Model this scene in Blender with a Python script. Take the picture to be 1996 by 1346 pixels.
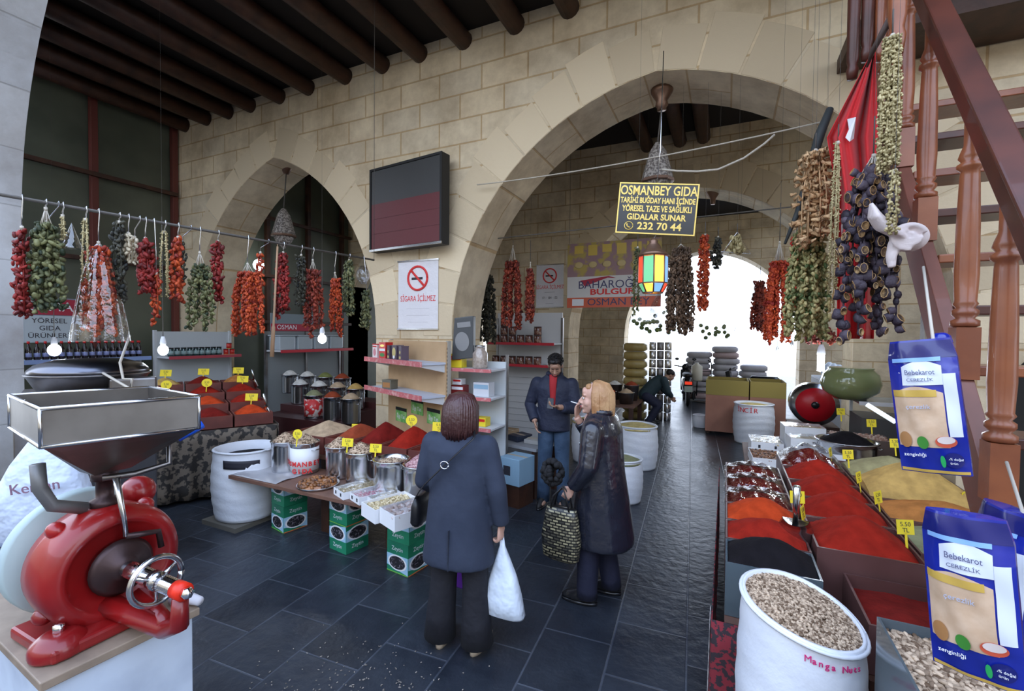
import bpy, math, random
from mathutils import Vector as V3, Matrix as MX
for o in list(bpy.data.objects): bpy.data.objects.remove(o)
S=bpy.context.scene; COL=S.collection; R=random.Random(7); PI=math.pi
rad=math.radians
# ---------------- camera
CH=1.95; FP=890.0; YAW=rad(25.1); PIT=rad(1.48)
_F=V3((-math.sin(YAW)*math.cos(PIT), math.cos(YAW)*math.cos(PIT), -math.sin(PIT)))
_R=V3((math.cos(YAW), math.sin(YAW), .010)); _R=(_R-_R.dot(_F)*_F).normalized(); _U=_R.cross(_F)
cd=bpy.data.cameras.new('camera'); cam=bpy.data.objects.new('camera',cd); COL.objects.link(cam)
cd.sensor_width=36; cd.lens=FP/1996*36; cd.clip_start=.05; cd.clip_end=200
m=MX((_R,_U,-_F)).transposed().to_4x4(); m.translation=(0,0,CH); cam.matrix_world=m
S.camera=cam
C0=V3((0,0,CH))
def at(px,py,X=None,Y=None,Z=None,D=None):
    """the place seen at a picture point, on a plane x=X, y=Y, z=Z or at a depth D"""
    d=_F+_R*((px-998)/FP)+_U*((673-py)/FP)
    t=D if D is not None else (X/d.x if X is not None else (Y/d.y if Y is not None else (Z-CH)/d.z))
    return C0+d*t
# ---------------- light
w=bpy.data.worlds.new('world'); S.world=w; w.use_nodes=True
nt=w.node_tree; bg=nt.nodes['Background']
tc=nt.nodes.new('ShaderNodeTexCoord'); gr=nt.nodes.new('ShaderNodeSeparateXYZ'); rm=nt.nodes.new('ShaderNodeValToRGB')
nt.links.new(tc.outputs['Generated'],gr.inputs[0]); nt.links.new(gr.outputs['Z'],rm.inputs[0]); nt.links.new(rm.outputs[0],bg.inputs[0])
rm.color_ramp.elements[0].color=(.80,.88,1,1); rm.color_ramp.elements[1].color=(.50,.66,1,1)
bg.inputs[1].default_value=4.0
def lamp(kind,loc,energy,color,size=.1,rot=None,sy=None,name='lamp',spread=None):
    l=bpy.data.lights.new(name,kind); l.energy=energy; l.color=color
    if kind=='AREA':
        l.size=size
        if sy: l.shape='RECTANGLE'; l.size_y=sy
    else: l.shadow_soft_size=size
    o=bpy.data.objects.new(name,l); COL.objects.link(o); o.location=loc
    if rot: o.rotation_euler=rot
    if spread: l.spread=spread
    return o
vs=S.view_settings; S.display_settings.display_device='sRGB'
vs.view_transform='Standard'; vs.look='None'; vs.gamma=1; vs.use_curve_mapping=False; vs.exposure=0.0
# ---------------- mesh helpers
WL={}
class MB:
    def __init__(s,T=None): s.v=[];s.f=[];s.sm=[];s.mi=[];s.T=T or MX();s.m=0
    def add(s,vs,fs,sm=False):
        b=len(s.v); s.v+=[s.T@V3(v) for v in vs]; s.f+=[[i+b for i in f] for f in fs]
        s.sm+=[sm]*len(fs); s.mi+=[s.m]*len(fs); return s
    def box(s,x0,x1,y0,y1,z0,z1,T=None):
        vs=[(x,y,z) for z in(z0,z1) for y in(y0,y1) for x in(x0,x1)]
        if T: vs=[T@V3(v) for v in vs]
        return s.add(vs,[(0,2,3,1),(4,5,7,6),(0,1,5,4),(2,6,7,3),(0,4,6,2),(1,3,7,5)])
    def tray(s,x0,x1,y0,y1,z0,z1,t=.012,fl=.02):
        s.box(x0,x1,y0,y1,z0,z0+fl); s.box(x0,x1,y0,y0+t,z0+fl,z1); s.box(x0,x1,y1-t,y1,z0+fl,z1)
        s.box(x0,x0+t,y0+t,y1-t,z0+fl,z1); s.box(x1-t,x1,y0+t,y1-t,z0+fl,z1); return s
    def lathe(s,pr,c=(0,0,0),n=20,ax='z',sm=True,sx=1,sy=1):
        c=V3(c);vs=[];k=len(pr)
        for r,z in pr:
            for i in range(n):
                a=2*PI*i/n; p=(r*math.cos(a)*sx,r*math.sin(a)*sy,z)
                if ax=='x': p=(p[2],p[0],p[1])
                if ax=='y': p=(p[0],p[2],p[1])
                vs.append(c+V3(p))
        fs=[(j*n+i,j*n+(i+1)%n,(j+1)*n+(i+1)%n,(j+1)*n+i) for j in range(k-1) for i in range(n)]
        if pr[0][0]>1e-5: fs.append(tuple(range(n-1,-1,-1)))
        if pr[-1][0]>1e-5: fs.append(tuple((k-1)*n+i for i in range(n)))
        return s.add(vs,fs,sm)
    def cyl(s,c,r,h,n=16,ax='z',sm=True): return s.lathe([(r,0),(r,h)],c,n,ax,sm)
    def tube(s,pts,r,n=8,flat=1,sm=True,up=None):
        pts=[V3(p) for p in pts]; rr=r if isinstance(r,(list,tuple)) else [r]*len(pts)
        vs=[];k=len(pts);pu=V3(up) if up else None
        for i,p in enumerate(pts):
            t=(pts[min(i+1,k-1)]-pts[max(i-1,0)])
            if t.length<1e-9: t=V3((0,0,1))
            t.normalize()
            if pu is None: pu=V3((0,0,1)) if abs(t.z)<.9 else V3((1,0,0))
            a=t.cross(pu)
            if a.length<1e-6: a=t.cross(V3((.3,1,.2)))
            a.normalize(); b=a.cross(t).normalized(); pu=b
            for j in range(n):
                q=2*PI*j/n; vs.append(p+a*math.cos(q)*rr[i]+b*math.sin(q)*rr[i]*flat)
        fs=[(j*n+i,j*n+(i+1)%n,(j+1)*n+(i+1)%n,(j+1)*n+i) for j in range(k-1) for i in range(n)]
        fs+=[tuple(range(n-1,-1,-1)),tuple((k-1)*n+i for i in range(n))]
        return s.add(vs,fs,sm)
    def loft(s,rings,n=20,pw=2.0):
        """rings: (cx,cy,cz,rx,ry[,tiltx])"""
        vs=[]
        for q in rings:
            cx,cy,cz,rx,ry=q[:5]; tl=q[5] if len(q)>5 else 0
            for i in range(n):
                a=2*PI*i/n;ca,sa=math.cos(a),math.sin(a)
                ca=math.copysign(abs(ca)**(2/pw),ca);sa=math.copysign(abs(sa)**(2/pw),sa)
                vs.append((cx+rx*ca,cy+ry*sa,cz+tl*ry*sa))
        k=len(rings)
        fs=[(j*n+i,j*n+(i+1)%n,(j+1)*n+(i+1)%n,(j+1)*n+i) for j in range(k-1) for i in range(n)]
        fs+=[tuple(range(n-1,-1,-1)),tuple((k-1)*n+i for i in range(n))]
        return s.add(vs,fs,True)
    def ell(s,c,r,rot=None,u=10,v=7):
        if not isinstance(r,(tuple,list)): r=(r,r,r)
        Q=rot.to_matrix() if rot is not None and hasattr(rot,'to_matrix') else (rot or MX.Identity(3))
        c=V3(c);vs=[c+Q@V3((0,0,-r[2]))]
        for j in range(1,v):
            b=-PI/2+PI*j/v
            for i in range(u):
                a=2*PI*i/u; vs.append(c+Q@V3((r[0]*math.cos(b)*math.cos(a),r[1]*math.cos(b)*math.sin(a),r[2]*math.sin(b))))
        vs.append(c+Q@V3((0,0,r[2])))
        fs=[(0,1+(i+1)%u,1+i) for i in range(u)]
        for j in range(v-2): fs+=[(1+j*u+i,1+j*u+(i+1)%u,1+(j+1)*u+(i+1)%u,1+(j+1)*u+i) for i in range(u)]
        e=1+(v-1)*u; fs+=[(e,e-u+i,e-u+(i+1)%u) for i in range(u)]
        return s.add(vs,fs,True)
    def surf(s,fn,nu,nv,sm=True,th=0):
        """fn(u,v)->point, u,v in 0..1"""
        vs=[fn(i/nu,j/nv) for j in range(nv+1) for i in range(nu+1)]; w=nu+1
        fs=[(j*w+i,j*w+i+1,(j+1)*w+i+1,(j+1)*w+i) for j in range(nv) for i in range(nu)]
        return s.add(vs,fs,sm)
    def prism(s,poly,y0,y1,ax='y'):
        n=len(poly)
        mk={'y':lambda a,b,t:(a,t,b),'x':lambda a,b,t:(t,a,b),'z':lambda a,b,t:(a,b,t)}[ax]
        vs=[mk(a,b,y0) for a,b in poly]+[mk(a,b,y1) for a,b in poly]
        fs=[tuple(range(n)),tuple(range(2*n-1,n-1,-1))]+[(i,i+n,(i+1)%n+n,(i+1)%n) for i in range(n)]
        return s.add(vs,fs)
    def build(s,name,mat,parent=None,label=None,bev=0,rm=0,sub=0,smi=0,solid=0,org=None,autosm=None):
        if parent is not None: og=WL[parent.name]
        elif org is not None: og=V3(org)
        else:
            xs=[v.x for v in s.v];ys=[v.y for v in s.v];zs=[v.z for v in s.v]
            og=V3(((min(xs)+max(xs))/2,(min(ys)+max(ys))/2,min(zs)))
        me=bpy.data.meshes.new(name); me.from_pydata([tuple(v-og) for v in s.v],[],s.f)
        for q in (mat if isinstance(mat,(list,tuple)) else [mat]): me.materials.append(q)
        me.polygons.foreach_set('use_smooth',s.sm); me.polygons.foreach_set('material_index',s.mi)
        me.validate(); me.update()
        o=bpy.data.objects.new(name,me); COL.objects.link(o)
        if parent is not None: o.parent=parent
        else: o.location=og
        WL[o.name]=og
        if label: o['label']=label
        if rm:
            q=o.modifiers.new('r','REMESH'); q.mode='VOXEL'; q.voxel_size=rm; q.use_smooth_shade=True
        if smi:
            q=o.modifiers.new('s','SMOOTH'); q.iterations=smi; q.factor=.5
        if solid:
            q=o.modifiers.new('t','SOLIDIFY'); q.thickness=solid; q.offset=0
        if bev:
            q=o.modifiers.new('b','BEVEL'); q.width=bev; q.segments=2; q.limit_method='ANGLE'
        if sub:
            q=o.modifiers.new('d','SUBSURF'); q.levels=sub; q.render_levels=sub
        return o
def tag(o,label,cat,group=None,kind=None):
    if kind!='structure' or label:
        o['label']=label; o['category']=cat
    if group:o['group']=group
    if kind:o['kind']=kind
    return o
def struct(o): o['kind']='structure'; return o
def T(name,label,cat,loc,group=None):
    o=bpy.data.objects.new(name,None); COL.objects.link(o); o.location=loc; o.empty_display_size=.1
    WL[o.name]=V3(loc); return tag(o,label,cat,group)
def dup(o,loc,label,rz=0,parent=None):
    c=o.copy(); COL.objects.link(c)
    if parent is None:
        c.location=loc; c.rotation_euler=(0,0,rz); c['label']=label
    else: c.parent=parent
    for ch in [x for x in CH_OF.get(o.name,[])]:
        dup(ch,None,None,parent=c)
    return c
CH_OF={}
def kids():
    CH_OF.clear()
    for o in bpy.data.objects:
        if o.parent: CH_OF.setdefault(o.parent.name,[]).append(o)
def TR(loc,rz=0,rx=0,ry=0): return MX.Translation(V3(loc))@MX.Rotation(rz,4,'Z')@MX.Rotation(rx,4,'X')@MX.Rotation(ry,4,'Y')
def text(s,parent,mtx,size,mat,ext=.001,name='lettering',al='CENTER',sx=1,bold=.0,space=1):
    """lettering in the local xy plane of mtx"""
    cu=bpy.data.curves.new(name,'FONT'); cu.body=s; cu.size=size; cu.extrude=ext; cu.align_x=al; cu.align_y='CENTER'; cu.offset=bold
    cu.resolution_u=3; cu.space_line=space
    t=bpy.data.objects.new('t',cu); COL.objects.link(t)
    dg=bpy.context.evaluated_depsgraph_get(); me=bpy.data.meshes.new_from_object(t.evaluated_get(dg))
    bpy.data.objects.remove(t); me.name=name
    og=WL[parent.name]; me.transform(MX.Translation(-og)@mtx@MX.Diagonal((sx,1,1,1)))
    me.materials.clear(); me.materials.append(mat)
    o=bpy.data.objects.new(name,me); COL.objects.link(o); o.parent=parent; WL[o.name]=og; return o
# ---------------- materials
MT={}
def mat(n,c=(.5,.5,.5),r=.7,m=0,c2=None,ns=8,bs=0,bd=.3,tr=0,em=0,al=1,coat=0,isl=0,det=4,sheen=0,lo=.35,hi=.65,bdist=.01):
    if n in MT: return MT[n]
    k=bpy.data.materials.new(n); k.use_nodes=True; t=k.node_tree; N=t.nodes; L=t.links; b=N['Principled BSDF']
    b.inputs['Base Color'].default_value=(*c,1); b.inputs['Roughness'].default_value=r; b.inputs['Metallic'].default_value=m
    b.inputs['Transmission Weight'].default_value=tr; b.inputs['Alpha'].default_value=al; b.inputs['Coat Weight'].default_value=coat
    b.inputs['Sheen Weight'].default_value=sheen
    if r>=.93: b.inputs['Specular IOR Level'].default_value=.15
    if em: b.inputs['Emission Color'].default_value=(*c,1); b.inputs['Emission Strength'].default_value=em
    tx=N.new('ShaderNodeTexCoord')
    if c2:
        no=N.new('ShaderNodeTexNoise'); no.inputs['Scale'].default_value=ns; no.inputs['Detail'].default_value=det; L.new(tx.outputs['Object'],no.inputs['Vector'])
        rp=N.new('ShaderNodeValToRGB'); rp.color_ramp.elements[0].color=(*c,1); rp.color_ramp.elements[1].color=(*c2,1)
        rp.color_ramp.elements[0].position=lo; rp.color_ramp.elements[1].position=hi
        if isl:
            ge=N.new('ShaderNodeNewGeometry'); L.new(ge.outputs['Random Per Island'],rp.inputs[0]); rp.color_ramp.elements[0].position=.1; rp.color_ramp.elements[1].position=.9
        else: L.new(no.outputs['Fac'],rp.inputs[0])
        L.new(rp.outputs[0],b.inputs['Base Color'])
    if bs:
        n2=N.new('ShaderNodeTexNoise'); n2.inputs['Scale'].default_value=bs; n2.inputs['Detail'].default_value=3; L.new(tx.outputs['Object'],n2.inputs['Vector'])
        bu=N.new('ShaderNodeBump'); bu.inputs['Strength'].default_value=bd; bu.inputs['Distance'].default_value=bdist; L.new(n2.outputs['Fac'],bu.inputs['Height']); L.new(bu.outputs[0],b.inputs['Normal'])
    MT[n]=k; return k
def brickmat(n,axes,c1,c2,cm,bw,rh,ms,r=.85,rot=0,bump=.4,off=.5,nsc=1.6,dark=(.55,.5,.45),ri=0):
    k=bpy.data.materials.new(n); k.use_nodes=True; t=k.node_tree; N=t.nodes; L=t.links; b=N['Principled BSDF']; b.inputs['Roughness'].default_value=r
    ge=N.new('ShaderNodeNewGeometry'); se=N.new('ShaderNodeSeparateXYZ'); co=N.new('ShaderNodeCombineXYZ'); L.new(ge.outputs['Position'],se.inputs[0])
    L.new(se.outputs[axes[0]],co.inputs[0]); L.new(se.outputs[axes[1]],co.inputs[1])
    mp=N.new('ShaderNodeMapping'); mp.inputs['Rotation'].default_value=(0,0,rot); L.new(co.outputs[0],mp.inputs[0])
    no=N.new('ShaderNodeTexNoise'); no.inputs['Scale'].default_value=1.3; L.new(ge.outputs['Position'],no.inputs[0])
    br=N.new('ShaderNodeTexBrick'); br.offset=off
    for q,v in (('Scale',1),('Mortar Size',ms),('Mortar Smooth',.5),('Bias',0),('Brick Width',bw),('Row Height',rh)): br.inputs[q].default_value=v
    br.inputs['Color1'].default_value=(*c1,1);br.inputs['Color2'].default_value=(*c2,1);br.inputs['Mortar'].default_value=(*cm,1)
    L.new(mp.outputs[0],br.inputs['Vector'])
    n2=N.new('ShaderNodeTexNoise'); n2.inputs['Scale'].default_value=nsc; n2.inputs['Detail'].default_value=8; n2.inputs['Roughness'].default_value=.65; L.new(ge.outputs['Position'],n2.inputs[0])
    rp=N.new('ShaderNodeValToRGB'); rp.color_ramp.elements[0].position=.35; rp.color_ramp.elements[1].position=.62; rp.color_ramp.elements[0].color=(*dark,1); rp.color_ramp.elements[1].color=(1,1,1,1)
    L.new(n2.outputs['Fac'],rp.inputs[0])
    mu=N.new('ShaderNodeMix'); mu.data_type='RGBA'; mu.blend_type='MULTIPLY'; mu.inputs[0].default_value=.8
    L.new(br.outputs['Color'],mu.inputs[6]); L.new(rp.outputs[0],mu.inputs[7]); L.new(mu.outputs[2],b.inputs['Base Color'])
    n3=N.new('ShaderNodeTexNoise'); n3.inputs['Scale'].default_value=14; n3.inputs['Detail'].default_value=5; L.new(ge.outputs['Position'],n3.inputs[0])
    ma=N.new('ShaderNodeMath'); ma.operation='MULTIPLY_ADD'; ma.inputs[1].default_value=-1.0; L.new(br.outputs['Fac'],ma.inputs[0]); L.new(n3.outputs['Fac'],ma.inputs[2])
    bu=N.new('ShaderNodeBump'); bu.inputs['Strength'].default_value=bump; bu.inputs['Distance'].default_value=.02; L.new(ma.outputs[0],bu.inputs['Height']); L.new(bu.outputs[0],b.inputs['Normal'])
    if ri:
        mr=N.new('ShaderNodeMapRange'); mr.inputs[3].default_value=r-ri; mr.inputs[4].default_value=r+ri; L.new(n2.outputs['Fac'],mr.inputs[0]); L.new(mr.outputs[0],b.inputs['Roughness'])
    MT[n]=k; return k
STC=((.86,.71,.48),(.76,.65,.47),(.62,.44,.24))
stoneY=brickmat('stone_blocks',(0,2),*STC,.62,.31,.013)
stoneX=brickmat('stone_blocks_side',(1,2),*STC,.62,.31,.013)
vous=mat('voussoir_stone',(.64,.52,.35),.85,c2=(.82,.68,.47),isl=1,bs=18,bd=.5)
slate=brickmat('slate_tiles',(1,0),(.022,.027,.036),(.042,.050,.064),(.075,.085,.105),.52,.44,.008,r=.33,rot=rad(3.5),bump=.35,nsc=2.5,dark=(.45,.45,.5),ri=.12)
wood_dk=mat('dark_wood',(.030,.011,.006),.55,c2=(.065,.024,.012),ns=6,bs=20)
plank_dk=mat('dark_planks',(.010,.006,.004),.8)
redpaint=mat('red_brown_paint',(.13,.03,.022),.5)
paneldk=mat('grey_green_panel',(.13,.14,.10),.45,c2=(.06,.07,.05),ns=.7)
wood_st=mat('stair_wood',(.30,.090,.032),.42,c2=(.20,.055,.022),ns=5,bs=12,bd=.15,coat=.3)
wood_sd=mat('stair_dark_wood',(.11,.028,.015),.5,c2=(.06,.017,.010),ns=4,coat=.2)
steel=mat('steel',(.62,.63,.65),.22,1,bs=5,bd=.15)
steel_dk=mat('tarnished_steel',(.30,.30,.31),.38,1,c2=(.20,.18,.17),ns=4)
chrome=mat('chrome',(.85,.86,.9),.08,1)
black=mat('black',(.012,.012,.013),.6)
blackg=mat('black_gloss',(.015,.015,.017),.2)
white=mat('white_plastic',(.80,.82,.85),.5)
paperw=mat('white_card',(.85,.86,.88),.7)
yel=mat('yellow_card',(.90,.72,.03),.6)
ink=mat('ink',(.03,.03,.04),.6)
redink=mat('red_ink',(.75,.04,.04),.6)
string=mat('string',(.55,.50,.42),.8)
rope_dk=mat('dark_rope',(.10,.09,.08),.8)
goldm=mat('gold_letters',(.85,.62,.16),.4,.3)
blueink=mat('blue_ink',(.03,.06,.45),.5)
whiteink=mat('white_ink',(.9,.9,.92),.5)

def filmmat(n,tint,fac,bs=7,bd=.9,dist=.04,rough=.12):
    """thin clear film: mostly see-through, with a glossy wrinkled surface"""
    k=bpy.data.materials.new(n); k.use_nodes=True; t=k.node_tree; N=t.nodes; L=t.links; N.remove(N['Principled BSDF'])
    tr=N.new('ShaderNodeBsdfTransparent'); tr.inputs[0].default_value=(*tint,1); gl=N.new('ShaderNodeBsdfGlossy'); gl.inputs['Roughness'].default_value=rough
    mx=N.new('ShaderNodeMixShader'); lw=N.new('ShaderNodeLayerWeight'); lw.inputs[0].default_value=.35
    ma=N.new('ShaderNodeMath'); ma.operation='MULTIPLY_ADD'; ma.inputs[1].default_value=.55; ma.inputs[2].default_value=fac; L.new(lw.outputs['Facing'],ma.inputs[0])
    tx=N.new('ShaderNodeTexCoord'); no=N.new('ShaderNodeTexNoise'); no.inputs['Scale'].default_value=bs; no.inputs['Detail'].default_value=4; L.new(tx.outputs['Object'],no.inputs['Vector'])
    bu=N.new('ShaderNodeBump'); bu.inputs['Strength'].default_value=bd; bu.inputs['Distance'].default_value=dist; L.new(no.outputs['Fac'],bu.inputs['Height']); L.new(bu.outputs[0],gl.inputs['Normal'])
    L.new(ma.outputs[0],mx.inputs[0]); L.new(tr.outputs[0],mx.inputs[1]); L.new(gl.outputs[0],mx.inputs[2]); L.new(mx.outputs[0],N['Material Output'].inputs['Surface']); MT[n]=k; return k
# ================= the halls
W1=5.0; TH=.74; W2=9.2; W3=16.0; SP=1.9; AP=4.70
def archz(x,c,a,sp=SP,ap=AP):
    h=ap-sp; r=(a*a+h*h)/(2*a); d=abs(x-c)+(r-a)
    return sp+math.sqrt(max(r*r-d*d,0)) if abs(x-c)<a else 0
def archwall(name,y0,y1,x0,x1,top,arches,mt):
    xs={x0,x1}
    for c,a in arches:
        for i in range(33):
            t=-1+2*i/32; xs.add(c+a*math.copysign(1-(1-abs(t))**1.6,t) if abs(t)<1 else c+a*t)
    xs=sorted(x for x in xs if x0<=x<=x1)
    def lo(xm,x):
        for c,a in arches:
            if abs(xm-c)<a: return SP if abs(abs(x-c)-a)<1e-6 else archz(x,c,a)
        return 0
    b=MB()
    for p,q in zip(xs,xs[1:]):
        mm=(p+q)/2; zp,zq=lo(mm,p),lo(mm,q)
        b.add([(p,y0,zp),(q,y0,zq),(q,y0,top),(p,y0,top)],[(0,1,2,3)])
        b.add([(p,y1,zp),(q,y1,zq),(q,y1,top),(p,y1,top)],[(3,2,1,0)])
        if zp>0: b.m=1; b.add([(p,y0,zp),(q,y0,zq),(q,y1,zq),(p,y1,zp)],[(3,2,1,0)]); b.m=0
    for c,a in arches:
        for sx in(-1,1):
            x=c+sx*a
            if x0<x<x1: b.m=2; b.add([(x,y0,0),(x,y1,0),(x,y1,SP),(x,y0,SP)],[(0,1,2,3)]); b.m=0
    b.add([(x0,y0,0),(x0,y1,0),(x0,y1,top),(x0,y0,top)],[(0,1,2,3)])
    b.add([(x1,y0,0),(x1,y1,0),(x1,y1,top),(x1,y0,top)],[(3,2,1,0)])
    return struct(b.build(name,mt))
soff=brickmat('soffit_stone',(1,0),*STC,.9,.42,.012)
A1=[(-6.55,2.1),(-.72,2.48)]
archwall('wall_front',W1,W1+TH,-9.15,6.2,6.6,A1,[stoneY,soff,stoneX])
archwall('wall_middle',W2,W2+TH,-9.15,6.2,5.75,[(-7.2,2.25),(-.55,2.45)],[stoneY,soff,stoneX])
archwall('wall_back',W3,W3+TH,-9.15,6.2,5.75,[(-7.2,2.25),(-.6,2.6)],[stoneY,soff,stoneX])
# voussoirs: rings of single wedge stones round the two front arches
def ring(name,c,a,y,w=.42,n=9,lo=.0,par=None):
    b=MB(); h=AP-SP; r=(a*a+h*h)/(2*a); 
    for sx in(-1,1):
        cx=c-sx*(r-a)    # centre of this side's arc
        a0=0; a1=math.atan2(h,r-a)
        for i in range(n):
            p=a0+(a1-a0)*i/n+.004; q=a0+(a1-a0)*(i+1)/n-.004; ro=r+w*(1+.22*((i*7)%3-1)*.5)
            pts=[]
            for rr,ang in((r+.004,p),(r+.004,(p+q)/2),(r+.004,q),(ro,q),(ro,(p+q)/2),(ro,p)):
                x=cx+sx*rr*math.cos(ang); z=SP+rr*math.sin(ang)
                if sx*(x-c)<.003: x=c+sx*.003
                pts.append((x,z))
            b.prism(pts if sx<0 else pts[::-1],y-.006,y+.05)
    return struct(b.build(name,vous,bev=.006))
ring('trim_1',A1[0][0],A1[0][1],W1)
ring('trim_2',A1[1][0],A1[1][1],W1,w=.5,n=10)
ring('trim_3',-.55,2.45,W2,w=.5,n=10)
struct(MB().box(-14,10,-10,26,-.2,0).build('floor',slate))
struct(MB().box(-14,10,-10.4,-10,0,6.0).build('wall_yard_added',stoneY))  # unseen yard walls added behind the camera to cut low sky light
struct(MB().box(-14.4,-14,-10,-2,0,5.5).build('wall_yard_left_added',stoneX))
struct(MB().box(10,10.4,-10,-1,0,5.5).build('wall_yard_right_added',stoneX))
plaster=mat('dirty_plaster',(.42,.38,.30),.85,c2=(.30,.27,.22),ns=1.5)
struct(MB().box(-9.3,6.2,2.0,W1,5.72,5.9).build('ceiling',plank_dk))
b=MB(); b.box(-9.3,2.8,W1+TH,W3,5.75,5.9); b.box(2.8,6.2,W1+TH,6.2,5.75,5.9); b.box(2.8,6.2,9.0,10.2,5.75,5.9); b.box(2.8,6.2,15.6,W3,5.75,5.9); struct(b.build('ceiling_inner',plank_dk))  # gaps on the unseen right side added to let sky light inside
# side walls
struct(MB().box(-9.35,-9.15,1.8,W1,0,5.72).build('wall_left',paneldk))
struct(MB().box(-9.35,-9.15,W1,W3,0,5.75).build('wall_left_inner',paneldk))
struct(MB().box(6.2,6.4,2.5,W3,0,6.6).build('wall_right',stoneX))
# flat dark slab on the right pier, painted shade of a low arched niche
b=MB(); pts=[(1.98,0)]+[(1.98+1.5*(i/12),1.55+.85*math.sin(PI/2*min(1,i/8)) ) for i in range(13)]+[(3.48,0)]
b.prism(pts,W1-.02,W1+.02); struct(b.build('trim_niche_shade',mat('niche_shade',(.02,.018,.016),.9)))
# pier with the spring of a third arch, nearest the camera on the left
b=MB(); y0,y1=1.45,2.0
prof=[(-6.17,0),(-6.17,2.9)]
for i in range(1,13):
    z=2.9+i*.25; prof.append((-6.17+3.6-math.sqrt(3.6**2-(z-2.9)**2),z))
prof+=[(-7.9,5.9),(-7.9,0)]
b.prism(prof,y0,y1); struct(b.build('wall_near',[brickmat('limewashed_stone',(0,2),(.56,.56,.56),(.50,.51,.53),(.40,.40,.40),1.1,.52,.008,bump=.25,nsc=1.0)]))
# ceiling beams
ends=[318,362,404,447,490,547,603,675,747,819,904,1004,1108]
for i,px in enumerate(ends):
    x=at(px,200,Y=W1).x
    b=MB(); r0=.115
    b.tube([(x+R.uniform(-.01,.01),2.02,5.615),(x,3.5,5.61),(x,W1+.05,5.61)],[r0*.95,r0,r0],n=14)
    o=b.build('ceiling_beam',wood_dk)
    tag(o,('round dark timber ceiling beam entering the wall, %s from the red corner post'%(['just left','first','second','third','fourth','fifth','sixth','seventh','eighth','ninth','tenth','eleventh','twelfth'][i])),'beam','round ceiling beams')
for i in range(3):
    x=at((1205,1290,1352)[i],240,Y=6.6).x
    b=MB(); b.tube([(x,W1+TH,5.6),(x,W2,5.6)],.12,n=12)
    tag(b.build('ceiling_beam',wood_dk),'round beam in the hall behind the big arch, %s of three'%('leftmost','middle','rightmost')[i],'beam','beams behind the big arch')
# steel frame of the panel wall on the left: posts and rails
def bar(name,p,q,w,mt,lab,cat,grp=None):
    w0=w
    p=V3(p);q=V3(q); lo=V3((min(p.x,q.x)-w,min(p.y,q.y)-w,min(p.z,q.z))); hi=V3((max(p.x,q.x)+w,max(p.y,q.y)+w,max(p.z,q.z)))
    if abs(p.z-q.z)<1e-6: lo.z-=w; hi.z+=w
    return tag(MB().box(lo.x,hi.x,lo.y,hi.y,lo.z,hi.z).build(name,mt,bev=.004),lab,cat,grp)
posty=[3.77,4.93,6.78,7.85,8.9]
pl=['nearer red steel post of the left panel wall','red steel post at the corner left of the small arch','red steel post seen through the small arch, nearest one','middle steel post seen through the small arch','farthest steel post seen through the small arch']
for y,l in zip(posty,pl): bar('steel_post',(-9.08,y,0),(-9.08,y,5.7),.045,redpaint if y<6 else wood_dk,l,'post')
for k,(ya,yb,z,l) in enumerate([(2.0,4.9,4.38,'upper dark rail of the left panel wall'),(2.0,4.9,3.05,'lower dark rail of the left panel wall'),(5.8,9.1,4.4,'upper dark rail seen through the small arch'),(5.8,9.1,3.15,'middle dark rail seen through the small arch'),(5.8,9.1,2.15,'lowest dark rail seen through the small arch')]):
    bar('steel_rail',(-8.998,ya,z),(-8.998,yb,z),.033,wood_dk,l,'rail')
# ================= builders for the goods
def smooth(t): t=max(0,min(1,t)); return t*t*(3-2*t)
def heapmesh(Tm,x0,x1,y0,y1,z0,h,px=.5,py=.5,base=.06,n=18,jit=.004,sharp=1.0):
    """a filled block with a mounded top"""
    b=MB(Tm); rr=R.random()*9
    def hz(u,v):
        d=max(abs(u-px)/(max(px,1-px)),abs(v-py)/(max(py,1-py))); e=math.hypot((u-px)/max(px,1-px),(v-py)/max(py,1-py))/1.25
        d=.55*d+.45*min(e,1)
        return z0+h*(1-d**sharp) + jit*math.sin(u*9+rr)*math.sin(v*11+rr)+R.uniform(-jit,jit)*.3
    vs=[(x0+(x1-x0)*i/n,y0+(y1-y0)*j/n,hz(i/n,j/n)) for j in range(n+1) for i in range(n+1)]
    w_=n+1; fs=[(j*w_+i,j*w_+i+1,(j+1)*w_+i+1,(j+1)*w_+i) for j in range(n) for i in range(n)]
    b.add(vs,fs,True)
    rim=[i for i in range(w_)]+[j*w_+n for j in range(1,w_)]+[n*w_+i for i in range(n-1,-1,-1)]+[j*w_ for j in range(n-1,0,-1)]
    k=len(rim); lo=[(vs[i][0],vs[i][1],z0-base) for i in rim]
    b.add([vs[i] for i in rim]+lo,[(i,i+k,(i+1)%k+k,(i+1)%k) for i in range(k)]+[tuple(range(2*k-1,k-1,-1))]); return b
def powder(n,c,d=.7): return mat('powder_'+n,c,.95,c2=tuple(x*d for x in c),ns=14,bs=60,bd=.5,det=6)
P_DR=powder('dark_red',(.20,.014,.010)); P_RE=powder('red',(.35,.020,.010)); P_OR=powder('orange_red',(.60,.065,.015)); P_BR=powder('brick',(.36,.07,.03))
P_OC=powder('ochre',(.62,.40,.13)); P_GR=powder('green_beige',(.42,.38,.20)); P_GG=powder('grey_green',(.30,.31,.17)); P_BK=powder('black',(.012,.010,.012)); P_BE=powder('beige',(.58,.42,.27)); P_PU=powder('plum',(.10,.02,.03)); P_OB=powder('orange_brown',(.55,.22,.06)); P_WH=powder('white_grain',(.78,.76,.70))
P_YE=powder('bulgur',(.60,.48,.20)); P_GN=powder('green_grain',(.22,.24,.08))
film=filmmat('cling_film',(.93,.94,.96),.10)
clearp=filmmat('clear_plastic',(.9,.92,.95),.15)
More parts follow.
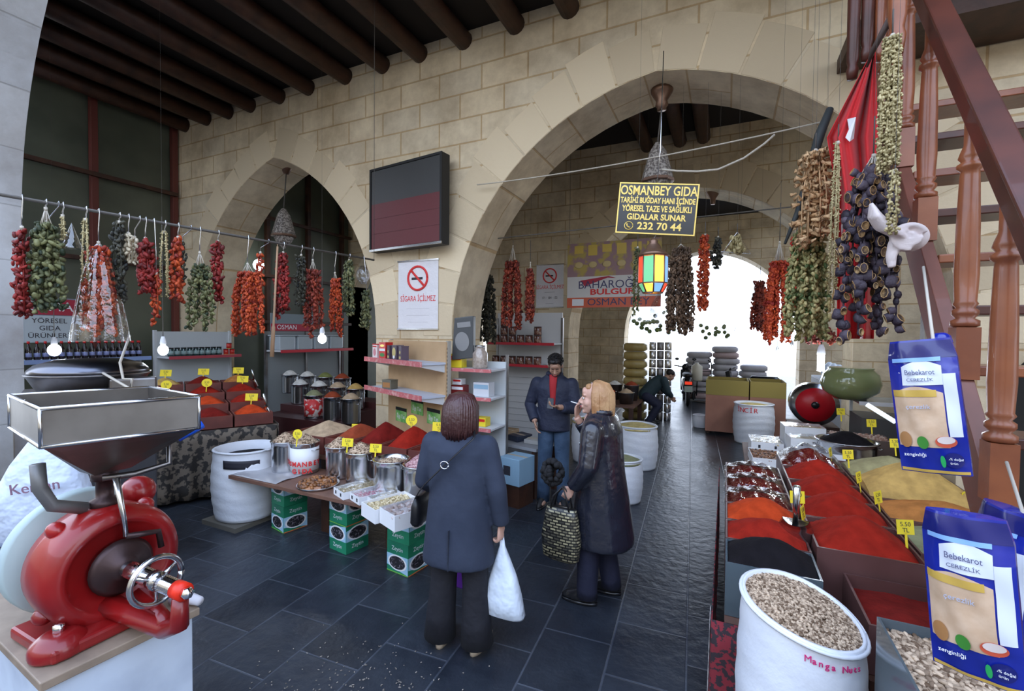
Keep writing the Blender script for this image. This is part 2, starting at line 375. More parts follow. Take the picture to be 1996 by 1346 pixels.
acr=mat('dusty_acrylic',(.55,.62,.66),.2,tr=.75)
binwood=mat('red_wooden_bin',(.20,.055,.04),.5,c2=(.13,.035,.028),ns=6)
bincard=mat('brown_bin',(.17,.12,.10),.5)
board=mat('board_brown',(.20,.10,.065),.55,c2=(.14,.07,.05),ns=4)
pist=mat('pistachio_shells',(.13,.075,.04),.7,c2=(.66,.50,.35),isl=1)
pistp=mat('purple_nuts',(.30,.12,.14),.7,c2=(.60,.38,.38),isl=1)
seedl=mat('pale_seeds',(.50,.40,.22),.7,c2=(.80,.68,.45),isl=1)
datem=mat('dried_fruit',(.06,.02,.01),.35,c2=(.36,.14,.04),isl=1,coat=.3)
sackw=mat('woven_sack',(.80,.82,.86),.6,c2=(.70,.73,.79),ns=3,bs=35,bd=.25)
def stuff(o,label,cat): return tag(o,label,cat,kind='stuff')
def heap(label,cat,Tm,x0,x1,y0,y1,z0,h,mt,name='spice_heap',**k):
    return stuff(heapmesh(Tm,x0,x1,y0,y1,z0,h,**k).build(name,mt),label,cat)
def seedmesh(c,r,z,h,n,s,el=1.6,T_=None,rect=None,layers=1,u=5,v=4):
    b=MB(T_); 
    if rect is None: b.lathe([(r*.99,z-.02),(r*.99,z),(r*.7,z+h*.42),(r*.4,z+h*.75),(0.001,z+h)],(c[0],c[1],0),20)
    else: b.box(rect[0],rect[1],rect[2],rect[3],z-.02,z)
    for i in range(n):
        if rect is None:
            q=math.sqrt(R.random())*r*.98; a=R.uniform(0,2*PI); x=c[0]+q*math.cos(a); y=c[1]+q*math.sin(a); zz=z+h*(1-(q/r)**1.3)
        else: x=R.uniform(rect[0],rect[1]); y=R.uniform(rect[2],rect[3]); zz=z+h*R.random()*.6
        from mathutils import Euler
        b.ell((x,y,zz+s*.3),(s*el*R.uniform(.8,1.2),s*R.uniform(.8,1.1),s*.75),Euler((R.uniform(-.6,.6),R.uniform(-.6,.6),R.uniform(0,6))),u,v)
    return b
def pot(c,r,h,label,band=None,grp=None,n=26):
    t=T('steel_pot',label,'pot',c,grp); x,y,z=c
    MB().lathe([(0.001,z),(r*.95,z),(r*.96,z+.02),(r*.97,z+h*.85),(r,z+h),(r*1.06,z+h+.004),(r*1.06,z+h+.012),(r*.97,z+h+.012),(r*.93,z+h*.8),(r*.9,z+.03),(0.001,z+.03)],(x,y,0),n).build('pot_body',steel,t)
    pb=[c for c in bpy.data.objects if c.parent==t][0]
    if band:
        b=MB(); b.lathe([(r*.975,z+h*.12),(r*.982,z+h*.12),(r*.995,z+h*.88),(r*.985,z+h*.88)],(x,y,0),n); b.build('label_band',band,t)
    b=MB()
    for s in(-1,1): b.tube([(x+s*r*.97,y-.03,z+h*.8),(x+s*(r+.03),y-.03,z+h*.82),(x+s*(r+.03),y+.03,z+h*.82),(x+s*r*.97,y+.03,z+h*.8)],.005,6)
    b.build('handle',steel,pb); return t
TN=[0]
def price(p,label,rz=0,w=.10,h=.075,tilt=-.15,lines=('5.50','TL'),rnd=False,sz=None):
    """yellow hand-written price card on a spike"""
    t=T('price_card',label,'price card',p,'yellow price cards'); M_=TR(p,rz,tilt)
    b=MB(M_)
    if rnd:
        pts=[(w/2*math.cos(a)*.9,.06+h/2+h*.62*math.sin(a)) for a in [2*PI*i/16 for i in range(16)]]
        b.prism(pts,-.001,.001)
    else: b.prism([(-w/2,.05),(w/2,.05),(w/2,.05+h),(-w/2,.05+h)],-.001,.001)
    cb=b.build('card',yel,t)
    MB(M_).box(-.006,.006,-.001,.001,-.02,.06).build('spike',yel,t)
    for i,s in enumerate(lines): text(s,cb,M_@MX.Translation((0,-.0016,.05+h*(.68-.4*i)))@MX.Rotation(PI/2,4,'X'),h*.42,ink,.0003)
    return t
def sack(c,r,h,label,tilt=0,fold=.03,lines=None,lm=None,hx=0,rx=1.0,ang=0,lsz=.08,wr=.006,lz=.8):
    t=T('woven_sack',label,'sack',c,None); x,y,z=c; n=40; b=MB(); rw=R.random()*6
    def rad_(k,a): 
        s=(.93+.10*math.sin(PI*min(1,k*1.05)) +.04*k)*r
        return s*(1+.02*math.sin(3*a+rw)+ .010*math.sin(k*38+2*math.sin(a*2+rw)))
    def P(i,k,off=0):
        a=2*PI*i/n; q=rad_(k,a)-off
        return (x+q*math.cos(a)*rx+hx*k,y+q*math.sin(a),z+.004+k*h+tilt*k*q*math.sin(a-ang)-(.02 if k==1 else 0)*0)
    K=22; vs=[P(i,k/K) for k in range(K+1) for i in range(n)]
    vs+=[P(i,1,.012) for i in range(n)]+[P(i,.80,.02) for i in range(n)]
    fs=[(j*n+i,j*n+(i+1)%n,(j+1)*n+(i+1)%n,(j+1)*n+i) for j in range(K+2) for i in range(n)]+[tuple(range(n-1,-1,-1))]
    b.add(vs,fs,True); b.build('sack_body',sackw,t)
    b=MB(); b.tube([P(i,.985,-.006) for i in range(n)]+[P(0,.985,-.006)],.008,6); b.build('rolled_rim',sackw,t)
    if lines:
        for s,a0,zz,sz in lines:
            # letters bent round the sack by placing each one on its side
            wch=sz*.62
            for j,ch in enumerate(s):
                if ch==' ': continue
                a=a0+(j-len(s)/2+.5)*wch/r; q=rad_(zz,a)+.004
                p=V3((x+q*math.cos(a)*rx+hx*zz,y+q*math.sin(a),z+zz*h+tilt*zz*q*math.sin(a-ang)))
                text(ch,t,MX.Translation(p)@MX.Rotation(a+PI/2,4,'Z')@MX.Rotation(PI/2,4,'X'),sz,lm or redink,.0015)
    return t,P
def cardbox(c,w,d,h,rz,label,mats,name='carton',cat='box',grp=None,design=None):
    t=T(name,label,cat,c,grp); M_=TR(c,rz)
    cb=MB(M_).box(-w/2,w/2,-d/2,d/2,0,h).build('carton_body',mats,t,bev=.003)
    if design: design(cb,M_,w,d,h)
    return t
def tin(c,w,d,h,rz,label,mt,mt2=None,name='tea_tin',cat='tin',fn=None):
    t=T(name,label,cat,c,None); M_=TR(c,rz)
    cb=MB(M_).box(-w/2,w/2,-d/2,d/2,0,h).build('tin_body',mt,t,bev=.004)
    MB(M_).box(-w/2-.002,w/2+.002,-d/2-.002,d/2+.002,h,h+.012).build('lid',mt2 or mt,t,bev=.002)
    if fn: fn(cb,M_,w,d,h)
    return t
def decal(t,M_,pts,mt,y,name='printed_patch',th=.0012):
    b=MB(M_); b.prism(pts,y-th,y); return b.build(name,mt,t)
def ovalpts(cx,cz,rx,rz,n=18): return [(cx+rx*math.cos(2*PI*i/n),cz+rz*math.sin(2*PI*i/n)) for i in range(n)]
def scoop(p,rz,label,s=1,tip=-.5):
    t=T('metal_scoop',label,'scoop',p,None); M_=TR(p,rz,tip); b=MB(M_)
    n=12; vs=[];K=6
    for k in range(K+1):
        yy=-.13*s*k/K; r=.055*s*(.55+.45*math.sin(PI*.5*min(1,(k+1)/4)))
        for i in range(n+1):
            a=PI+PI*(i/n); vs.append((r*math.cos(a),yy,r*math.sin(a)*.9+.03*s))
    fs=[(j*(n+1)+i,j*(n+1)+i+1,(j+1)*(n+1)+i+1,(j+1)*(n+1)+i) for j in range(K) for i in range(n)]+[tuple(range(n+1))]
    b.add(vs,fs,True); b.build('bowl',steel,t,solid=.002)
    MB(M_).tube([(0,0,.02*s),(0,.05*s,.03*s),(0,.13*s,.045*s)],[.009*s,.010*s,.012*s],8).build('handle',steel,t); return t
# ================= mill on its box, left foreground
mred=mat('mill_red_enamel',(.34,.009,.009),.34,coat=.35,c2=(.20,.006,.007),ns=3,bs=6,bd=.1)
mcast=mat('mill_dark_iron',(.06,.035,.035),.4,.6)
boxw=mat('painted_box_white',(.55,.62,.72),.6,c2=(.42,.48,.58),ns=5,lo=.45,hi=.75)
t=T('machine_stand','white painted box with a worn brown top under the red mill','stand',(-2.5,.95,0))
Mx=TR((-2.52,.98,0),rad(-4))
MB(Mx).box(-.44,.44,-.23,.23,0,.715).build('box_body',boxw,t,bev=.004)
MB(Mx).box(-.46,.46,-.25,.25,.717,.75).build('top_board',mat('worn_board',(.33,.25,.18),.6,c2=(.20,.15,.11),ns=6),t,bev=.004)
t=T('grain_mill','red cast iron grain mill with a large sheet metal hopper','mill',(-2.36,.97,.75))
cx,cy,cz=-2.36,.99,.99
b=MB(); b.lathe([(0.001,-.13),(.17,-.13),(.20,-.11),(.226,-.06),(.235,0),(.236,.10),(.222,.135),(.19,.15),(.17,.145),(.165,.13),(.105,.13),(.10,.12),(.001,.12)],(cx,cy,cz),48,'x')
b.build('drum_housing',mred,t)
for a in(50,130,215,320): MB().ell((cx+.02,cy+.235*math.cos(rad(a)),cz+.235*math.sin(rad(a))),(.04,.032,.032)).build('bolt_lug',mred,t)
MB().lathe([(0.001,-.03),(.245,-.03),(.255,-.02),(.255,.02),(.245,.03),(.001,.03)],(cx-.17,cy,cz+.01),44,'x').build('flywheel',mat('cream_wheel',(.42,.52,.52),.5),t)
b=MB(); b.box(cx-.12,cx+.22,cy-.24,cy+.12,.752,.80); b.box(cx-.08,cx+.10,cy-.15,cy+.15,.79,.86); b.lathe([(.085,0),(.085,.045),(.05,.075),(.001,.08)],(cx+.14,cy-.19,.752),20); b.build('foot_casting',mred,t,bev=.012)
MB().lathe([(.018,0),(.018,.03),(.001,.035)],(cx+.14,cy-.19,.825),8).build('foot_bolt',chrome,t)
MB().lathe([(.105,0),(.112,.012),(.095,.028),(.05,.034),(.045,.05),(.001,.05)],(cx+.145,cy,cz),24,'x').build('hub_plate',mcast,t)
# threaded shaft, hand wheel, bracket
b=MB(); pr=[(.001,0)]
for i in range(68): pr.append((.024 if i%2 else .031,.004+i*.0055))
pr+=[(.001,.385)]; b.lathe(pr,(cx+.20,cy,cz),16,'x'); b.build('threaded_shaft',chrome,t)
b=MB(); n=28; b.tube([(cx+.40,cy+.088*math.cos(2*PI*i/n),cz+.088*math.sin(2*PI*i/n)) for i in range(n+1)],.011,8)
for a in(30,150,270): b.tube([(cx+.40,cy,cz),(cx+.40,cy+.085*math.cos(rad(a)),cz+.085*math.sin(rad(a)))],.008,6)
b.lathe([(.035,0),(.035,.04)],(cx+.38,cy,cz),16,'x'); b.build('hand_wheel',steel,t)
MB().lathe([(.032,0),(.032,.05)],(cx+.53,cy,cz),18,'x').build('shaft_collar',mat('signal_red',(.8,.03,.01),.4),t)
MB().lathe([(.022,0),(.022,.02),(.012,.03),(.001,.03)],(cx+.582,cy,cz),6,'x').build('shaft_nut',chrome,t)
b=MB(); b.tube([(cx+.12,cy-.03,.84),(cx+.27,cy-.02,.83),(cx+.46,cy,.82),(cx+.545,cy,.86),(cx+.552,cy,cz-.025)],[.042,.036,.036,.032,.026],10); b.tube([(cx+.12,cy+.07,.83),(cx+.28,cy+.05,.83),(cx+.46,cy,.84)],[.03,.028,.03],8); b.build('shaft_bracket',mred,t)
# feed neck, levers
MB().lathe([(.05,0),(.05,.03),(.03,.04),(.03,.11),(.045,.115),(.045,.155)],(cx+.03,cy,cz+.225),18).build('feed_neck',mcast,t)
MB().tube([(cx+.19,cy+.00,cz+.13),(cx+.18,cy-.005,cz+.22),(cx+.165,cy-.02,cz+.37)],[.010,.010,.013],8).build('lever_rod',steel,t)
MB().tube([(cx+.19,cy+.00,cz+.13),(cx+.20,cy+.06,cz+.12),(cx+.20,cy+.11,cz+.11),(cx+.20,cy+.12,cz+.04)],.012,8).build('bent_rod',mcast,t)
b=MB(); b.tube([(cx+.02,cy-.20,cz+.45),(cx+.02,cy-.195,cz+.36),(cx+.02,cy-.16,cz+.28),(cx+.02,cy-.06,cz+.235)],.024,10); b.build('hopper_strut',mat('grey_pipe',(.20,.20,.20),.5,.5),t)
MB().tube([(cx+.13,cy-.05,cz+.37),(cx+.17,cy+.04,cz+.37),(cx+.17,cy+.17,cz+.38),(cx+.17,cy+.17,cz+.50)],.012,8).build('hopper_stay',steel_dk,t)
MB().ell((cx-.14,cy+.20,cz+.20),(.08,.07,.07)).build('motor_cap',mred,t)
# hopper: open rim box over an inverted pyramid
zr=1.69; zb=1.565; th=.004
A=[at(78,797,Z=zr),at(388,772,Z=zr),at(292,754,Z=zr),at(18,770,Z=zr)]
A=[V3((p.x,p.y,zr)) for p in A]; ce=sum(A,V3())/4
B=[V3((p.x,p.y,zb)) for p in A]; nk=V3((cx+.02,cy+.01,1.365)); Cn=[nk+V3((dx*.055,dy*.065,0)) for dx,dy in((1,-1),(1,1),(-1,1),(-1,-1))]
def inn(p,k=.012): d=(ce-p); d.z=0; return p+d.normalized()*k
b=MB(); vs=A+B+Cn+[inn(p) for p in A]+[inn(p) for p in B]+[inn(p,.006) for p in Cn]; fs=[]
for i in range(4):
    j=(i+1)%4
    fs+=[(i,4+i,4+j,j),(4+i,8+i,8+j,4+j),(12+j,16+j,16+i,12+i),(16+j,20+j,20+i,16+i),(i,j,12+j,12+i),(8+i,20+i,20+j,8+j)]
b.add(vs,fs); hop=b.build('hopper',mat('hopper_sheet',(.21,.19,.17),.42,.65,c2=(.12,.105,.09),ns=3.5,det=6,bs=4,bd=.1),t)
b=MB()
for i in range(4):
    for q in(A,B): b.tube([q[i],q[(i+1)%4]],.007,6)
    b.tube([A[i],B[i]],.006,6)
b.build('hopper_edging',steel,t)
b=MB(); p=at(345,852,D=1.95); b.tube([p,p+V3((.02,.09,.045))],.022,10); b.build('blue_grip',mat('blue_plastic',(.02,.12,.75),.3),t)
p=at(352,1196,Z=.755); b=MB(); b.tube([V3((-2.17,1.15,.775)),V3((-2.10,1.19,.78)),V3((-2.045,1.20,.775))],[.02,.024,.018],8); tag(b.build('rolled_cloth',mat('white_cloth',(.75,.73,.78),.8)),'rolled white cloth lying on the box top behind the mill shaft','cloth')
# hanging white sack with script
p=at(85,960,D=2.9); M_=TR((p.x,p.y,0),rad(38))
t=T('paper_sack','pale blue-white sack with handwriting-like print behind the mill','sack',(p.x,p.y,.62))
b=MB(M_); b.loft([(0,0,.62,.27,.10),(0,0,.66,.29,.14),(0,0,.9,.25,.13),(0.02,0,1.1,.18,.09),(.03,0,1.27,.08,.04),(.03,0,1.32,.03,.02)],24,2.6); b.build('sack_body',mat('pale_sack',(.62,.70,.84),.6,bs=7,bd=.9,bdist=.05),t)
text('Kervan',t,M_@MX.Translation((.05,-.145,.99))@MX.Rotation(PI/2,4,'X')@MX.Rotation(.1,4,'Z'),.09,mat('brown_print',(.25,.14,.2),.6),.002)
t2=T('wooden_crate','blue-grey crate under the pale sack behind the mill','crate',(p.x,p.y,0)); M_=TR((p.x,p.y,0),rad(38))
b=MB(M_)
for k in range(5): b.box(-.28,.28,-.2,.2,.01+k*.12,.115+k*.12)
b.build('crate_slats',mat('blue_grey_wood',(.16,.20,.28),.7),t2,bev=.004)
for sx in(-1,1):
    for sy in(-1,1): MB(M_).box(sx*.28-.015,sx*.28+.015,sy*.2-.015,sy*.2+.015,0,.60).build('corner_post',mat('blue_grey_wood'),t2)
# large dark pan behind the hopper, on its counter
p=at(178,745,D=3.85); z0=1.56
t=T('steel_counter','dark steel counter behind the hopper carrying the big lidded pan','counter',(p.x,p.y,0)); M_=TR((p.x,p.y,0),rad(68))
MB(M_).box(-.42,.42,-.40,.40,1.0,z0-.12).build('counter_top',steel_dk,t,bev=.01)
MB(M_).box(-.40,.40,-.38,.38,0,1.0).build('counter_body',mat('dark_cabinet',(.03,.03,.035),.5),t,bev=.01)
t=T('big_pan','huge dark metal roasting pan with a domed lid behind the hopper','pan',(p.x,p.y,z0-.12))
MB(M_).lathe([(.001,z0-.12),(.32,z0-.12),(.38,z0),(.40,z0+.02),(.40,z0+.03)],(0,0,0),40).build('pan_body',steel_dk,t)
MB(M_).lathe([(.39,z0+.032),(.38,z0+.06),(.34,z0+.10),(.22,z0+.14),(.001,z0+.15)],(0,0,0),40).build('domed_lid',mat('gunmetal',(.16,.16,.18),.25,1),t)
MB(M_).box(.10,.41,-.395,-.30,z0-.118,z0+.0).build('side_box',steel_dk,t,bev=.02)
b=MB(); q=at(240,738,D=3.4); b.tube([q+V3((-.12,.1,.32)),q+V3((-.04,0,.12)),q+V3((0,0,0)),q+V3((.08,.02,0)),q+V3((.10,0,-.07)),V3((p.x+.10,p.y-.05,1.655))],.010,6)
tag(b.build('metal_hook',mat('cream_rod',(.55,.50,.42),.5)),'long pale metal hook standing up from the big dark pan','hook')
# ================= left wall shelves and bottles
redtrim=mat('red_shelf_strip',(.50,.07,.09),.45); shelfw=mat('shelf_white',(.62,.64,.66),.5); tan=mat('tan_pegboard',(.60,.40,.22),.7,c2=(.52,.34,.18),ns=4)
cola=mat('dark_bottle_glass',(.02,.012,.012),.08,coat=.5); redcap=mat('red_cap',(.65,.02,.02),.4); bluelab=mat('pale_blue_label',(.30,.34,.60),.5)
greenj=mat('dark_green_jar',(.015,.05,.05),.1,coat=.5); jarlab=mat('jar_label',(.30,.42,.42),.5)
# long shelf of bottles along the left panel wall
t=T('bottle_shelf','long pale blue edged shelf of dark bottles on the left panel wall','shelf',(-8.75,3.0,1.5))
MB().box(-9.0,-8.45,2.2,4.22,1.49,1.515).build('shelf_board',shelfw,t)
MB().box(-8.45,-8.43,2.2,4.22,1.47,1.53).build('edge_strip',mat('pale_blue_strip',(.30,.42,.75),.4),t)
for y in(2.3,3.3,4.15): MB().box(-9.02,-8.6,y-.01,y+.01,1.36,1.49).build('bracket',shelfw,t)
def bottle(c,s=1):
    t=T('sauce_bottle','','bottle',c,'dark bottles on the left shelf'); x,y,z=c
    MB().lathe([(.001,0),(.030,0),(.033,.01),(.033,.13),(.028,.16),(.013,.20),(.012,.235),(.001,.235)],c,10).build('bottle_glass',cola,t)
    MB().lathe([(.015,.232),(.016,.262),(.001,.262)],c,8).build('cap',redcap,t)
    MB().lathe([(.0335,.05),(.0338,.05),(.0338,.105),(.0335,.105)],c,10).build('label',bluelab,t); return t
b0=bottle((-8.55,2.3,1.516)); kids()
b0['label']='dark red-capped bottle standing in the row on the left shelf'
for row in range(2):
    for i in range(22):
        if row==0 and i==0: continue
        dup(b0,(-8.55-.12*row,2.3+.086*i+(.04 if row else 0),1.516),'dark red-capped bottle standing in the row on the left shelf')
MB
# poster with a company name behind the bottles
bl=T('wall_banner','red, blue and white banner with cut off red lettering behind the left bottles','banner',(-9.13,3.0,1.7))
MB().box(-9.14,-9.13,2.45,3.55,1.75,2.42).build('banner_sheet',mat('banner_blue',(.16,.24,.32),.6,c2=(.30,.36,.42),ns=3),bl)
MB().prism([(2.45,2.40),(2.45,2.12),(2.9,2.05),(2.9,2.2)],-9.13,-9.127,'x').build('red_swoosh',mat('banner_red',(.45,.03,.06),.6),bl)
MB().box(-9.13,-9.12,2.92,3.55,2.16,2.40).build('red_panel',mat('banner_red'),bl); MB().box(-9.13,-9.12,2.95,3.52,1.75,2.15).build('white_panel',mat('banner_white',(.55,.62,.66),.6),bl)
MXs=lambda x,y,z: MX.Translation((x,y,z))@MX.Rotation(PI/2,4,'Z')@MX.Rotation(PI/2,4,'X')
text('OSMA',bl,MXs(-9.118,3.24,2.28),.20,paperw)
for i,s in enumerate(('YÖRESEL','GIDA','ÜRÜNLERİ')): text(s,bl,MXs(-9.118,3.24,2.07-.11*i),.10,ink)
# white wall unit with jars beside the red corner post
t=T('jar_shelf_unit','white shop shelving with a red edged shelf of dark green jars','shelf unit',(-8.4,4.9,0))
MB().box(-8.53,-8.50,4.3,5.55,.05,1.93).build('back_panel',mat('unit_white',(.58,.62,.64),.5),t)
MB().box(-8.50,-8.14,4.32,5.53,1.49,1.52).build('shelf_board',shelfw,t); MB().box(-8.14,-8.125,4.32,5.53,1.475,1.525).build('edge_strip',redtrim,t)
for y in(4.3,5.55): MB().box(-8.52,-8.47,y-.02,y+.02,0,1.95).build('upright',shelfw,t)
MB().box(-8.5,-8.1,4.32,5.53,.05,.15).build('base',shelfw,t)
j0=T('pickle_jar','short dark green jar in the row on the red edged shelf','jar',(-8.2,4.38,1.521),'green jars on the red edged shelf')
MB().lathe([(.001,0),(.042,0),(.045,.01),(.045,.10),(.036,.12),(.036,.125),(.001,.125)],(-8.2,4.38,1.521),12).build('jar_glass',greenj,j0)
MB().lathe([(.038,.124),(.039,.145),(.001,.145)],(-8.2,4.38,1.521),12).build('lid',black,j0)
MB().lathe([(.0455,.03),(.046,.03),(.046,.09),(.0455,.09)],(-8.2,4.38,1.521),12).build('label',jarlab,j0); kids()
for i in range(1,9): dup(j0,(-8.2,4.38+.098*i,1.521),'short dark green jar in the row on the red edged shelf')
def redcan(c,lab):
    t=T('paste_can',lab,'can',c); x,y,z=c
    MB().lathe([(.001,0),(.042,0),(.042,.1),(.001,.1)],c,14).build('can_body',mat('red_can',(.55,.03,.02),.35),t)
    MB().lathe([(.043,.0),(.043,.008)],c,14).build('lower_rim',goldm,t); MB().lathe([(.043,.094),(.044,.104),(.001,.104)],c,14).build('lid',blackg,t)
redcan((-8.2,5.29,1.521),'red and black can, left one of the bottom pair on the jar shelf'); redcan((-8.2,5.40,1.521),'red and black can, right one of the bottom pair on the jar shelf'); redcan((-8.2,5.345,1.626),'red and black can stacked on top of two others on the jar shelf')
# ---------------- left spice stand: rotated table with stepped bins
A=V3((-5.05,3.87,0)); du=V3((-.888,.46,0)); dv=V3((-.46,-.888,0)); Tm=MX(((du.x,dv.x,0,A.x),(du.y,dv.y,0,A.y),(0,0,1,0),(0,0,0,1)))
# local: x goes away (far left), y goes towards the camera's left
clothm=mat('patterned_cloth',(.16,.13,.10),.8,c2=(.025,.022,.02),ns=16,det=2,lo=.47,hi=.53)
t=T('spice_stand','stepped spice stand draped with a dark patterned cloth, left of the pots','stand',A)
b=MB(Tm); 
for k in range(4): b.box(.02+k*.44,.02+(k+1)*.44-.003,0,1.32,.06,.80+.09*k)
b.build('stand_frame',wood_dk,t)
def wav(u,v):
    return Tm@V3((-.03-.03*math.sin(u*40)*(1-v)-.01,u*1.34-.01,.05+.76*v))
def wav2(u,v): return Tm@V3((u*1.7-.03,1.35+.025*math.sin(u*44)*(1-v),.05+.76*v))
def wav3(u,v): return Tm@V3((u*1.7-.03,-.03-.025*math.sin(u*44)*(1-v),.05+.76*v))
b=MB(); b.surf(wav,80,6); b.surf(wav3,80,6); b.build('patterned_cloth',clothm,t,solid=.004)
sp=[[P_OR,P_RE,P_RE,P_OB],[P_DR,P_OR,P_RE,P_DR],[P_RE,P_DR,P_BR,P_OC]]
dl=['nearest','second','third','farthest']; cl=['right','middle','left']
nm={id(P_OR):'bright orange-red',id(P_RE):'red',id(P_DR):'dark red',id(P_OB):'orange-brown',id(P_BR):'brick red',id(P_OC):'yellow-ochre'}
for j in range(3):
    for k in range(4):
        z=.81+.09*k; x0=.03+.44*k; y0=.02+.43*j
        o=MB(Tm).tray(x0,x0+.42,y0,y0+.41,z,z+.14,.012,.015).build('spice_bin',binwood); tag(o,'reddish wooden bin, %s one in the %s row of the left spice stand'%(dl[k],cl[j]),'bin','bins of the left spice stand')
        heap('%s powder heaped in the %s bin of the %s row, left spice stand'%(nm[id(sp[j][k])],dl[k],cl[j]),'spice',Tm,x0+.014,x0+.406,y0+.014,y0+.396,z+.09,.13,sp[j][k],py=.5,px=.55,sharp=1.5)
for (k,j,l) in [(3,2,'yellow card at the far left end of the left spice stand'),(3,1,'yellow card second from left in the back row, left spice stand'),(3,0,'yellow card at the back right of the left spice stand'),(1.7,2,'rounded yellow card, leftmost in the middle of the left spice stand'),(1.7,1,'rounded yellow card in the middle of the left spice stand'),(2,0,'yellow card beside the standing scoop on the left spice stand'),(.2,0,'yellow card nearest the steel pots on the left spice stand')]:
    q=Tm@V3((.03+.44*k+.21,.02+.43*j+.2,.81+.09*k+.19)); price((q.x,q.y,q.z),l,rad(24),.16,.09,rnd='rounded' in l)
q=at(515,792,D=5.75); scoop((q.x,q.y,q.z),rad(150),'metal scoop standing in the nearest bin of the left spice stand',1.2,1.2)
q=at(492,738,D=6.6); scoop((q.x,q.y,q.z),rad(150),'metal scoop in the back right bin of the left spice stand',1.0,1.2)
# ---------------- steel pots of grain inside the small arch
t=T('pot_bench','dark maroon two-step bench carrying the pots of grain','bench',(-5.9,5.6,0))
bm=mat('maroon_bench',(.07,.018,.018),.5)
MB().box(-6.95,-5.15,5.02,5.42,.02,.58).build('lower_step',bm,t); MB().box(-6.95,-5.15,5.425,5.80,.02,.70).build('middle_step',bm,t); MB().box(-6.95,-5.15,5.805,6.2,.02,.80).build('upper_step',bm,t)
pots=[(565,737,.80,5.99,P_WH,'white grain','far left'),(599,730,.80,6.0,P_WH,'white grain','second in the back row'),(634,727,.80,6.0,P_GN,'dark green grain','third in the back row'),(667,727,.80,6.0,P_BR,'reddish grain','last in the back row'),
(585,752,.70,5.61,P_WH,'white grain','first in the middle row'),(622,750,.70,5.61,P_WH,'snow white grain','second in the middle row'),(658,748,.70,5.61,P_BE,'beige grain','third in the middle row'),(693,745,.70,5.61,P_OC,'yellowish grain','last in the middle row'),
(612,772,.58,5.2,P_GG,'grey-green grain','front left'),(648,765,.58,5.2,P_BR,'orange grain','second in the front row'),(684,762,.58,5.2,P_BE,'pinkish beige grain','last in the front row')]
redband=mat('red_patterned_label',(.60,.03,.03),.5,c2=(.75,.66,.6),ns=14,lo=.5,hi=.56)
for px,py,z,Y,pm,nme,pos in pots:
    q=at(px,py,Y=Y); r=.148; h=.33 if z>.6 else .36
    pot((q.x,Y,z+.002),r,h,'steel pot of %s, %s, small arch'%(nme,pos),redband if 'front left'==pos else None,'steel pots in the small arch',20)
    b=MB(); b.lathe([(.001,z+h-.05),(r*.92,z+h-.05),(r*.92,z+h),(r*.6,z+h+.05),(r*.3,z+h+.085),(.001,z+h+.095)],(q.x,Y,0),20)
    stuff(b.build('grain_heap',pm),'%s heaped in a pot, %s, small arch'%(nme,pos),'grain')
# shelf with tubs inside the small arch
t=T('tub_shelf_unit','grey shelf unit with a red edged shelf of clear tubs inside the small arch','shelf unit',(-7.5,6.7,0))
MB().box(-7.86,-7.83,5.80,7.6,.05,1.95).build('back_panel',mat('unit_grey',(.22,.24,.25),.5),t)
MB().box(-7.83,-7.42,5.80,7.6,1.57,1.60).build('shelf_board',shelfw,t); MB().box(-7.42,-7.405,5.80,7.6,1.55,1.605).build('edge_strip',mat('bright_red_strip',(.6,.03,.05),.4),t)
for y in(5.8,6.7,7.6): MB().box(-7.85,-7.80,y-.02,y+.02,0,1.95).build('upright',steel_dk,t)
for i in range(4):
    y=5.98+i*.40
    tt=T('storage_tub','clear square storage tub, %s on the red edged shelf'%('first from left','second from left','third from left','last')[i],'tub',(-7.6,y,1.602),'tubs on the red edged shelf')
    b=MB(); b.box(-7.75,-7.45,y-.17,y+.17,1.602,1.86); b.build('tub_body',mat('tub_plastic',(.62,.70,.75),.2,tr=.3),tt,bev=.02)
    MB().box(-7.765,-7.435,y-.185,y+.185,1.862,1.885).build('tub_lid',mat('tub_lid',(.45,.50,.55),.4),tt,bev=.005)
t=T('name_board','grey board with a red strip and white cut off lettering above the tubs','sign',(-7.88,6.5,1.9)); MB().box(-7.9,-7.88,5.95,6.95,1.96,2.3).build('board',mat('grey_board',(.22,.27,.30),.6),t); MB().box(-7.88,-7.875,5.95,6.95,1.96,2.10).build('red_strip',mat('banner_red'),t)
text('OSMAN',t,MXs(-7.87,6.3,2.03),.13,paperw)
# bottom block: right upright, orange tall bottles
# ================= shop gondola in front of the pier
E0=V3((-2.97,4.03,-.29)); gx=V3((-.925,.38,0)).normalized(); gy=V3((.38,.925,0)).normalized()
GM=MX(((-gx.x,gy.x,0,E0.x),(-gx.y,gy.y,0,E0.y),(0,0,1,E0.z),(0,0,0,1)))@MX.Diagonal((1.15,1.0,1.15,1))  # local x: right (0 = right front corner, negative left), y: back
g=T('shop_shelving','tan pegboard shop shelving with two pink-red edged shelves before the stone pier','shelf unit',GM@V3((-.6,.2,0)))
MB(GM).box(-1.17,.0,.32,.345,.36,1.86).build('pegboard_back',tan,g)
for x in(-1.17,.0):
    b=MB(GM); b.box(x-.018,x+.018,.34,.38,.255,1.87)
    u=b.build('slotted_upright',mat('aged_metal',(.45,.43,.38),.5,.4),g)
    b=MB(GM)
    for k in range(44): b.box(x-.006,x+.006,.337,.3395,.15+k*.038,.17+k*.038)
    b.build('slots',black,g)
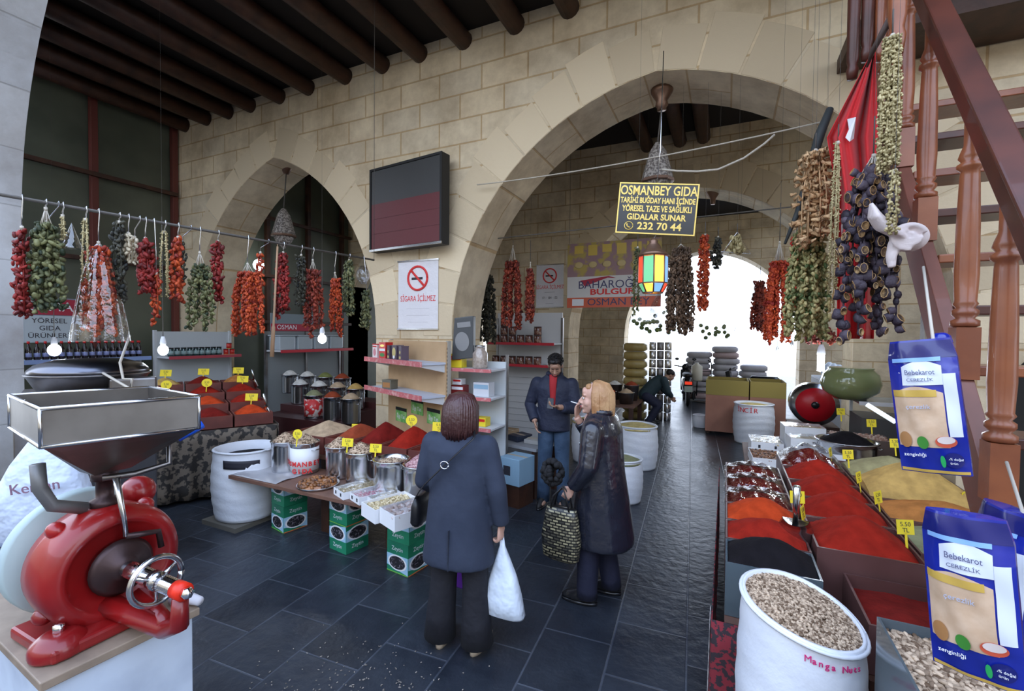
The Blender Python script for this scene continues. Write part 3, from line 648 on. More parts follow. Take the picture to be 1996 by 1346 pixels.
for z,l in((1.66,'upper'),(1.34,'lower')):
    MB(GM).box(-1.17,.0,.0,.32,z-.02,z).build('shelf_board',mat('shelf_blue_grey',(.55,.60,.70),.4),g)
    MB(GM).box(-1.19,.02,-.012,.0,z-.035,z+.015).build('edge_strip',mat('pink_red_strip',(.60,.16,.17),.45,c2=(.75,.45,.42),ns=20,lo=.5,hi=.7),g)
    for x in(-1.15,-.02): MB(GM).prism([(.0,z-.02),(.32,z-.02),(.32,z-.10),(.02,z-.04)],x-.005,x+.005,'x').build('shelf_bracket',shelfw,g)
grz=math.atan2(-gx.y,-gx.x)
def gp(x,y,z): return GM@V3((x,y,z))
m_pink=mat('tin_white',(.80,.72,.70),.4); m_red=mat('tin_red',(.60,.02,.02),.35); m_pur=mat('tin_dusk',(.10,.07,.10),.35); m_gold=mat('tin_gold',(.62,.52,.20),.35)
def f1(t,M_,w,d,h): decal(t,M_,ovalpts(0,h*.45,w*.28,h*.28),mat('tea_glass_print',(.62,.25,.28),.5),-d/2-.001); decal(t,M_,[(-w*.4,h*.82),(w*.4,h*.82),(w*.4,h*.92),(-w*.4,h*.92)],m_red,-d/2-.001)
def f2(t,M_,w,d,h): decal(t,M_,[(-w*.42,h*.5),(w*.42,h*.5),(w*.42,h*.66),(-w*.42,h*.66)],paperw,-d/2-.001); decal(t,M_,ovalpts(0,h*.26,w*.36,h*.12),mat('leaf_print',(.05,.25,.06),.5),-d/2-.001); decal(t,M_,ovalpts(0,h*.84,w*.3,h*.08),goldm,-d/2-.001)
def f3(t,M_,w,d,h): decal(t,M_,ovalpts(0,h*.6,w*.22,h*.12),m_gold,-d/2-.001); decal(t,M_,[(-w*.3,h*.12),(w*.3,h*.12),(w*.3,h*.3),(-w*.3,h*.3)],m_gold,-d/2-.001)
def f4(t,M_,w,d,h): decal(t,M_,ovalpts(0,h*.55,w*.36,h*.36),m_gold,-d/2-.001); decal(t,M_,ovalpts(0,h*.22,w*.2,h*.12),paperw,-d/2-.002)
tin(gp(-1.05,.10,1.662),.13,.09,.17,grz,'white and pink tin with a tea glass print, leftmost on the upper shelf',m_pink,m_red,fn=f1)
tin(gp(-.86,.10,1.662),.12,.12,.195,grz+.25,'tall red tea tin with a white band on the upper shelf',m_red,fn=f2)
tin(gp(-.725,.10,1.662),.06,.10,.16,grz,'slim dark purple tin right of the red tin',m_pur,fn=f3)
tin(gp(-.60,.10,1.662),.115,.10,.165,grz,'dark tin with a big golden oval on the upper shelf',m_pur,fn=f4)
tin(gp(-.475,.10,1.662),.065,.10,.16,grz,'slim dark tin at the right end of the upper shelf row',m_pur,fn=f3)
tin(gp(-.80,.12,1.342),.15,.12,.10,grz+.3,'low greenish brown tin alone on the lower shelf',mat('tin_olive',(.16,.15,.11),.4),fn=lambda t,M_,w,d,h: decal(t,M_,[(-w*.4,h*.2),(w*.4,h*.2),(w*.4,h*.8),(-w*.4,h*.8)],mat('orange_print',(.40,.18,.06),.5),-d/2-.001))
for i,(x,z,l) in enumerate([(-.86,1.03,'left'),(-.52,1.16,'middle'),(-.20,1.10,'right')]):
    t=T('green_leaflet','black topped green leaflet pinned on the pegboard, %s of three'%l,'leaflet',gp(x,.31,z),'green leaflets'); 
    MB(GM).box(x-.12,x+.12,.312,.317,z-.08,z+.08).build('sheet',mat('leaflet_green',(.06,.35,.06),.5,c2=(.35,.6,.2),ns=12),t)
    MB(GM).box(x-.12,x+.12,.310,.3118,z+.045,z+.08).build('black_header',black,t)
    Q=GM@MX.Translation((x,.309,z-.02))@MX.Rotation(PI/2,4,'X'); text('İlgi Tat',t,Q,.06,paperw)
# ================= centre table: board on stacked boxes, nut pots, trays
YB=2.86
t=T('display_board','long brown board laid on stacked green boxes, carrying nut pots','board',(-3.1,3.1,.56))
MB().box(-4.32,-2.02,YB-.06,YB+.50,.525,.56).build('board',board,t,bev=.004)
t=T('trestle','dark wooden trestle behind the green boxes under the long board','trestle',(-3.0,3.2,0))
for x in(-3.50,-2.70): MB().box(x-.05,x+.05,3.22,3.32,0,.522).build('leg',wood_dk,t)
MB().box(-3.45,-2.75,3.25,3.29,.38,.46).build('crossbar',wood_dk,t)
grn=mat('carton_green',(.01,.16,.09),.45,c2=(.02,.26,.13),ns=3); lblu=mat('carton_pale_blue',(.38,.62,.80),.5); olive=mat('olive_picture',(.015,.015,.02),.5,c2=(.25,.22,.25),ns=60,lo=.55,hi=.6); lime=mat('carton_lime',(.20,.55,.08),.5); orng=mat('carton_orange',(.65,.18,.05),.5)
def greenbox(c,rz,label,flip=False):
    def des(t,M_,w,d,h):
        for face in(0,1):
            Q=M_@(MX() if face==0 else MX.Rotation(PI/2,4,'Z')); ww,dd=(w,d) if face==0 else (d,w); y=-dd/2
            f=(lambda z:h-z) if flip else (lambda z:z)
            decal(t,Q,[(-ww*.49,f(h*.42)),(ww*.49,f(h*.42)),(ww*.49,f(h*.97)),(-ww*.49,f(h*.80))][::1],lblu,y-.0005,'pale_panel')
            decal(t,Q,ovalpts(0,f(h*.66),ww*.44,h*.25),paperw,y-.0015,'white_oval')
            decal(t,Q,ovalpts(0,f(h*.66),ww*.37,h*.205),olive,y-.0025,'olive_picture')
            decal(t,Q,[(-ww*.49,f(h*.965)),(ww*.49,f(h*.965)),(ww*.49,f(h*.995)),(-ww*.49,f(h*.995))],lime if face==0 else orng,y-.001,'colour_edge')
            text('Özçınar' if False else 'Zeytin',t,Q@MX.Translation((0,y-.002,f(h*.22)))@MX.Rotation(PI/2,4,'X'),h*.19,mat('pale_script',(.62,.70,.72),.5),.0006)
    return cardbox(c,.24,.24,.255,rz,label,grn,'olive_carton','box','green olive cartons',des)
st=[((-3.92,3.16),rad(-12),'leftmost'),((-3.07,3.10),rad(-9),'middle'),((-2.36,3.04),rad(-7),'rightmost')]
for (x,y),rz,l in st:
    greenbox((x,y,0.0),rz,'green olive carton, bottom one of the %s stack under the long board'%l,flip=(l!='middle'))
    greenbox((x+.005,y-.004,.257),rz+.03,'green olive carton, top one of the %s stack under the long board'%l)
# nut pots
osb=mat('label_white_red',(.85,.86,.88),.5)
np_=[(545,862,'pale nuts',pist,'first from left'),(594,862,'pale pistachios',pist,'second from left, with a lettered label'),(652,872,'pistachios',pist,'third from left'),(703,880,'pistachios',pist,'fourth from left'),(763,895,'sparse pale nuts',pist,'fifth from left, only half full'),(822,905,'purplish nuts',pistp,'rightmost')]
for i,(px,py,nme,pm,pos) in enumerate(np_):
    z=.562; h=.29; q=at(px,py,Z=z+h); x,y=q.x,max(q.y,YB+.19)+(.07 if i in(0,2) else 0); r=.134 if i<4 else .152
    t=pot((x,y,z),r,h,'steel pot of %s on the long board, %s'%(nme,pos),osb if i==1 else None,'nut pots on the long board')
    if i==1:
        for j,(s,sz) in enumerate((('OSMANBEY',.062),('GIDA',.062))):
            for k,ch in enumerate(s):
                a=rad(-52)+(k-len(s)/2+.5)*sz*.80/r
                text(ch,t,MX.Translation((x+(r+.003)*math.cos(a),y+(r+.003)*math.sin(a),z+.105-.068*j))@MX.Rotation(a+PI/2,4,'Z')@MX.Rotation(PI/2,4,'X'),sz,redink,.001,bold=.002)
    top=z+h-(.04 if i==4 else .015); hh=.10 if i!=4 else .05
    stuff(seedmesh((x,y),r*.93,top,hh,430,.0085).build('nut_heap',pm),'%s filling the %s pot on the long board'%(nme,pos.split(',')[0]),'nuts')
for px,py,D,l,rn in [(578,838,4.35,'rounded yellow card behind the second nut pot',1),(676,853,4.15,'yellow card between the third and fourth nut pots',0),(731,865,4.0,'yellow card behind the fourth nut pot',0)]:
    q=at(px,py+28,D=D); price((q.x,q.y,q.z),l,rad(15),.11,.075,rnd=rn)
# plastic sheet, dried fruit tray
t=T('plastic_sheet','thin clear plastic sheet spread at the left end of the long board','sheet',(-3.95,3.0,.561))
b=MB(); b.surf(lambda u,v: V3((-4.30+.62*u,2.82+.40*v,.5625+.012*abs(math.sin(u*7+v*3)*math.sin(v*6)))),24,16); b.build('sheet',mat('film_sheet',(.75,.74,.76),.25,tr=.55),t,solid=.0015)
q=at(615,945,Z=.575)
o=MB().lathe([(.001,0),(.17,0),(.185,.02),(.18,.022),(.16,.006),(.001,.006)],(q.x,q.y+.03,.5635),24); tag(o.build('fruit_tray',steel),'round shallow tray of dried fruit on the long board','tray')
stuff(seedmesh((q.x,q.y+.03),.16,.585,.05,130,.020,1.3).build('dried_fruit_heap',datem),'shiny brown dried fruit piled on the round tray of the long board','dried fruit')
def whitetray(c,w,d,h,rz,label,fillmt,fn='seeds',s=.008,n=260,logo=True,filmon=True):
    t=T('white_tray',label,'box',c,'white cardboard trays'); M_=TR(c,rz)
    MB(M_).tray(-w/2,w/2,-d/2,d/2,0,h,.006,.006).build('tray_body',paperw,t)
    tb=[c for c in bpy.data.objects if c.parent==t][0]
    if logo:
        for k in(-1,1): decal(tb,M_,[(k*w*.25-.012,h*.3),(k*w*.25+.012,h*.3),(k*w*.25+.012,h*.75),(k*w*.25-.012,h*.75)],ink,-d/2-.0005,'print')
    stuff(seedmesh(None,0,h-.028,.012,n,s,T_=M_,rect=(-w/2+.01,w/2-.01,-d/2+.01,d/2-.01)).build('tray_filling',fillmt),'filling of the %s'%label,'nuts')
    if filmon:
        b=MB(M_); b.surf(lambda u,v: V3(((u-.5)*w*1.02,(v-.5)*d*1.02,h+.003+.006*abs(math.sin(u*9+v*5)))),14,14); b.build('film_cover',film,t)
    return t
q=at(672,945,Z=.60); whitetray((-2.86,3.00,.562),.20,.36,.06,rad(-22),'first white tray beside the dried fruit, covered in film',seedl)
whitetray((-2.66,2.94,.562),.18,.30,.06,rad(-22),'small white tray of pinkish sweets on the long board',mat('pink_sweets',(.75,.25,.35),.5,c2=(.85,.80,.78),isl=1),s=.010,n=120)
whitetray((-2.46,2.90,.562),.18,.26,.065,rad(-22),'small white tray with a green mark on the long board',seedl,n=150)
whitetray((-2.26,2.70,.59),.22,.36,.10,rad(-22),'large white tray of pale seeds jutting over the rightmost cartons',seedl,logo=False,n=420,filmon=False)
whitetray((-2.035,2.64,.60),.22,.36,.11,rad(-22),'large white tray of bagged nuts ending the long board',mat('bagged_nuts',(.60,.45,.40),.3,c2=(.85,.8,.78),isl=1),logo=False,s=.016,n=110)
# spice bins of the centre table
t=T('centre_spice_table','low dark table holding the wooden spice bins behind the nut pots','table',(-2.9,3.6,0))
MB().box(-4.34,-2.10,3.40,4.0,.64,.68).build('table_top',board,t)
for x in(-4.28,-2.16):
    for y in(3.46,3.94): MB().box(x-.03,x+.03,y-.03,y+.03,0,.64).build('leg',wood_dk,t)
cb=[(-4.30,-3.74,P_BE,'beige powder','leftmost',.16),(-3.72,-3.40,P_BR,'brick red powder','second from left',.17),(-3.38,-3.04,P_DR,'dark red powder','third from left',.22),(-3.02,-2.68,P_RE,'red powder','fourth from left',.21),(-2.66,-2.14,P_OR,'bright orange-red powder','rightmost',.22)]
for x0,x1,pm,nme,pos,hh in cb:
    o=MB().tray(x0,x1,3.42,3.97,.683,.86,.015,.02).build('spice_bin',binwood); tag(o,'reddish wooden spice bin of the centre table, %s'%pos,'bin','spice bins of the centre table')
    heap('%s mounded in the %s bin of the centre table'%(nme,pos),'spice',MX(),x0+.017,x1-.017,3.437,3.953,.80,hh,pm,py=.6,sharp=1.2)
for px,py,D,l,rn in [(690,848,4.9,'narrow yellow card between the two left bins of the centre table',0),(801,835,4.75,'rounded yellow card behind the red heap of the centre table',1),(855,846,4.6,'large yellow card on the bright orange-red heap',0)]:
    q=at(px,py,D=D); price((q.x,q.y,q.z-.02),l,rad(15),.07 if 'narrow' in l else .14,.09,rnd=rn)
q=at(870,825,D=4.5); scoop((q.x,q.y,q.z),rad(160),'metal scoop standing at the right end of the centre spice bins',1,1.0)
# big sack on the left
q=at(452,1020,Z=.05); s_,_P=sack((q.x-.12,q.y+.24,.05),.30,.70,'tall white woven sack with rolled rim and a dark patch left of the long board',tilt=.0,lines=None)
o=MB(); o.box(q.x-.38,q.x+.14,q.y-.06,q.y+.52,0,.045); tag(o.build('wooden_pallet',mat('pallet',(.12,.11,.09),.8)),'small low wooden pallet under the tall white sack','pallet')
sx_,sy_=q.x-.12,q.y+.24
b=MB(); b.lathe([(.001,.0),(.255,0),(.255,.02),(.001,.05)],(sx_,sy_,.64),28); stuff(b.build('dark_grain',P_BK),'dark grain low inside the tall white sack','grain')
b=MB(); b.surf(lambda u,v:(sx_+(.306+.004*v)*math.cos(rad(-75+62*u)),sy_+(.306+.004*v)*math.sin(rad(-75+62*u)),.60-.02*u+.085*v),12,3); ob=b.build('dark_patch',mat('patch',(.02,.02,.03),.6),s_,solid=.003)
# ================= right hand spice table, under the stair
binst=mat('plum_bin',(.13,.06,.055),.35,c2=(.08,.035,.03),ns=3); glassb=mat('thick_clear_bin',(.16,.21,.24),.15,tr=.5)
t=T('long_spice_table','long low table draped with a red rug under the right hand spice bins','table',(.9,3.9,0))
MB().box(.02,1.72,2.44,5.35,.50,.55).build('table_top',board,t)
for x in(.08,1.6):
    for y in(2.52,5.2): MB().box(x-.04,x+.04,y-.04,y+.04,0,.5).build('leg',wood_dk,t)
rug=mat('rug_pattern',(.22,.02,.03),.9,c2=(.03,.02,.025),ns=34,det=3,lo=.48,hi=.52)
b=MB(); b.surf(lambda u,v:(-.035-.02*math.sin(u*60)*(1-v)*.6,2.40+2.9*u,.02+.55*v),90,6); b.surf(lambda u,v:(-.035+.5*u,2.40,.02+.55*v),12,4); b.build('rug',rug,t,solid=.006)
b=MB(); b.surf(lambda u,v:(-.044-.02*math.sin((.04+.05*u)*60)*(1-v)*.6,2.46+.06*u,.02+.55*v),4,6); b.build('pale_band',mat('rug_pale_band',(.55,.50,.48),.9,c2=(.2,.2,.2),ns=30),t,solid=.004)
def cell(x0,x1,y0,y1,z0,z1,mt,lab,name='spice_bin',cat='bin',grp='bins of the long right table'):
    o=MB().tray(x0,x1,y0,y1,z0,z1,.010,.015).build(name,mt); return tag(o,lab,cat,grp)
H=.84
# column 1 (aisle side)
c1=[(2.50,2.80,P_BK,'black','first from the camera'),(2.81,3.10,P_RE,'bright orange-red','second from the camera'),(3.11,3.42,P_OR,'vivid orange','third from the camera'),(3.43,3.78,P_DR,'dark red','fourth, under cling film'),(3.79,4.14,P_DR,'dark red','fifth, under cling film'),(4.15,4.50,P_DR,'dark red','sixth and farthest, under cling film')]
for i,(y0,y1,pm,nme,pos) in enumerate(c1):
    cell(.02,.43,y0,y1,.553,H-.02,glassb if i==0 else binst,'bin of %s powder, aisle row of the right table, %s'%(nme,pos.split(',')[0]))
    heap('%s powder, aisle row of the right table, %s'%(nme,pos),'spice',MX(),.032,.418,y0+.012,y1-.012,H-.03 if i<3 else H-.06,(.11,.10,.12,.07,.07,.07)[i],pm,py=.55,sharp=1.3)
    if i>2:
        b=MB(); b.surf(lambda u,v: (.005+.44*u,y0+(y1-y0)*v,H-.05+.10*(math.sin(PI*u)**.6)*(math.sin(PI*v)**.6)+.012*math.sin(u*31+v*6)*math.sin(v*9)),40,14)
        tag(b.build('cling_film',film),'shiny cling film over the %s'%('fourth aisle bin of the right table','fifth aisle bin of the right table','sixth aisle bin of the right table')[i-3],'film')
# column 2
c2_=[(2.80,3.26,P_RE,'red','nearest'),(3.27,3.66,P_RE,'deep red','second'),(3.67,4.06,P_RE,'deep red','third'),(4.07,4.48,P_RE,'red','fourth'),(4.49,4.92,P_DR,'dark red, film covered','farthest')]
for i,(y0,y1,pm,nme,pos) in enumerate(c2_):
    z=H+.02
    cell(.45,.90,y0,y1,.553,z,binst,'bin of %s powder in the middle row of the right table, %s'%(nme.split(',')[0],pos))
    heap('%s powder in the middle row of the right table, %s'%(nme,pos),'spice',MX(),.462,.888,y0+.012,y1-.012,z-.03,.15,pm,sharp=1.3)
b=MB(); b.surf(lambda u,v:(.45+.45*u,4.49+.43*v,H+.02+.15*(math.sin(PI*u)**.7)*(math.sin(PI*v)**.7)+.014*math.sin(u*23+v*8)),30,14); tag(b.build('cling_film',film),'shiny cling film over the farthest middle row bin of the right table','film')
# column 3
c3_=[(3.00,3.50,P_GG,'grey-green','nearest',.10),(3.51,3.92,P_OB,'orange-brown','second',.12),(3.93,4.45,P_OC,'ochre','third, the tallest heap',.26),(4.46,4.95,P_GR,'pale green-beige','farthest',.17)]
for i,(y0,y1,pm,nme,pos,hh) in enumerate(c3_):
    cell(.93,1.60,y0,y1,.553,H,binst,'bin of %s powder, stair side of the right table, %s'%(nme,pos.split(',')[0]))
    heap('%s powder in the stair side row of the right table, %s'%(nme,pos),'spice',MX(),.942,1.588,y0+.012,y1-.012,H-.03,hh,pm,px=.45,sharp=1.2)
# front extra bins on crates
for (x0,x1,y0,y1,z1,lab) in ((.56,.92,2.06,2.74,.49,'dark crate supporting the nearest dull red bin'),):
    tag(MB().box(x0,x1,2.28,2.42,0,.55).build('wooden_crate',wood_dk),lab,'crate')
cell(.56,.93,2.32,2.78,.553,.76,binst,'dull red powder bin set before the middle row, nearest the hanging bags'); heap('dull red powder in the low bin before the middle row of the right table','spice',MX(),.572,.918,2.332,2.768,.70,.03,P_DR)
t=T('clear_nut_bin','clear plastic bin of pistachios at the lower right corner','bin',(.76,2.0,.49))
MB().tray(.52,.93,1.52,2.06,.63,.93,.008,.01).build('bin_body',glassb,t); tag(MB().box(.53,.92,1.53,2.05,0,.625).build('wooden_crate',wood_dk),'dark crate under the clear plastic bin of pistachios','crate')
stuff(seedmesh(None,0,.885,.02,2400,.0095,rect=(.535,.915,1.535,2.045),u=6,v=5).build('pistachio_heap',pist),'pistachios filling the clear bin at the lower right corner','nuts')
# near sack of pistachios
from mathutils import Euler
sx,sy=.30,2.185; SR=.222; SH=.84; STL=.24; SA=rad(62)
s_,_P=sack((sx,sy,0),SR,SH,'big white woven sack of pistachios in the right foreground with red print at the rim',tilt=STL,ang=SA,lines=[('Manga Nuts',rad(-66),.93,.034)],lm=mat('crimson_print',(.70,.03,.20),.6))
def stz(q,a): return SH-.018+STL*q*math.sin(a-SA)+.022*(1-(q/(SR*.93))**2)
b=MB(); b.m=1; n=28
vs=[(sx,sy,stz(0,0))]+[(sx+q*math.cos(2*PI*i/n),sy+q*math.sin(2*PI*i/n),stz(q,2*PI*i/n)-.003) for q in (.08,.15,SR*.93) for i in range(n)]
fs=[(0,1+i,1+(i+1)%n) for i in range(n)]+[(1+j*n+i,1+(j+1)*n+i,1+(j+1)*n+(i+1)%n,1+j*n+(i+1)%n) for j in range(2) for i in range(n)]
b.add(vs,fs,True); b.m=0
for i in range(3400):
    q=math.sqrt(R.random())*SR*.93; a=R.uniform(0,2*PI)
    b.ell((sx+q*math.cos(a),sy+q*math.sin(a),stz(q,a)+R.uniform(.0,.006)),(.0090,.0062,.0055),Euler((R.uniform(-.6,.6),R.uniform(-.6,.6),R.uniform(0,6))),6,4)
stuff(b.build('pistachio_heap',[pist,mat('shell_shade_brown',(.16,.10,.06),.8)]),'pistachios filling the big white sack in the right foreground','nuts')
# cards on the right table
CR=[(1556,975,'yellow card between the vivid orange bin and the middle row',3.3,.3),(1570,1010,'narrow yellow card seen edge-on by the scoop on the right table',3.05,1.25),(1622,885,'narrow yellow card at the far end of the middle row',4.7,1.2),(1655,890,'pale yellow card beside the pale green-beige powder',4.45,.4),(1678,935,'narrow yellow card beside the ochre powder',3.95,1.05),(1716,975,'tall yellow card beside the orange-brown powder',3.55,.9),(1768,1040,'large yellow card at the right edge of the nearest middle bin',3.02,.35),(1700,828,'yellow card in the wide pan of black spice',5.6,.25),(1747,858,'small yellow card behind the upper hanging bag',4.85,.4),(1640,805,'yellow card in front of the pale nuts by the wooden post',6.2,.3),(1886,975,'tiny yellow card at the far right corner of the stair side row',4.05,1.0)]
for px,py,l,Y,rz in CR:
    q=at(px,py,Y=Y); k=.8 if Y<3.2 else 1
    if 'behind the upper' in l: q.z=1.04
    price((q.x,q.y,q.z-.07*k),l,rz,.085 if 'narrow' not in l else .085,.075,lines=('5.50','TL'))
q=at(1551,1030,Y=2.92); scoop((q.x,q.y,q.z+.02),rad(175),'shiny round metal scoop standing between the aisle row and the middle row',1.6,1.15)
# far part of the right table: trays, pan, nuts
t=T('rear_goods_table','low table beyond the long right table with white trays and a steel pan','table',(1.1,6.1,0))
MB().box(.22,1.72,5.45,6.75,.50,.55).build('table_top',board,t)
for x in(.3,1.66):
    for y in(5.52,6.68): MB().box(x-.04,x+.04,y-.04,y+.04,0,.5).build('leg',wood_dk,t)
def wt(px,py,Y,z,w,d,h,rz,lab,fillm,**k): q=at(px,py,Y=Y); return whitetray((q.x,Y,z),w,d,h,rz,lab,fillm,**k)
whitetray((.42,5.75,.553),.30,.50,.10,.05,'white tray of brown raisins at the aisle end of the rear table',datem,s=.014,n=260,logo=False,filmon=False)
whitetray((.46,6.35,.553),.34,.40,.14,.05,'clear lidded white tray of small packets behind the raisins',seedl,s=.016,n=60)
whitetray((.90,5.72,.553),.42,.30,.20,.08,'deep blank white box in the middle of the rear right table',paperw,s=.01,n=10,logo=False,filmon=False)
whitetray((.88,6.12,.553),.42,.30,.26,.08,'white film covered tray behind the deep blank box',seedl,n=80)
whitetray((.86,6.50,.553),.42,.30,.32,.08,'rearmost white film covered tray of the rear right table',seedl,n=80)
q=at(1655,840,Y=5.75); pot((q.x,5.85,.553),.27,.30,'wide steel pan heaped with black spice on the rear right table',None,None,30)
b=MB(); b.lathe([(.001,.80),(.25,.80),(.25,.83),(.15,.90),(.05,.95),(.001,.955)],(q.x,5.85,0),24); stuff(b.build('black_spice_heap',P_BK),'black spice mounded in the wide steel pan','spice')
t=T('nut_case','shallow brown case of pale pink nuts behind the wide pan','case',(1.75,6.5,.553)); MB().tray(1.12,1.70,6.30,6.72,.553,.80,.012,.01).build('case_body',bincard,t)
stuff(seedmesh(None,0,.78,.03,300,.012,rect=(1.14,1.68,6.32,6.70)).build('nut_filling',mat('pinkish_nuts',(.50,.28,.20),.7,c2=(.75,.58,.48),isl=1)),'pale pinkish nuts in the shallow brown case','nuts')
# glass shelf with green jar, red-lidded machine, wooden post, bulbs
t=T('glass_counter','glass topped counter with a white rail beyond the right table','counter',(2.1,6.9,0))
MB().box(1.55,3.6,6.95,7.6,0,.95).build('counter_body',mat('dark_counter',(.10,.10,.10),.4),t)
MB().box(1.50,3.65,6.90,7.62,1.13,1.15).build('glass_top',acr,t); MB().box(1.50,3.65,6.88,6.90,1.115,1.16).build('white_rail',white,t)
for x in(1.56,2.6,3.6): MB().box(x-.015,x+.015,7.55,7.6,.952,1.128).build('rail_post',white,t)
q=at(1657,765,Y=7.2); t=T('green_jar','big round glass jar of green olives on the glass counter','jar',(q.x,7.2,1.152))
MB().lathe([(.001,0),(.17,0),(.30,.10),(.33,.20),(.30,.32),(.24,.38),(.25,.40),(.24,.405),(.001,.40)],(q.x,7.2,1.152),30).build('jar_glass',mat('greenish_glass',(.42,.48,.22),.1,coat=.8,tr=.35),t)
MB().lathe([(.001,.02),(.16,.02),(.29,.10),(.315,.20),(.30,.27),(.001,.27)],(q.x,7.2,1.152),24).build('olives',mat('olive_fill',(.28,.34,.05),.4),t)
q=at(1582,765,Y=8.0); t=T('red_drum','red round drum lid with a dark hub beyond the right table','drum',(q.x,8.0,.72))
MB().lathe([(.001,0),(.30,0),(.30,.30),(.27,.33),(.001,.33)],(q.x,7.72,.98),28,'y').build('drum_body',steel,t); MB().lathe([(.001,0),(.24,0),(.24,.03),(.001,.03)],(q.x,7.685,.98),28,'y').build('red_disc',mat('disc_red',(.55,.01,.02),.35),t); MB().lathe([(.001,0),(.05,0),(.05,.02),(.001,.02)],(q.x,7.66,.98),12,'y').build('hub',blackg,t)
MB().box(q.x-.3,q.x+.3,7.7,8.2,0,.675).build('drum_stand',wood_dk,t)
tag(MB().box(1.98,2.06,6.80,6.86,.0,1.12).build('wooden_post',mat('light_wood_post',(.62,.34,.16),.6)),'short light wooden post before the glass counter','post')
q=at(1735,800,Y=4.97); b=MB(); b.tube([at(1690,788,Y=5.4),at(1745,822,Y=5.4)],.022,10); t_=b.build('tube_light',mat('tube_glow',(.85,.95,1),.3,em=1.0)); tag(t_,'short white fluorescent tube slanting behind the upper hanging bag','tube light')
# plain box at the right behind the stair foot
t=T('rear_shelf_unit','dark shelf unit with white rails and small goods behind the stair','shelf unit',(2.6,5.0,0)); 
MB().box(2.02,2.08,6.0,6.75,.56,2.3).build('side_board',wood_dk,t) ; MB().box(2.08,3.4,6.72,6.76,.56,2.3).build('back_board',mat('dark_back',(.06,.06,.06),.6),t)
for z in(1.28,1.60,2.02): MB().box(2.08,3.4,6.05,6.72,z,z+.025).build('shelf_board',white,t)
MB().box(2.02,2.05,5.96,6.0,.56,2.3).build('white_upright',white,t)
MB().box(2.02,3.45,6.0,6.76,.0,.555).build('base_cabinet',wood_dk,t)
for i in range(7): 
    tt=T('goods_jar','small dark jar with red lid on the shelf behind the stair','jar',(2.2+.17*i,6.2,1.626),'red lidded jars behind the stair'); MB().cyl((2.2+.17*i,6.2,1.626),.05,.14,12).build('jar_glass',greenj,tt); MB().cyl((2.2+.17*i,6.2,1.767),.048,.025,12).build('lid',redcap,tt)
# ================= wooden stair on the right
SXl=.97; SXr=1.95
def handz(y): return 2.46+1.40*(y-2.29)
def strz(y): return handz(y)-1.42
t=T('wooden_stair','reddish wooden stair with turned balusters rising away on the right','stair',(1.4,2.6,0))
def slope(x0,x1,y0,y1,fz,dn,up): 
    return MB().prism([(y0,fz(y0)-dn),(y1,fz(y1)-dn),(y1,fz(y1)+up),(y0,fz(y0)+up)],x0,x1,'x')
slope(SXl-.035,SXl+.035,1.5,4.30,handz,.14,.02).build('hand_rail',wood_sd,t,bev=.008)
slope(SXl-.05,SXl+.05,1.5,4.30,lambda y:handz(y)+.022,.0,.035).build('rail_cap',wood_sd,t,bev=.008)
slope(SXl-.03,SXl+.03,1.5,4.36,strz,.16,.16).build('near_stringer',mat('stringer_brown',(.20,.07,.045),.5,c2=(.14,.05,.03),ns=4,coat=.2),t,bev=.004)
slope(SXr-.03,SXr+.03,1.5,4.36,strz,.16,.16).build('far_stringer',wood_sd,t,bev=.004)
slope(SXr-.035,SXr+.035,1.5,4.30,handz,.14,.02).build('far_hand_rail',wood_sd,t,bev=.008)
k=0; y=1.62
while y<4.2:
    z=strz(y)+.02
    MB().box(SXl+.031,SXr-.031,y-.10,y+.14,z-.02,z+.025).build('tread',wood_sd if k%2 else wood_st,t,bev=.006); y+=.20;k+=1
def baluster(x,y,z0,z1,mt=wood_st):
    h=z1-z0; r=.040; b=MB()
    b.box(x-r*1.05,x+r*1.05,y-r*1.05,y+r*1.05,z0,z0+h*.20)
    pr=[(r*.9,.20),(r*1.25,.205),(r*1.25,.225),(r*.8,.235),(r*1.15,.25),(r*1.15,.265),(r*.8,.275),(r*1.1,.29),(r*.95,.30),(r*1.08,.40),(r*1.0,.60),(r*.85,.78),(r*.80,.80),(r*1.15,.81),(r*1.15,.825),(r*.75,.835),(r*1.05,.85),(r*.9,.87),(r*.6,.90),(r*.6,1.0)]
    b.lathe([(a,z0+h*c) for a,c in pr],(x,y,0),18); return b.build('baluster',mt,t)
for px in(1800,1885,1962):
    q=at(px,500,X=SXl); baluster(SXl,q.y,strz(q.y)+.12,handz(q.y)-.14)
for y in(3.6,4.0): baluster(SXl,y,strz(y)+.12,handz(y)-.14)
for y in(2.2,2.6,3.0,3.4): baluster(SXr,y,strz(y)+.12,handz(y)-.14)
# landing with a small balustrade high up
t=T('stair_landing','dark timber landing with turned posts at the top of the wooden stair','landing',(1.4,4.5,3.9))
MB().box(SXl-.12,6.0,4.42,4.98,4.30,4.42).build('landing_deck',wood_dk,t)
def landpost(px,Y,z0=4.43,z1=5.7,r=.045):
    q=at(px,100,Y=Y); b=MB(); b.lathe([(r,z0),(r,z0+.2),(r*1.3,z0+.22),(r*.8,z0+.25),(r*1.1,z0+.4),(r*.9,z1-.2),(r,z1)],(q.x,Y,0),14); b.build('landing_post',wood_st,t)
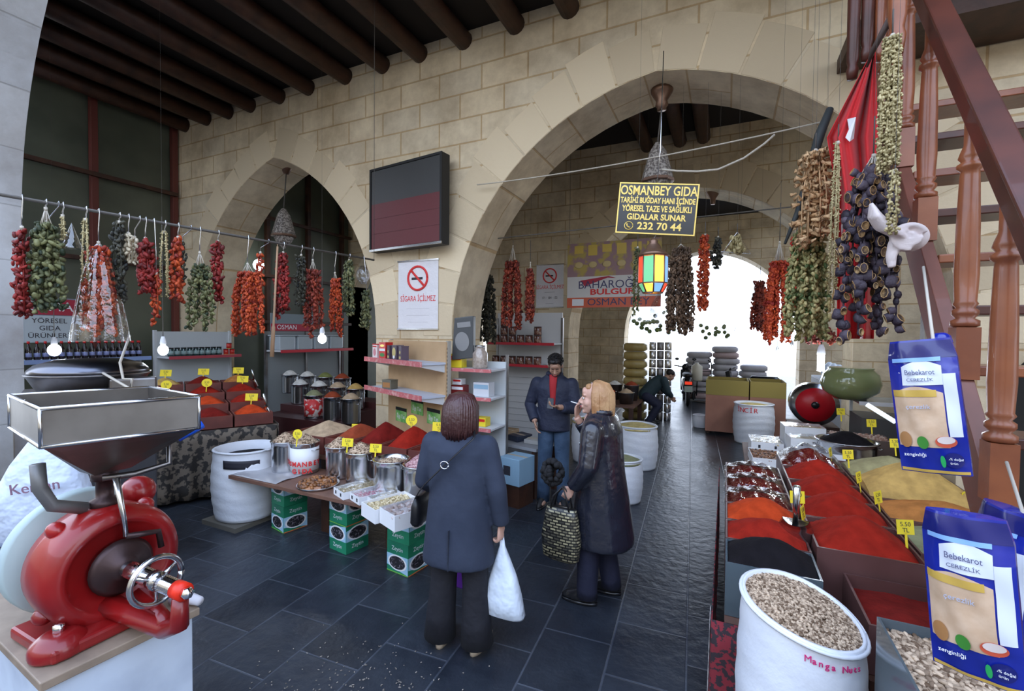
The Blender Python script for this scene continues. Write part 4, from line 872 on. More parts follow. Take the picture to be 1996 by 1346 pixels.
# hanging posts seen at the top of the picture
t=T('upper_balustrade','row of dark red turned posts hanging at the top right before the stone wall','balustrade',(.9,3.6,3.4))
for px,y1 in((1665,155),(1692,120),(1718,120)):
    q=at(px,15,Y=3.6); zb=at(px,y1,Y=3.6).z; b=MB(); z1=5.2
    b.lathe([(.001,zb),(.028,zb+.005),(.034,zb+.06),(.026,zb+.09),(.034,zb+.12),(.036,zb+.5),(.026,zb+.75),(.034,zb+.8),(.034,z1)],(q.x,3.6,0),14); b.build('turned_post',wood_sd if px<1700 else wood_st,t)
MB().box(at(1650,15,Y=3.6).x,at(1745,15,Y=3.6).x,3.55,3.65,5.2,5.3).build('top_beam',wood_sd,t)
q=at(1748,60,Y=3.0); b=MB(); zb=at(1748,110,Y=3.0).z; b.lathe([(.001,zb),(.03,zb+.01),(.04,zb+.1),(.03,zb+.14),(.04,zb+.2),(.042,zb+.6),(.04,5.2)],(q.x,3.0,0),14); tag(b.build('turned_post',wood_st),'turned reddish post above the golden hanging string','post')
# ================= hanging strings of dried vegetables
def dm(n,a,b,r=.62,coat=.0): return mat('dried_'+n,a,r,c2=b,isl=1,coat=coat,bs=90,bd=.7,bdist=.006)
D_OR=dm('orange_pepper',(.22,.014,.006),(.58,.085,.015)); D_RE=dm('red_pepper',(.09,.005,.005),(.32,.018,.012)); D_DK=dm('dark_red_pepper',(.10,.012,.010),(.34,.05,.02)); D_GR=dm('green_pepper',(.015,.028,.010),(.20,.20,.08)); D_GN=dm('bright_green_pepper',(.05,.09,.02),(.50,.42,.18))
D_BK=dm('near_black_pepper',(.012,.014,.012),(.07,.065,.04)); D_EG=dm('eggplant_skin',(.025,.018,.03),(.10,.075,.10)); D_ER=dm('eggplant_rim',(.45,.24,.08),(.62,.40,.18)); D_TN=dm('tan_gourd',(.48,.27,.12),(.75,.50,.27)); D_OK=dm('okra_gold',(.25,.20,.08),(.62,.52,.28)); D_BR=dm('brown_pepper',(.05,.03,.018),(.20,.12,.07)); D_WH=dm('pale_pieces',(.5,.42,.28),(.8,.72,.55))
def hang(name,label,top,ln,wd,k,mt,size=.022,step=.026,per=2,kind='bit',tie=.16,group='strings of dried vegetables',cat='dried vegetables',flare=1.0,hook=True,depth=.6,stag=.15):
    """a bunch of k threaded strands tied at the top"""
    t=T(name,label,cat,top,group); top=V3(top); cir=k>3
    b=MB()
    for j in range(k):
        a=2*PI*j/k+R.uniform(-.3,.3); rr=0 if k==1 else wd/2*(1 if j%3 else .45)
        ox,oy=rr*math.cos(a),rr*math.sin(a)*depth
        L=ln*(1-R.uniform(0,stag)); st=top+V3((ox*.45,oy*.45,-tie)); s=MB(); n=int((L-tie)/step)
        b.tube([top,st],.003,4); s.tube([st+V3((0,0,.01)),V3((top.x+ox*(.45+.55*flare),top.y+oy*(.45+.55*flare),st.z-(L-tie)*.5)),V3((top.x+ox*(.45+.55*flare),top.y+oy*(.45+.55*flare),st.z-(L-tie)))],.005,4)
        for i in range(n):
            f=i/max(n-1,1); ex=math.sin(PI*min(f*1.3+.12,1)*.5)
            c=V3((top.x+ox*(.45+.55*ex*flare),top.y+oy*(.45+.55*ex*flare),st.z-(L-tie)*f))
            for q in range(per+(kind=='bit' and k>3)):
                an=R.uniform(0,2*PI); d=size*R.uniform(.35,1.0)
                p=c+V3((math.cos(an)*d,math.sin(an)*d,R.uniform(-step,step)*.5)); z=size*R.uniform(.75,1.2)
                rot=Euler((R.uniform(-.9,.9),R.uniform(-.9,.9),R.uniform(0,6)))
                if kind=='bit': s.ell(p,(z*.62,z*.48,z*1.0),rot,5,4)
                elif kind=='small': s.ell(p,(z*.5,z*.5,z*.62),rot,5,4)
                elif kind=='cup':
                    m_=MX.Translation(p)@MX.Rotation(an,4,'Z')@MX.Rotation(R.uniform(.9,2.0),4,'Y'); s.T=m_; s.m=0
                    u=8; z*=1.05
                    s.lathe([(.001,-z*.9),(z*.55,-z*.75),(z*.85,-z*.1),(z*.80,z*.55)],(0,0,0),u,sx=1,sy=.62)
                    s.m=1; s.lathe([(z*.80,z*.55),(z*.70,z*.62),(z*.55,z*.1)],(0,0,0),u,sx=1,sy=.62); s.m=0; s.T=MX()
                elif kind=='flake':
                    m_=MX.Translation(p)@MX.Rotation(an,4,'Z')@MX.Rotation(R.uniform(1.2,2.2),4,'Y'); s.T=m_
                    s.lathe([(.001,-.2*z),(z*.28,0),(z*.42,z*.9),(z*.66,z*1.7),(z*.30,z*.9)],(0,0,0),6,sx=1,sy=.4); s.T=MX()
        s.build('strand',[mt,D_ER] if kind=='cup' else mt,t)
    b.tube([top+V3((0,0,.0)),top+V3((0,0,-.02))],.010,6); b.build('tie_string',string,t)
    return t
def ropebetween(p,q,sag,r,mt,label,cat='rope'):
    p=V3(p);q=V3(q); return tag(MB().tube([p.lerp(q,i/14)-V3((0,0,sag*4*(i/14)*(1-i/14))) for i in range(15)],r,6).build('hanging_rope',mt),label,cat)
RP0=V3((-3.95,1.15,2.75)); RP1=V3((-3.55,3.95,2.75))
b=MB(); b.tube([RP0,RP1],.011,6); tag(b.build('hanging_rail',rope_dk),'thin dark rail carrying the strings of dried vegetables on the left','rail')
tag(MB().tube([V3((-6.16,1.7,2.95)),RP0],.006,6).build('rail_tie',string),'pale string tying the left end of the thin dark rail','string')
tag(MB().tube([RP1,V3((RP1.x,RP1.y,5.72))],.0025,6).build('rail_wire',rope_dk),'thin wire holding up the far end of the dark rail','wire')
def railpt(px):
    best=min(range(401),key=lambda i:abs(_px(RP0.lerp(RP1,i/400))-px)); return RP0.lerp(RP1,best/400)
def _px(p):
    d=V3(p)-C0; return 998+FP*d.dot(_R)/d.dot(_F)
def _py(p):
    d=V3(p)-C0; return 673-FP*d.dot(_U)/d.dot(_F)
def onrail(px,ytop,ybot,wpx,k,mt,label,off=0.0,back=0.0,hook=True,**kw):
    """hang a bunch under the rail: its top and bottom rows of the picture give its length there"""
    p0=railpt(px); p=V3((p0.x-back,p0.y+off,p0.z))
    d=(p-C0).dot(_F); sc=d/FP
    hz=_py(V3((p.x,p.y,CH))); zt=CH+(hz-ytop)*sc; zb=CH+(hz-ybot)*sc
    if zt>p.z-.03: zt=p.z-.03
    t=hang('dried_vegetable_string',label,(p.x,p.y,zt),zt-zb,wpx*sc*1.0,k,mt,**kw)
    w_=WL[t.name]; b=MB(); b.tube([(p0.x,p0.y,p.z+.012),(p0.x+.015,p0.y,p.z+.02),(p0.x+.018,p0.y,p.z-.01),(p.x,p.y,p.z*.4+zt*.6),(p.x,p.y,zt-.01)],.0035,5); b.build('wire_hook',steel,t); return t
onrail(42,440,620,26,3,D_RE,'string of shiny dark red peppers at the far left edge of the rail',size=.024,tie=.04)
onrail(88,395,605,58,6,D_GR,'thick bunch of dark green-grey dried peppers, second from left on the rail',size=.024,tie=.12)
onrail(122,418,470,18,2,D_OK,'short beaded greenish string beside the small clear bag',size=.012,tie=.02,kind='small',step=.016)
onrail(112,470,600,30,3,D_BK,'near black pepper string behind the thick green bunch',back=.25,size=.022,tie=.03)
onrail(168,425,560,18,3,D_OK,'slim beaded greenish-gold strings left of the bagged peppers',size=.010,tie=.01,kind='small',step=.014,per=2)
onrail(190,470,650,56,7,D_OR,'orange-red peppers hanging inside a big clear plastic bag',size=.024,tie=.06)
p=railpt(190); sc=(p-C0).dot(_F)/FP; hz=_py(V3((p.x,p.y,CH)))
def zy(y,sc=sc,hz=hz): return CH+(hz-y)*sc
b=MB(); b.surf(lambda u,v:(p.x+(.03+.46*v**.6-.12*max(0,v-.9)*10*.1)*sc*90*(1+.08*math.sin(u*44))*math.cos(2*PI*u),p.y+(.03+.46*v**.6)*sc*90*(1+.08*math.sin(u*44))*math.sin(2*PI*u),zy(475+190*v)),72,24)
tag(b.build('clear_bag',film),'big clear plastic bag over the orange-red peppers on the left rail','bag')
onrail(232,430,585,30,3,D_BK,'blackish dried string right of the big clear bag',size=.024,tie=.03)
onrail(250,452,512,18,2,D_WH,'small pale garlic-like string, left one of two',size=.022,tie=.02)
onrail(272,460,515,16,2,D_WH,'small pale garlic-like string, right one of two',size=.020,tie=.02,back=.06)
onrail(283,462,575,36,4,D_RE,'clustered deep red peppers between the pale strings and the spiral hook',size=.026,tie=.04)
onrail(298,530,630,16,2,D_OR,'slim low orange-red string below the clustered deep red peppers',size=.020,tie=.02,back=-.03)
onrail(322,450,590,22,3,D_OK,'thin long beaded string left of the spiral hook',size=.010,tie=.01,kind='small',step=.014)
onrail(346,460,590,28,3,D_OR,'bright orange-red string under the spiral hook',size=.024,tie=.02)
onrail(372,470,560,16,2,D_BK,'faint blackish string beside the first green pepper bunch',size=.018,tie=.02,back=.1)
onrail(389,490,640,52,6,D_GR,'green dried pepper bunch with white ties before the stone arch foot',size=.021,tie=.12)
onrail(425,468,588,24,3,D_RE,'single deep red pepper string right of the green pepper bunch',size=.024,tie=.03)
onrail(482,512,655,62,8,D_OR,'wide bright orange pepper bunch hanging in the small arch',size=.019,step=.018,per=3,tie=.09)
onrail(523,490,600,18,2,D_OR,'slim orange-red string left of the pole in the small arch',size=.020,tie=.03,back=.1)
onrail(552,490,620,34,4,D_RE,'crimson pepper bunch just right of the long pole',size=.025,tie=.04)
onrail(587,495,600,24,3,D_BK,'blackish green string right of the crimson bunch',size=.023,tie=.03)
onrail(610,505,655,44,6,D_DK,'large dark brownish red pepper bunch in the small arch',size=.022,tie=.12)
onrail(653,530,655,30,5,D_OR,'orange-red bunch right of the dark brownish red bunch',size=.021,tie=.08)
onrail(680,505,615,26,4,D_GR,'olive green string beside the right side of the small arch',size=.022,tie=.03)
onrail(708,565,640,24,4,D_GR,'low olive green bunch nearest the stone pier',size=.022,tie=.02,back=-.05)
b=MB(); p=railpt(140); q=p+V3((0,0,-.10)); b.surf(lambda u,v:(q.x+.055*v*math.cos(2*PI*u),q.y+.055*v*math.sin(2*PI*u),q.z-.17*v),18,6); tag(b.build('clear_bag',film),'small clear cone-shaped bag on the left rail','bag')
b=MB(); p=railpt(708); q=p+V3((0,0,-.08)); b.surf(lambda u,v:(q.x+.07*math.sin(PI*min(v*.8+.1,1))*math.cos(2*PI*u),q.y+.07*math.sin(PI*min(v*.8+.1,1))*math.sin(2*PI*u),q.z-.20*v),18,8); tag(b.build('clear_bag',film),'little clear bag with red peppers at the right end of the rail','bag')
rp_=railpt(541); D_=(rp_-C0).dot(_F); q=at(541,480,D=D_); q2=at(530,695,D=D_); b=MB(); b.tube([rp_,q],.004,6); b.tube([q,q.lerp(q2,.72),q.lerp(q2,.73),q2],[.008,.010,.016,.018],8)
tag(b.build('long_pole',mat('pole_wood',(.42,.26,.15),.6)),'long thin wooden pole hanging nearly upright in the small arch','pole')
# bulbs
def bulb(px,py,D,label,top,r=.035,spiral=False,e=6,w_=10):
    q=at(px,py,D=D); t=T('light_bulb',label,'light bulb',q,'white hanging bulbs'); g=mat('bulb_glow',(.80,.88,1),.3,em=14)
    if spiral:
        for i in range(4):
            a=PI/4+i*PI/2; c=q+V3((.017*math.cos(a),.017*math.sin(a),0)); MB().tube([c+V3((0,0,.06)),c+V3((0,0,-.055)),c+V3((-.002,0,-.062))],.011,8).build('glow_tube',g,t)
    else: MB().ell(q,(r,r,r*1.15),None,14,10).build('glowing_globe',g,t)
    MB().lathe([(.020,.052),(.03,.075),(.024,.12),(.014,.15),(.001,.15)],q,14).build('bulb_socket',white,t)
    MB().tube([q+V3((0,0,.15)),q+V3((0,0,.15+top)),q+V3((0,0,.152+top)),V3((q.x,q.y,5.725))],[.004,.004,.0008,.0008],5).build('cable',rope_dk,t)
    lamp('POINT',q+V3((0,0,-.0)),w_,(.82,.90,1),r*1.3,name='bulb_light')
    return t
bulb(106,682,5.2,'glowing white bulb at the far left before the bottle shelf',.9,r=.06)
bulb(318,682,5.0,'glowing white bulb on a cable right of the bottle shelf',1.3,r=.05)
bulb(628,660,5.6,'glowing white bulb among the tubs in the small arch',.9,r=.05)
bulb(504,516,9.3,'bluish glowing globe added for a reflection on the panel wall beyond the small arch',.3,r=.10,w_=22)  # globe and lamp added in place of a soft glow reflected there
bulb(1600,708,3.6,'large bright tube bulb hanging right of the aisle',.55,spiral=True,r=.05)
bulb(1515,692,7.8,'smaller left bulb of the pair beyond the aisle stalls',.8,w_=40)
bulb(1543,682,7.2,'smaller right bulb of the pair beyond the aisle stalls',.8,w_=40)
# ---------------- strings hanging in the big arch
def hangat(px,yt,yb,w,D,k,mt,label,up=.35,**kw):
    q=at(px,yt,D=D); z2=at(px,yb,D=D).z; sc=D/FP
    t=hang('dried_vegetable_string',label,q,q.z-z2,w*sc*.8,int(k*1.4),mt,**kw); MB().tube([q,q+V3((0,0,up)),q+V3((0,0,up+.002)),V3((q.x,q.y,5.725))],[.004,.004,.0008,.0008],5).build('cord',rope_dk,t); return t
wy=5.9
ropebetween(at(928,469,X=-3.2),at(1833,372,X=1.76),.0,.007,rope_dk,'dark wire stretched straight across the big arch from jamb to jamb')
ropebetween(at(930,360,Y=4.9),at(1600,238,Y=4.6),.05,.007,string,'long pale wire rising across the big arch','wire')
b=MB(); P_=[at(x,y,Y=4.4) for x,y in((1290,330),(1320,333),(1360,334),(1400,330),(1450,308),(1490,280),(1510,262))]; tag(b.tube(P_,.009,6).build('slack_cable',string),'slack pale cable drooping from the grey lamp in the big arch','cable')
hangat(1000,478,640,48,6.6,7,D_DK,'wide rust red bunch, larger of two in the left of the big arch',size=.030,step=.03,tie=.25,up=.08)
hangat(1034,510,632,26,6.5,4,D_DK,'narrower rust red bunch beside the white notice in the big arch',size=.028,step=.028,tie=.12,up=.30)
hangat(948,525,668,44,7.4,6,D_BK,'near black bunch in the dark corner behind the big arch pier',size=.035,step=.035,tie=.12,up=.3)
hangat(1327,475,650,62,5.0,8,D_BR,'large brown dried bunch right of the coloured lantern',size=.026,step=.026,tie=.06,up=.1)
hangat(1375,455,605,22,4.8,3,D_OR,'slim red-orange string right of the large brown bunch',size=.024,tie=.04,up=.12)
hangat(1400,460,520,22,4.9,3,D_BK,'short dark string above the bright opening',size=.024,tie=.03,up=.1)
hangat(1243,480,625,14,4.4,2,D_GR,'thin olive string crossing the banner left of the lantern',size=.016,tie=.02,up=.3,step=.018)
hangat(1520,470,672,54,4.2,9,dm('scarlet_pepper',(.28,.015,.008),(.62,.09,.02)),'big scarlet pepper bunch under pale ties right of the bright opening',size=.020,step=.020,tie=.20,up=.35)
hangat(1553,458,600,18,3.9,3,dm('glossy_red',(.40,.01,.008),(.70,.03,.02)),'slim glossy red string between the scarlet and green bunches',size=.022,tie=.03,up=.2)
hangat(1578,440,662,84,3.1,10,D_GN,'broad green dried pepper bunch below the tan gourd slices',size=.021,step=.024,tie=.03,up=.05,per=2)
hangat(1590,290,478,66,2.95,9,D_TN,'tan dried gourd slices hanging above the green bunch',size=.028,step=.022,tie=.03,kind='flake',per=1,up=.1,flare=.9)
hangat(1634,275,600,20,2.75,3,D_OK,'long thin golden beaded string left of the red flag',size=.010,step=.014,tie=.01,kind='small',up=.1)
hangat(1740,66,335,52,2.25,7,D_OK,'wide golden-green string of dried tiny okra hanging highest on the right',size=.013,step=.013,tie=.02,kind='small',per=3,up=.12,flare=.5)
hangat(1745,330,455,20,2.2,2,D_OK,'short greenish beaded string behind the white cloth bundle',size=.014,step=.016,tie=.01,kind='small',per=3,up=.02)
hangat(1703,300,668,104,2.45,11,D_EG,'large bunch of dried hollow eggplants beside the red flag',size=.030,step=.036,tie=.10,kind='cup',per=1,up=.2,stag=.35)
hangat(1600,640,668,60,3.6,6,D_DK,'low red bunch showing below the green pepper bunch',size=.020,step=.02,tie=.005,up=.02)
# ---------------- red flag with a white crescent
t=T('red_flag','red flag with white crescent and star hanging in folds on the right','flag',at(1665,380,D=2.75))
F_=[(1700,100),(1718,350),(1722,655)]
def fl(u,v):
    # left edge and right edge rows of the picture at growing depth folds
    y=100+560*v; xl=1700-88*min(v/.30,1) if v<.30 else 1612+20*min((v-.3)/.2,1)+(0 if v<.5 else 0); xr=1706+10*min(v*2,1)-22*max(0,v-.4)
    x=xl+(xr-xl)*u; d=2.78+.05*math.sin(u*12+v*2)+.03*math.sin(u*23)
    return at(x,y,D=d)
b=MB(); b.surf(fl,40,40); b.build('flag_cloth',mat('flag_red',(.62,.008,.012),.65,sheen=.2),t,solid=.003)
def flp(x,y,k=.014): 
    v=(y-100)/560
    if 1:
        xl=1700-88*min(v/.30,1) if v<.30 else 1612+20*min((v-.3)/.2,1); xr=1706+10*min(v*2,1)-22*max(0,v-.4)
    u=(x-xl)/(xr-xl); d=2.78+.05*math.sin(u*12+v*2)+.03*math.sin(u*23)-k; return at(x,y,D=d)
b=MB(); pts=[(1652,232),(1668,228),(1664,270),(1656,276),(1648,268),(1655,252)]; b.add([flp(*p_) for p_ in pts],[tuple(range(6))]); b.build('white_crescent',mat('flag_white',(.8,.8,.82),.6),t,solid=.003)
b=MB(); pts=[(1648,412),(1652,408),(1646,432),(1641,458),(1640,440)]; b.add([flp(*p_) for p_ in pts],[tuple(range(5))]); b.build('white_star_point',mat('flag_white'),t,solid=.003)
# umbrella-like dark pole and the branch holding the strings
tag(MB().tube([at(1618,212,D=3.0),at(1598,262,D=3.0),at(1556,410,D=3.0),at(1530,475,D=3.0)],[.022,.03,.018,.008],8).build('folded_parasol',mat('dark_canvas',(.03,.035,.035),.7)),'thin folded dark parasol leaning left of the tan gourd slices','parasol')
tag(MB().tube([at(1748,15,D=2.4),at(1728,50,D=2.4),at(1702,98,D=2.5),at(1690,130,D=2.6)],[.02,.018,.014,.006],8).build('tree_branch',mat('bark',(.10,.07,.06),.8)),'dark bent branch at the top holding the red flag','branch')
# knotted white cloth
t=T('knotted_cloth','knotted pinkish white cloth bundle tied to the stair baluster','cloth',at(1765,460,D=2.05))
b=MB(); D0=2.32
def blob(b,path,rs,fl=.5): b.tube([at(x,y,D=D0) for x,y in path],rs,14,fl)
blob(b,[(1698,396),(1704,420),(1720,440),(1742,452),(1765,462)],[.022,.078,.10,.085,.055],.32)
blob(b,[(1760,450),(1745,475),(1737,500),(1738,522)],[.046,.040,.030,.020],.6)
b.ell(at(1772,462,D=D0),(.082,.065,.074),None,18,12); kc=at(1772,462,D=D0-.05); [b.tube([kc+V3((rr*math.cos(a_/9*PI+ph),-.01,rr*.9*math.sin(a_/9*PI+ph))) for a_ in range(14)],.013,6) for rr,ph in((.066,.3),(.042,1.8),(.020,3.2))]; b.ell(at(1788,450,D=D0-.01),(.036,.04,.030)); b.ell(at(1762,478,D=D0-.03),(.04,.03,.03))
b.build('cloth_bundle',mat('pinkish_white_cloth',(.80,.70,.68),.85,bs=24,bd=.6),t,rm=.008,smi=1)
# ---------------- hanging sign, lanterns, lamps
def face(px,py,D,yaw,roll=0):
    q=at(px,py,D=D); return q,MX.Translation(q)@MX.Rotation(yaw,4,'Z')@MX.Rotation(PI/2,4,'X')@MX.Rotation(roll,4,'Z')
q,M_=face(1280,407,3.55,rad(14),rad(-4.5)); t=T('hanging_sign','black hanging shop sign with gold lettering in the big arch','sign',q)
W_,H_=.595,.395
MB(M_).box(-W_/2,W_/2,-H_/2,H_/2,-.012,0).build('sign_board',blackg,t)
for a in((-W_/2,W_/2,H_/2-.010,H_/2),(-W_/2,W_/2,-H_/2,-H_/2+.010),(-W_/2,-W_/2+.010,-H_/2+.010,H_/2-.010),(W_/2-.010,W_/2,-H_/2+.010,H_/2-.010)): MB(M_).box(*a,-.014,.006).build('gold_border',goldm,t)
for s,y,sz,sx in(('OSMANBEY GIDA',.135,.100,.73),('TARİHİ BUĞDAY HANI İÇİNDE',.060,.060,.65),('YÖRESEL TAZE VE SAĞLIKLI',-.004,.064,.66),('GIDALAR SUNAR',-.068,.064,.90),('✆',-.138,.06,.9),('232 70 44',-.138,.078,1.05)):
    ox=-.20 if s=='✆' else (.03 if s[0]=='2' else 0)
    if s=='✆': 
        b=MB(M_@MX.Translation((ox,y,.004))); b.tube([(.032*math.cos(2*PI*i/20),.030*math.sin(2*PI*i/20),0) for i in range(21)],.0035,5); b.tube([(-.014,.016,0),(-.012,-.004,0),(.012,-.016,0)],[.008,.004,.008],6); b.build('phone_mark',goldm,t); continue
    text(s,t,M_@MX.Translation((ox,y,.002)),sz,goldm,.002,sx=sx,bold=.0018)
b=MB(); b.tube([q+V3((0,0,.2)),q+V3((0.02,0,.45)),q+V3((.03,.0,1.2))],.004,5); b.build('hanging_wire',steel,t)
def lantern(c,s,label,colored=True):
    t=T('mosaic_lantern' if colored else 'metal_lantern',label,'lantern',c); c=V3(c); n=8; bz=mat('lantern_brass',(.22,.13,.09),.4,.7)
    if colored:
        cols=[(.85,.05,.02),(.10,.36,.18),(1.0,.55,.08),(.16,.34,.62)]
        for i in range(n):
            a0=2*PI*i/n+.2;a1=2*PI*(i+1)/n+.2; col=cols[i%4]; g=mat('lantern_glass_%d'%(i%4),col,.2,em=1.3)
            b=MB(); r=.105*s; pts=[]
            for z,rr in((.10,1.0),(-.10,1.0)):
                for a in(a0+.05,a1-.05): pts.append(c+V3((r*rr*math.cos(a),r*rr*math.sin(a),z*s)))
            b.add(pts,[(0,1,3,2)]); b.build('glass_pane',g,t,solid=.004)
            b=MB(); b.add([c+V3((r*.98*math.cos(a0+.05),r*.98*math.sin(a0+.05),-.105*s)),c+V3((r*.98*math.cos(a1-.05),r*.98*math.sin(a1-.05),-.105*s)),c+V3((r*.66*math.cos(a1-.08),r*.66*math.sin(a1-.08),-.165*s)),c+V3((r*.66*math.cos(a0+.08),r*.66*math.sin(a0+.08),-.165*s))],[(0,1,2,3)]); b.build('lower_pane',mat('lantern_glass_%d'%((i+1)%4),cols[(i+1)%4],.2,em=1.3),t,solid=.004)
        b=MB()
        for i in range(n):
            a=2*PI*i/n+.2; b.tube([c+V3((.107*s*math.cos(a),.107*s*math.sin(a),.11*s)),c+V3((.107*s*math.cos(a),.107*s*math.sin(a),-.105*s)),c+V3((.07*s*math.cos(a),.07*s*math.sin(a),-.17*s))],.006*s,6)
        for z,r in((.11,.108),(-.10,.108),(-.17,.072)): b.tube([c+V3((r*s*math.cos(2*PI*i/24),r*s*math.sin(2*PI*i/24),z*s)) for i in range(25)],.006*s,6)
        b.build('brass_cage',bz,t)
        MB().lathe([(.12*s,.11*s),(.09*s,.14*s),(.06*s,.16*s),(.05*s,.19*s),(.03*s,.21*s),(.035*s,.225*s),(.012*s,.24*s),(.001,.245*s)],c,16).build('crown_top',bz,t)
        lamp('POINT',c,3,(1,.7,.35),.04,name='lantern_light')
    else:
        gm=mat('pierced_grey_metal',(.42,.38,.34),.6,.3,c2=(.14,.12,.11),ns=42,det=1,lo=.42,hi=.58)
        MB().lathe([(.001,.30*s),(.03*s,.30*s),(.095*s,.20*s),(.175*s,-.10*s),(.18*s,-.14*s)],c,8,sm=False).build('pierced_shade',gm,t)
        MB().lathe([(.175*s,-.145*s),(.15*s,-.16*s),(.11*s,-.24*s),(.001,-.36*s)],c,8,sm=False).build('lower_cone',gm,t)
        MB().lathe([(.185*s,-.12*s),(.19*s,-.15*s),(.18*s,-.155*s)],c,8,sm=False).build('band',bz,t)
    return t
c=at(1273,527,D=3.5); tl=lantern(c,1.0,'lit lantern with red, green, amber and blue glass panes below the black sign'); MB().tube([c+V3((0,0,.24)),q+V3((0,.0,-.20))],.004,6).build('hanging_chain',rope_dk,tl)
c=at(1281,330,Y=5.37); lantern(c,.98,'large pierced grey lantern hanging under the top of the big arch',False); 
ct=at(1290,195,Y=5.37)
t=T('ceiling_mount','small brass ceiling mount with chain at the top of the big arch','lamp mount',ct); MB().lathe([(.05,-.20),(.05,-.17),(.07,-.15),(.06,-.10),(.11,-.02),(.12,.0),(.12,.03),(.001,.03)],ct+V3((0,0,.09)),16).build('mount',mat('lantern_brass'),t); MB().tube([ct+V3((0,0,-.1)),c+V3((0,0,.29))],.01,6).build('chain',rope_dk,t)
c=at(553,443,Y=5.37); lantern(c,1.05,'pierced grey lantern hanging in the small arch',False); ct=at(558,325,Y=5.37)
t=T('ceiling_mount','small dark ceiling mount with chain at the top of the small arch','lamp mount',ct); MB().lathe([(.04,-.14),(.10,-.02),(.11,.0),(.001,.02)],ct+V3((0,0,.02)),16).build('mount',mat('lantern_brass'),t); MB().tube([ct+V3((0,0,-.1)),c+V3((0,0,.31))],.01,6).build('chain',rope_dk,t)
ct=at(1390,372,Y=W2+.3); tag(MB().lathe([(.04,-.25),(.05,-.15),(.13,-.02),(.14,.0),(.001,.02)],ct,14).build('lamp_mount',mat('lantern_brass')),'dark lamp mount under the top of the second arch','lamp mount')
# ---------------- framed panel and notices on the pier
def wallrect(x0,y0,x1,y1,Y): 
    a=at(x0,y0,Y=Y); b_=at(x1,y1,Y=Y); return a.x,b_.x,b_.z,a.z
xa=at(733,480,Y=W1).x; xb=at(886,480,Y=W1).x; zb=at(805,485,Y=W1-.1).z; zt=at(805,318,Y=W1-.1).z
t=T('bulletin_board','large dark framed panel, grey above and maroon below, on the stone pier','panel',((xa+xb)/2,W1-.1,zb))
Mp=TR(((xa+xb)/2,W1-.20,0),rad(-7)); hw=(xb-xa)/2
MB(Mp).box(-hw,hw,.0,.14,zb,zt).build('panel_box',black,t,bev=.006)
zm=zb+(zt-zb)*.57
MB(Mp).box(-hw+.035,hw-.035,-.006,-.001,zm,zt-.035).build('grey_upper_field',mat('panel_grey',(.055,.055,.055),.35,bs=60,bd=.1),t)
MB(Mp).box(-hw+.035,hw-.035,-.006,-.001,zb+.035,zm).build('maroon_lower_field',mat('panel_maroon',(.13,.028,.032),.35,bs=60,bd=.1),t)
for k in range(1,3): z=zb+.035+(zm-zb-.035)*k/3; MB(Mp).box(-hw+.035,hw-.035,-.008,-.0062,z-.002,z+.002).build('seam',mat('seam_dark',(.08,.015,.02),.5),t)
for a in((-hw,hw,zt-.03,zt),(-hw,-hw+.03,zb+.03,zt-.03),(hw-.03,hw,zb+.03,zt-.03)): MB(Mp).box(a[0],a[1],-.015,-.0005,a[2],a[3]).build('frame_strip',black,t)
MB(Mp).box(-hw,hw,-.018,-.0005,zb,zb+.028).build('shiny_lower_strip',steel,t)
def notice(x0,y0,x1,y1,Y,label,lines,circ,yoff=0,wave=True):
    a,b_,c_,d_=wallrect(x0,y0,x1,y1,Y); w=b_-a; h=d_-c_; cx_=(a+b_)/2; cz_=(c_+d_)/2
    t=T('no_smoking_notice',label,'notice',(cx_,Y,c_))
    MB().box(a,b_,Y-.004,Y,c_,d_).build('sheet',mat('notice_white',(.78,.76,.78),.35,bs=9,bd=.5 if wave else 0,bdist=.03),t)
    for z_ in(c_,d_): MB().box(a-.01,b_+.01,Y-.014,Y-.001,z_-.012,z_+.008).build('hanging_rod',steel,t)
    r=w*circ; b=MB(); zc=cz_+h*.24
    b.tube([(cx_+r*math.cos(2*PI*i/28),Y-.008,zc+r*math.sin(2*PI*i/28)) for i in range(29)],r*.10,6); b.tube([(cx_-r*.7,Y-.008,zc+r*.7),(cx_+r*.7,Y-.008,zc-r*.7)],r*.10,6); b.build('red_ban_ring',redink,t)
    MB().box(cx_-r*.65,cx_+r*.5,Y-.0065,Y-.0045,zc-r*.12,zc+r*.08).build('cigarette_mark',ink,t)
    for s,zz,sz,m_,sx in lines: text(s,t,MX.Translation((cx_,Y-.0065,cz_+h*zz))@MX.Rotation(PI/2,4,'X'),h*sz,m_,.0006,sx=sx)
    return t
notice(777,510,854,641,W1-.012,'large white no smoking notice hanging on the stone pier',[('SİGARA İÇİLMEZ',-.06,.115,redink,.70),('—————————',-.2,.05,mat('grey_ink',(.5,.48,.5),.6),.9),('—————————',-.3,.05,mat('grey_ink'),.9),('————————',-.4,.05,mat('grey_ink'),.9)],.24)
notice(1046,517,1098,598,W2-.012,'smaller white no smoking notice on the wall behind the big arch',[('SİGARA İÇİLMEZ',-.03,.12,redink,.75),('━━━━━━━━',-.15,.04,ink,.8),('171 · 184 · 155',-.28,.08,ink,.8),('━━━━━━━━',-.42,.03,ink,.8)],.24,wave=False)
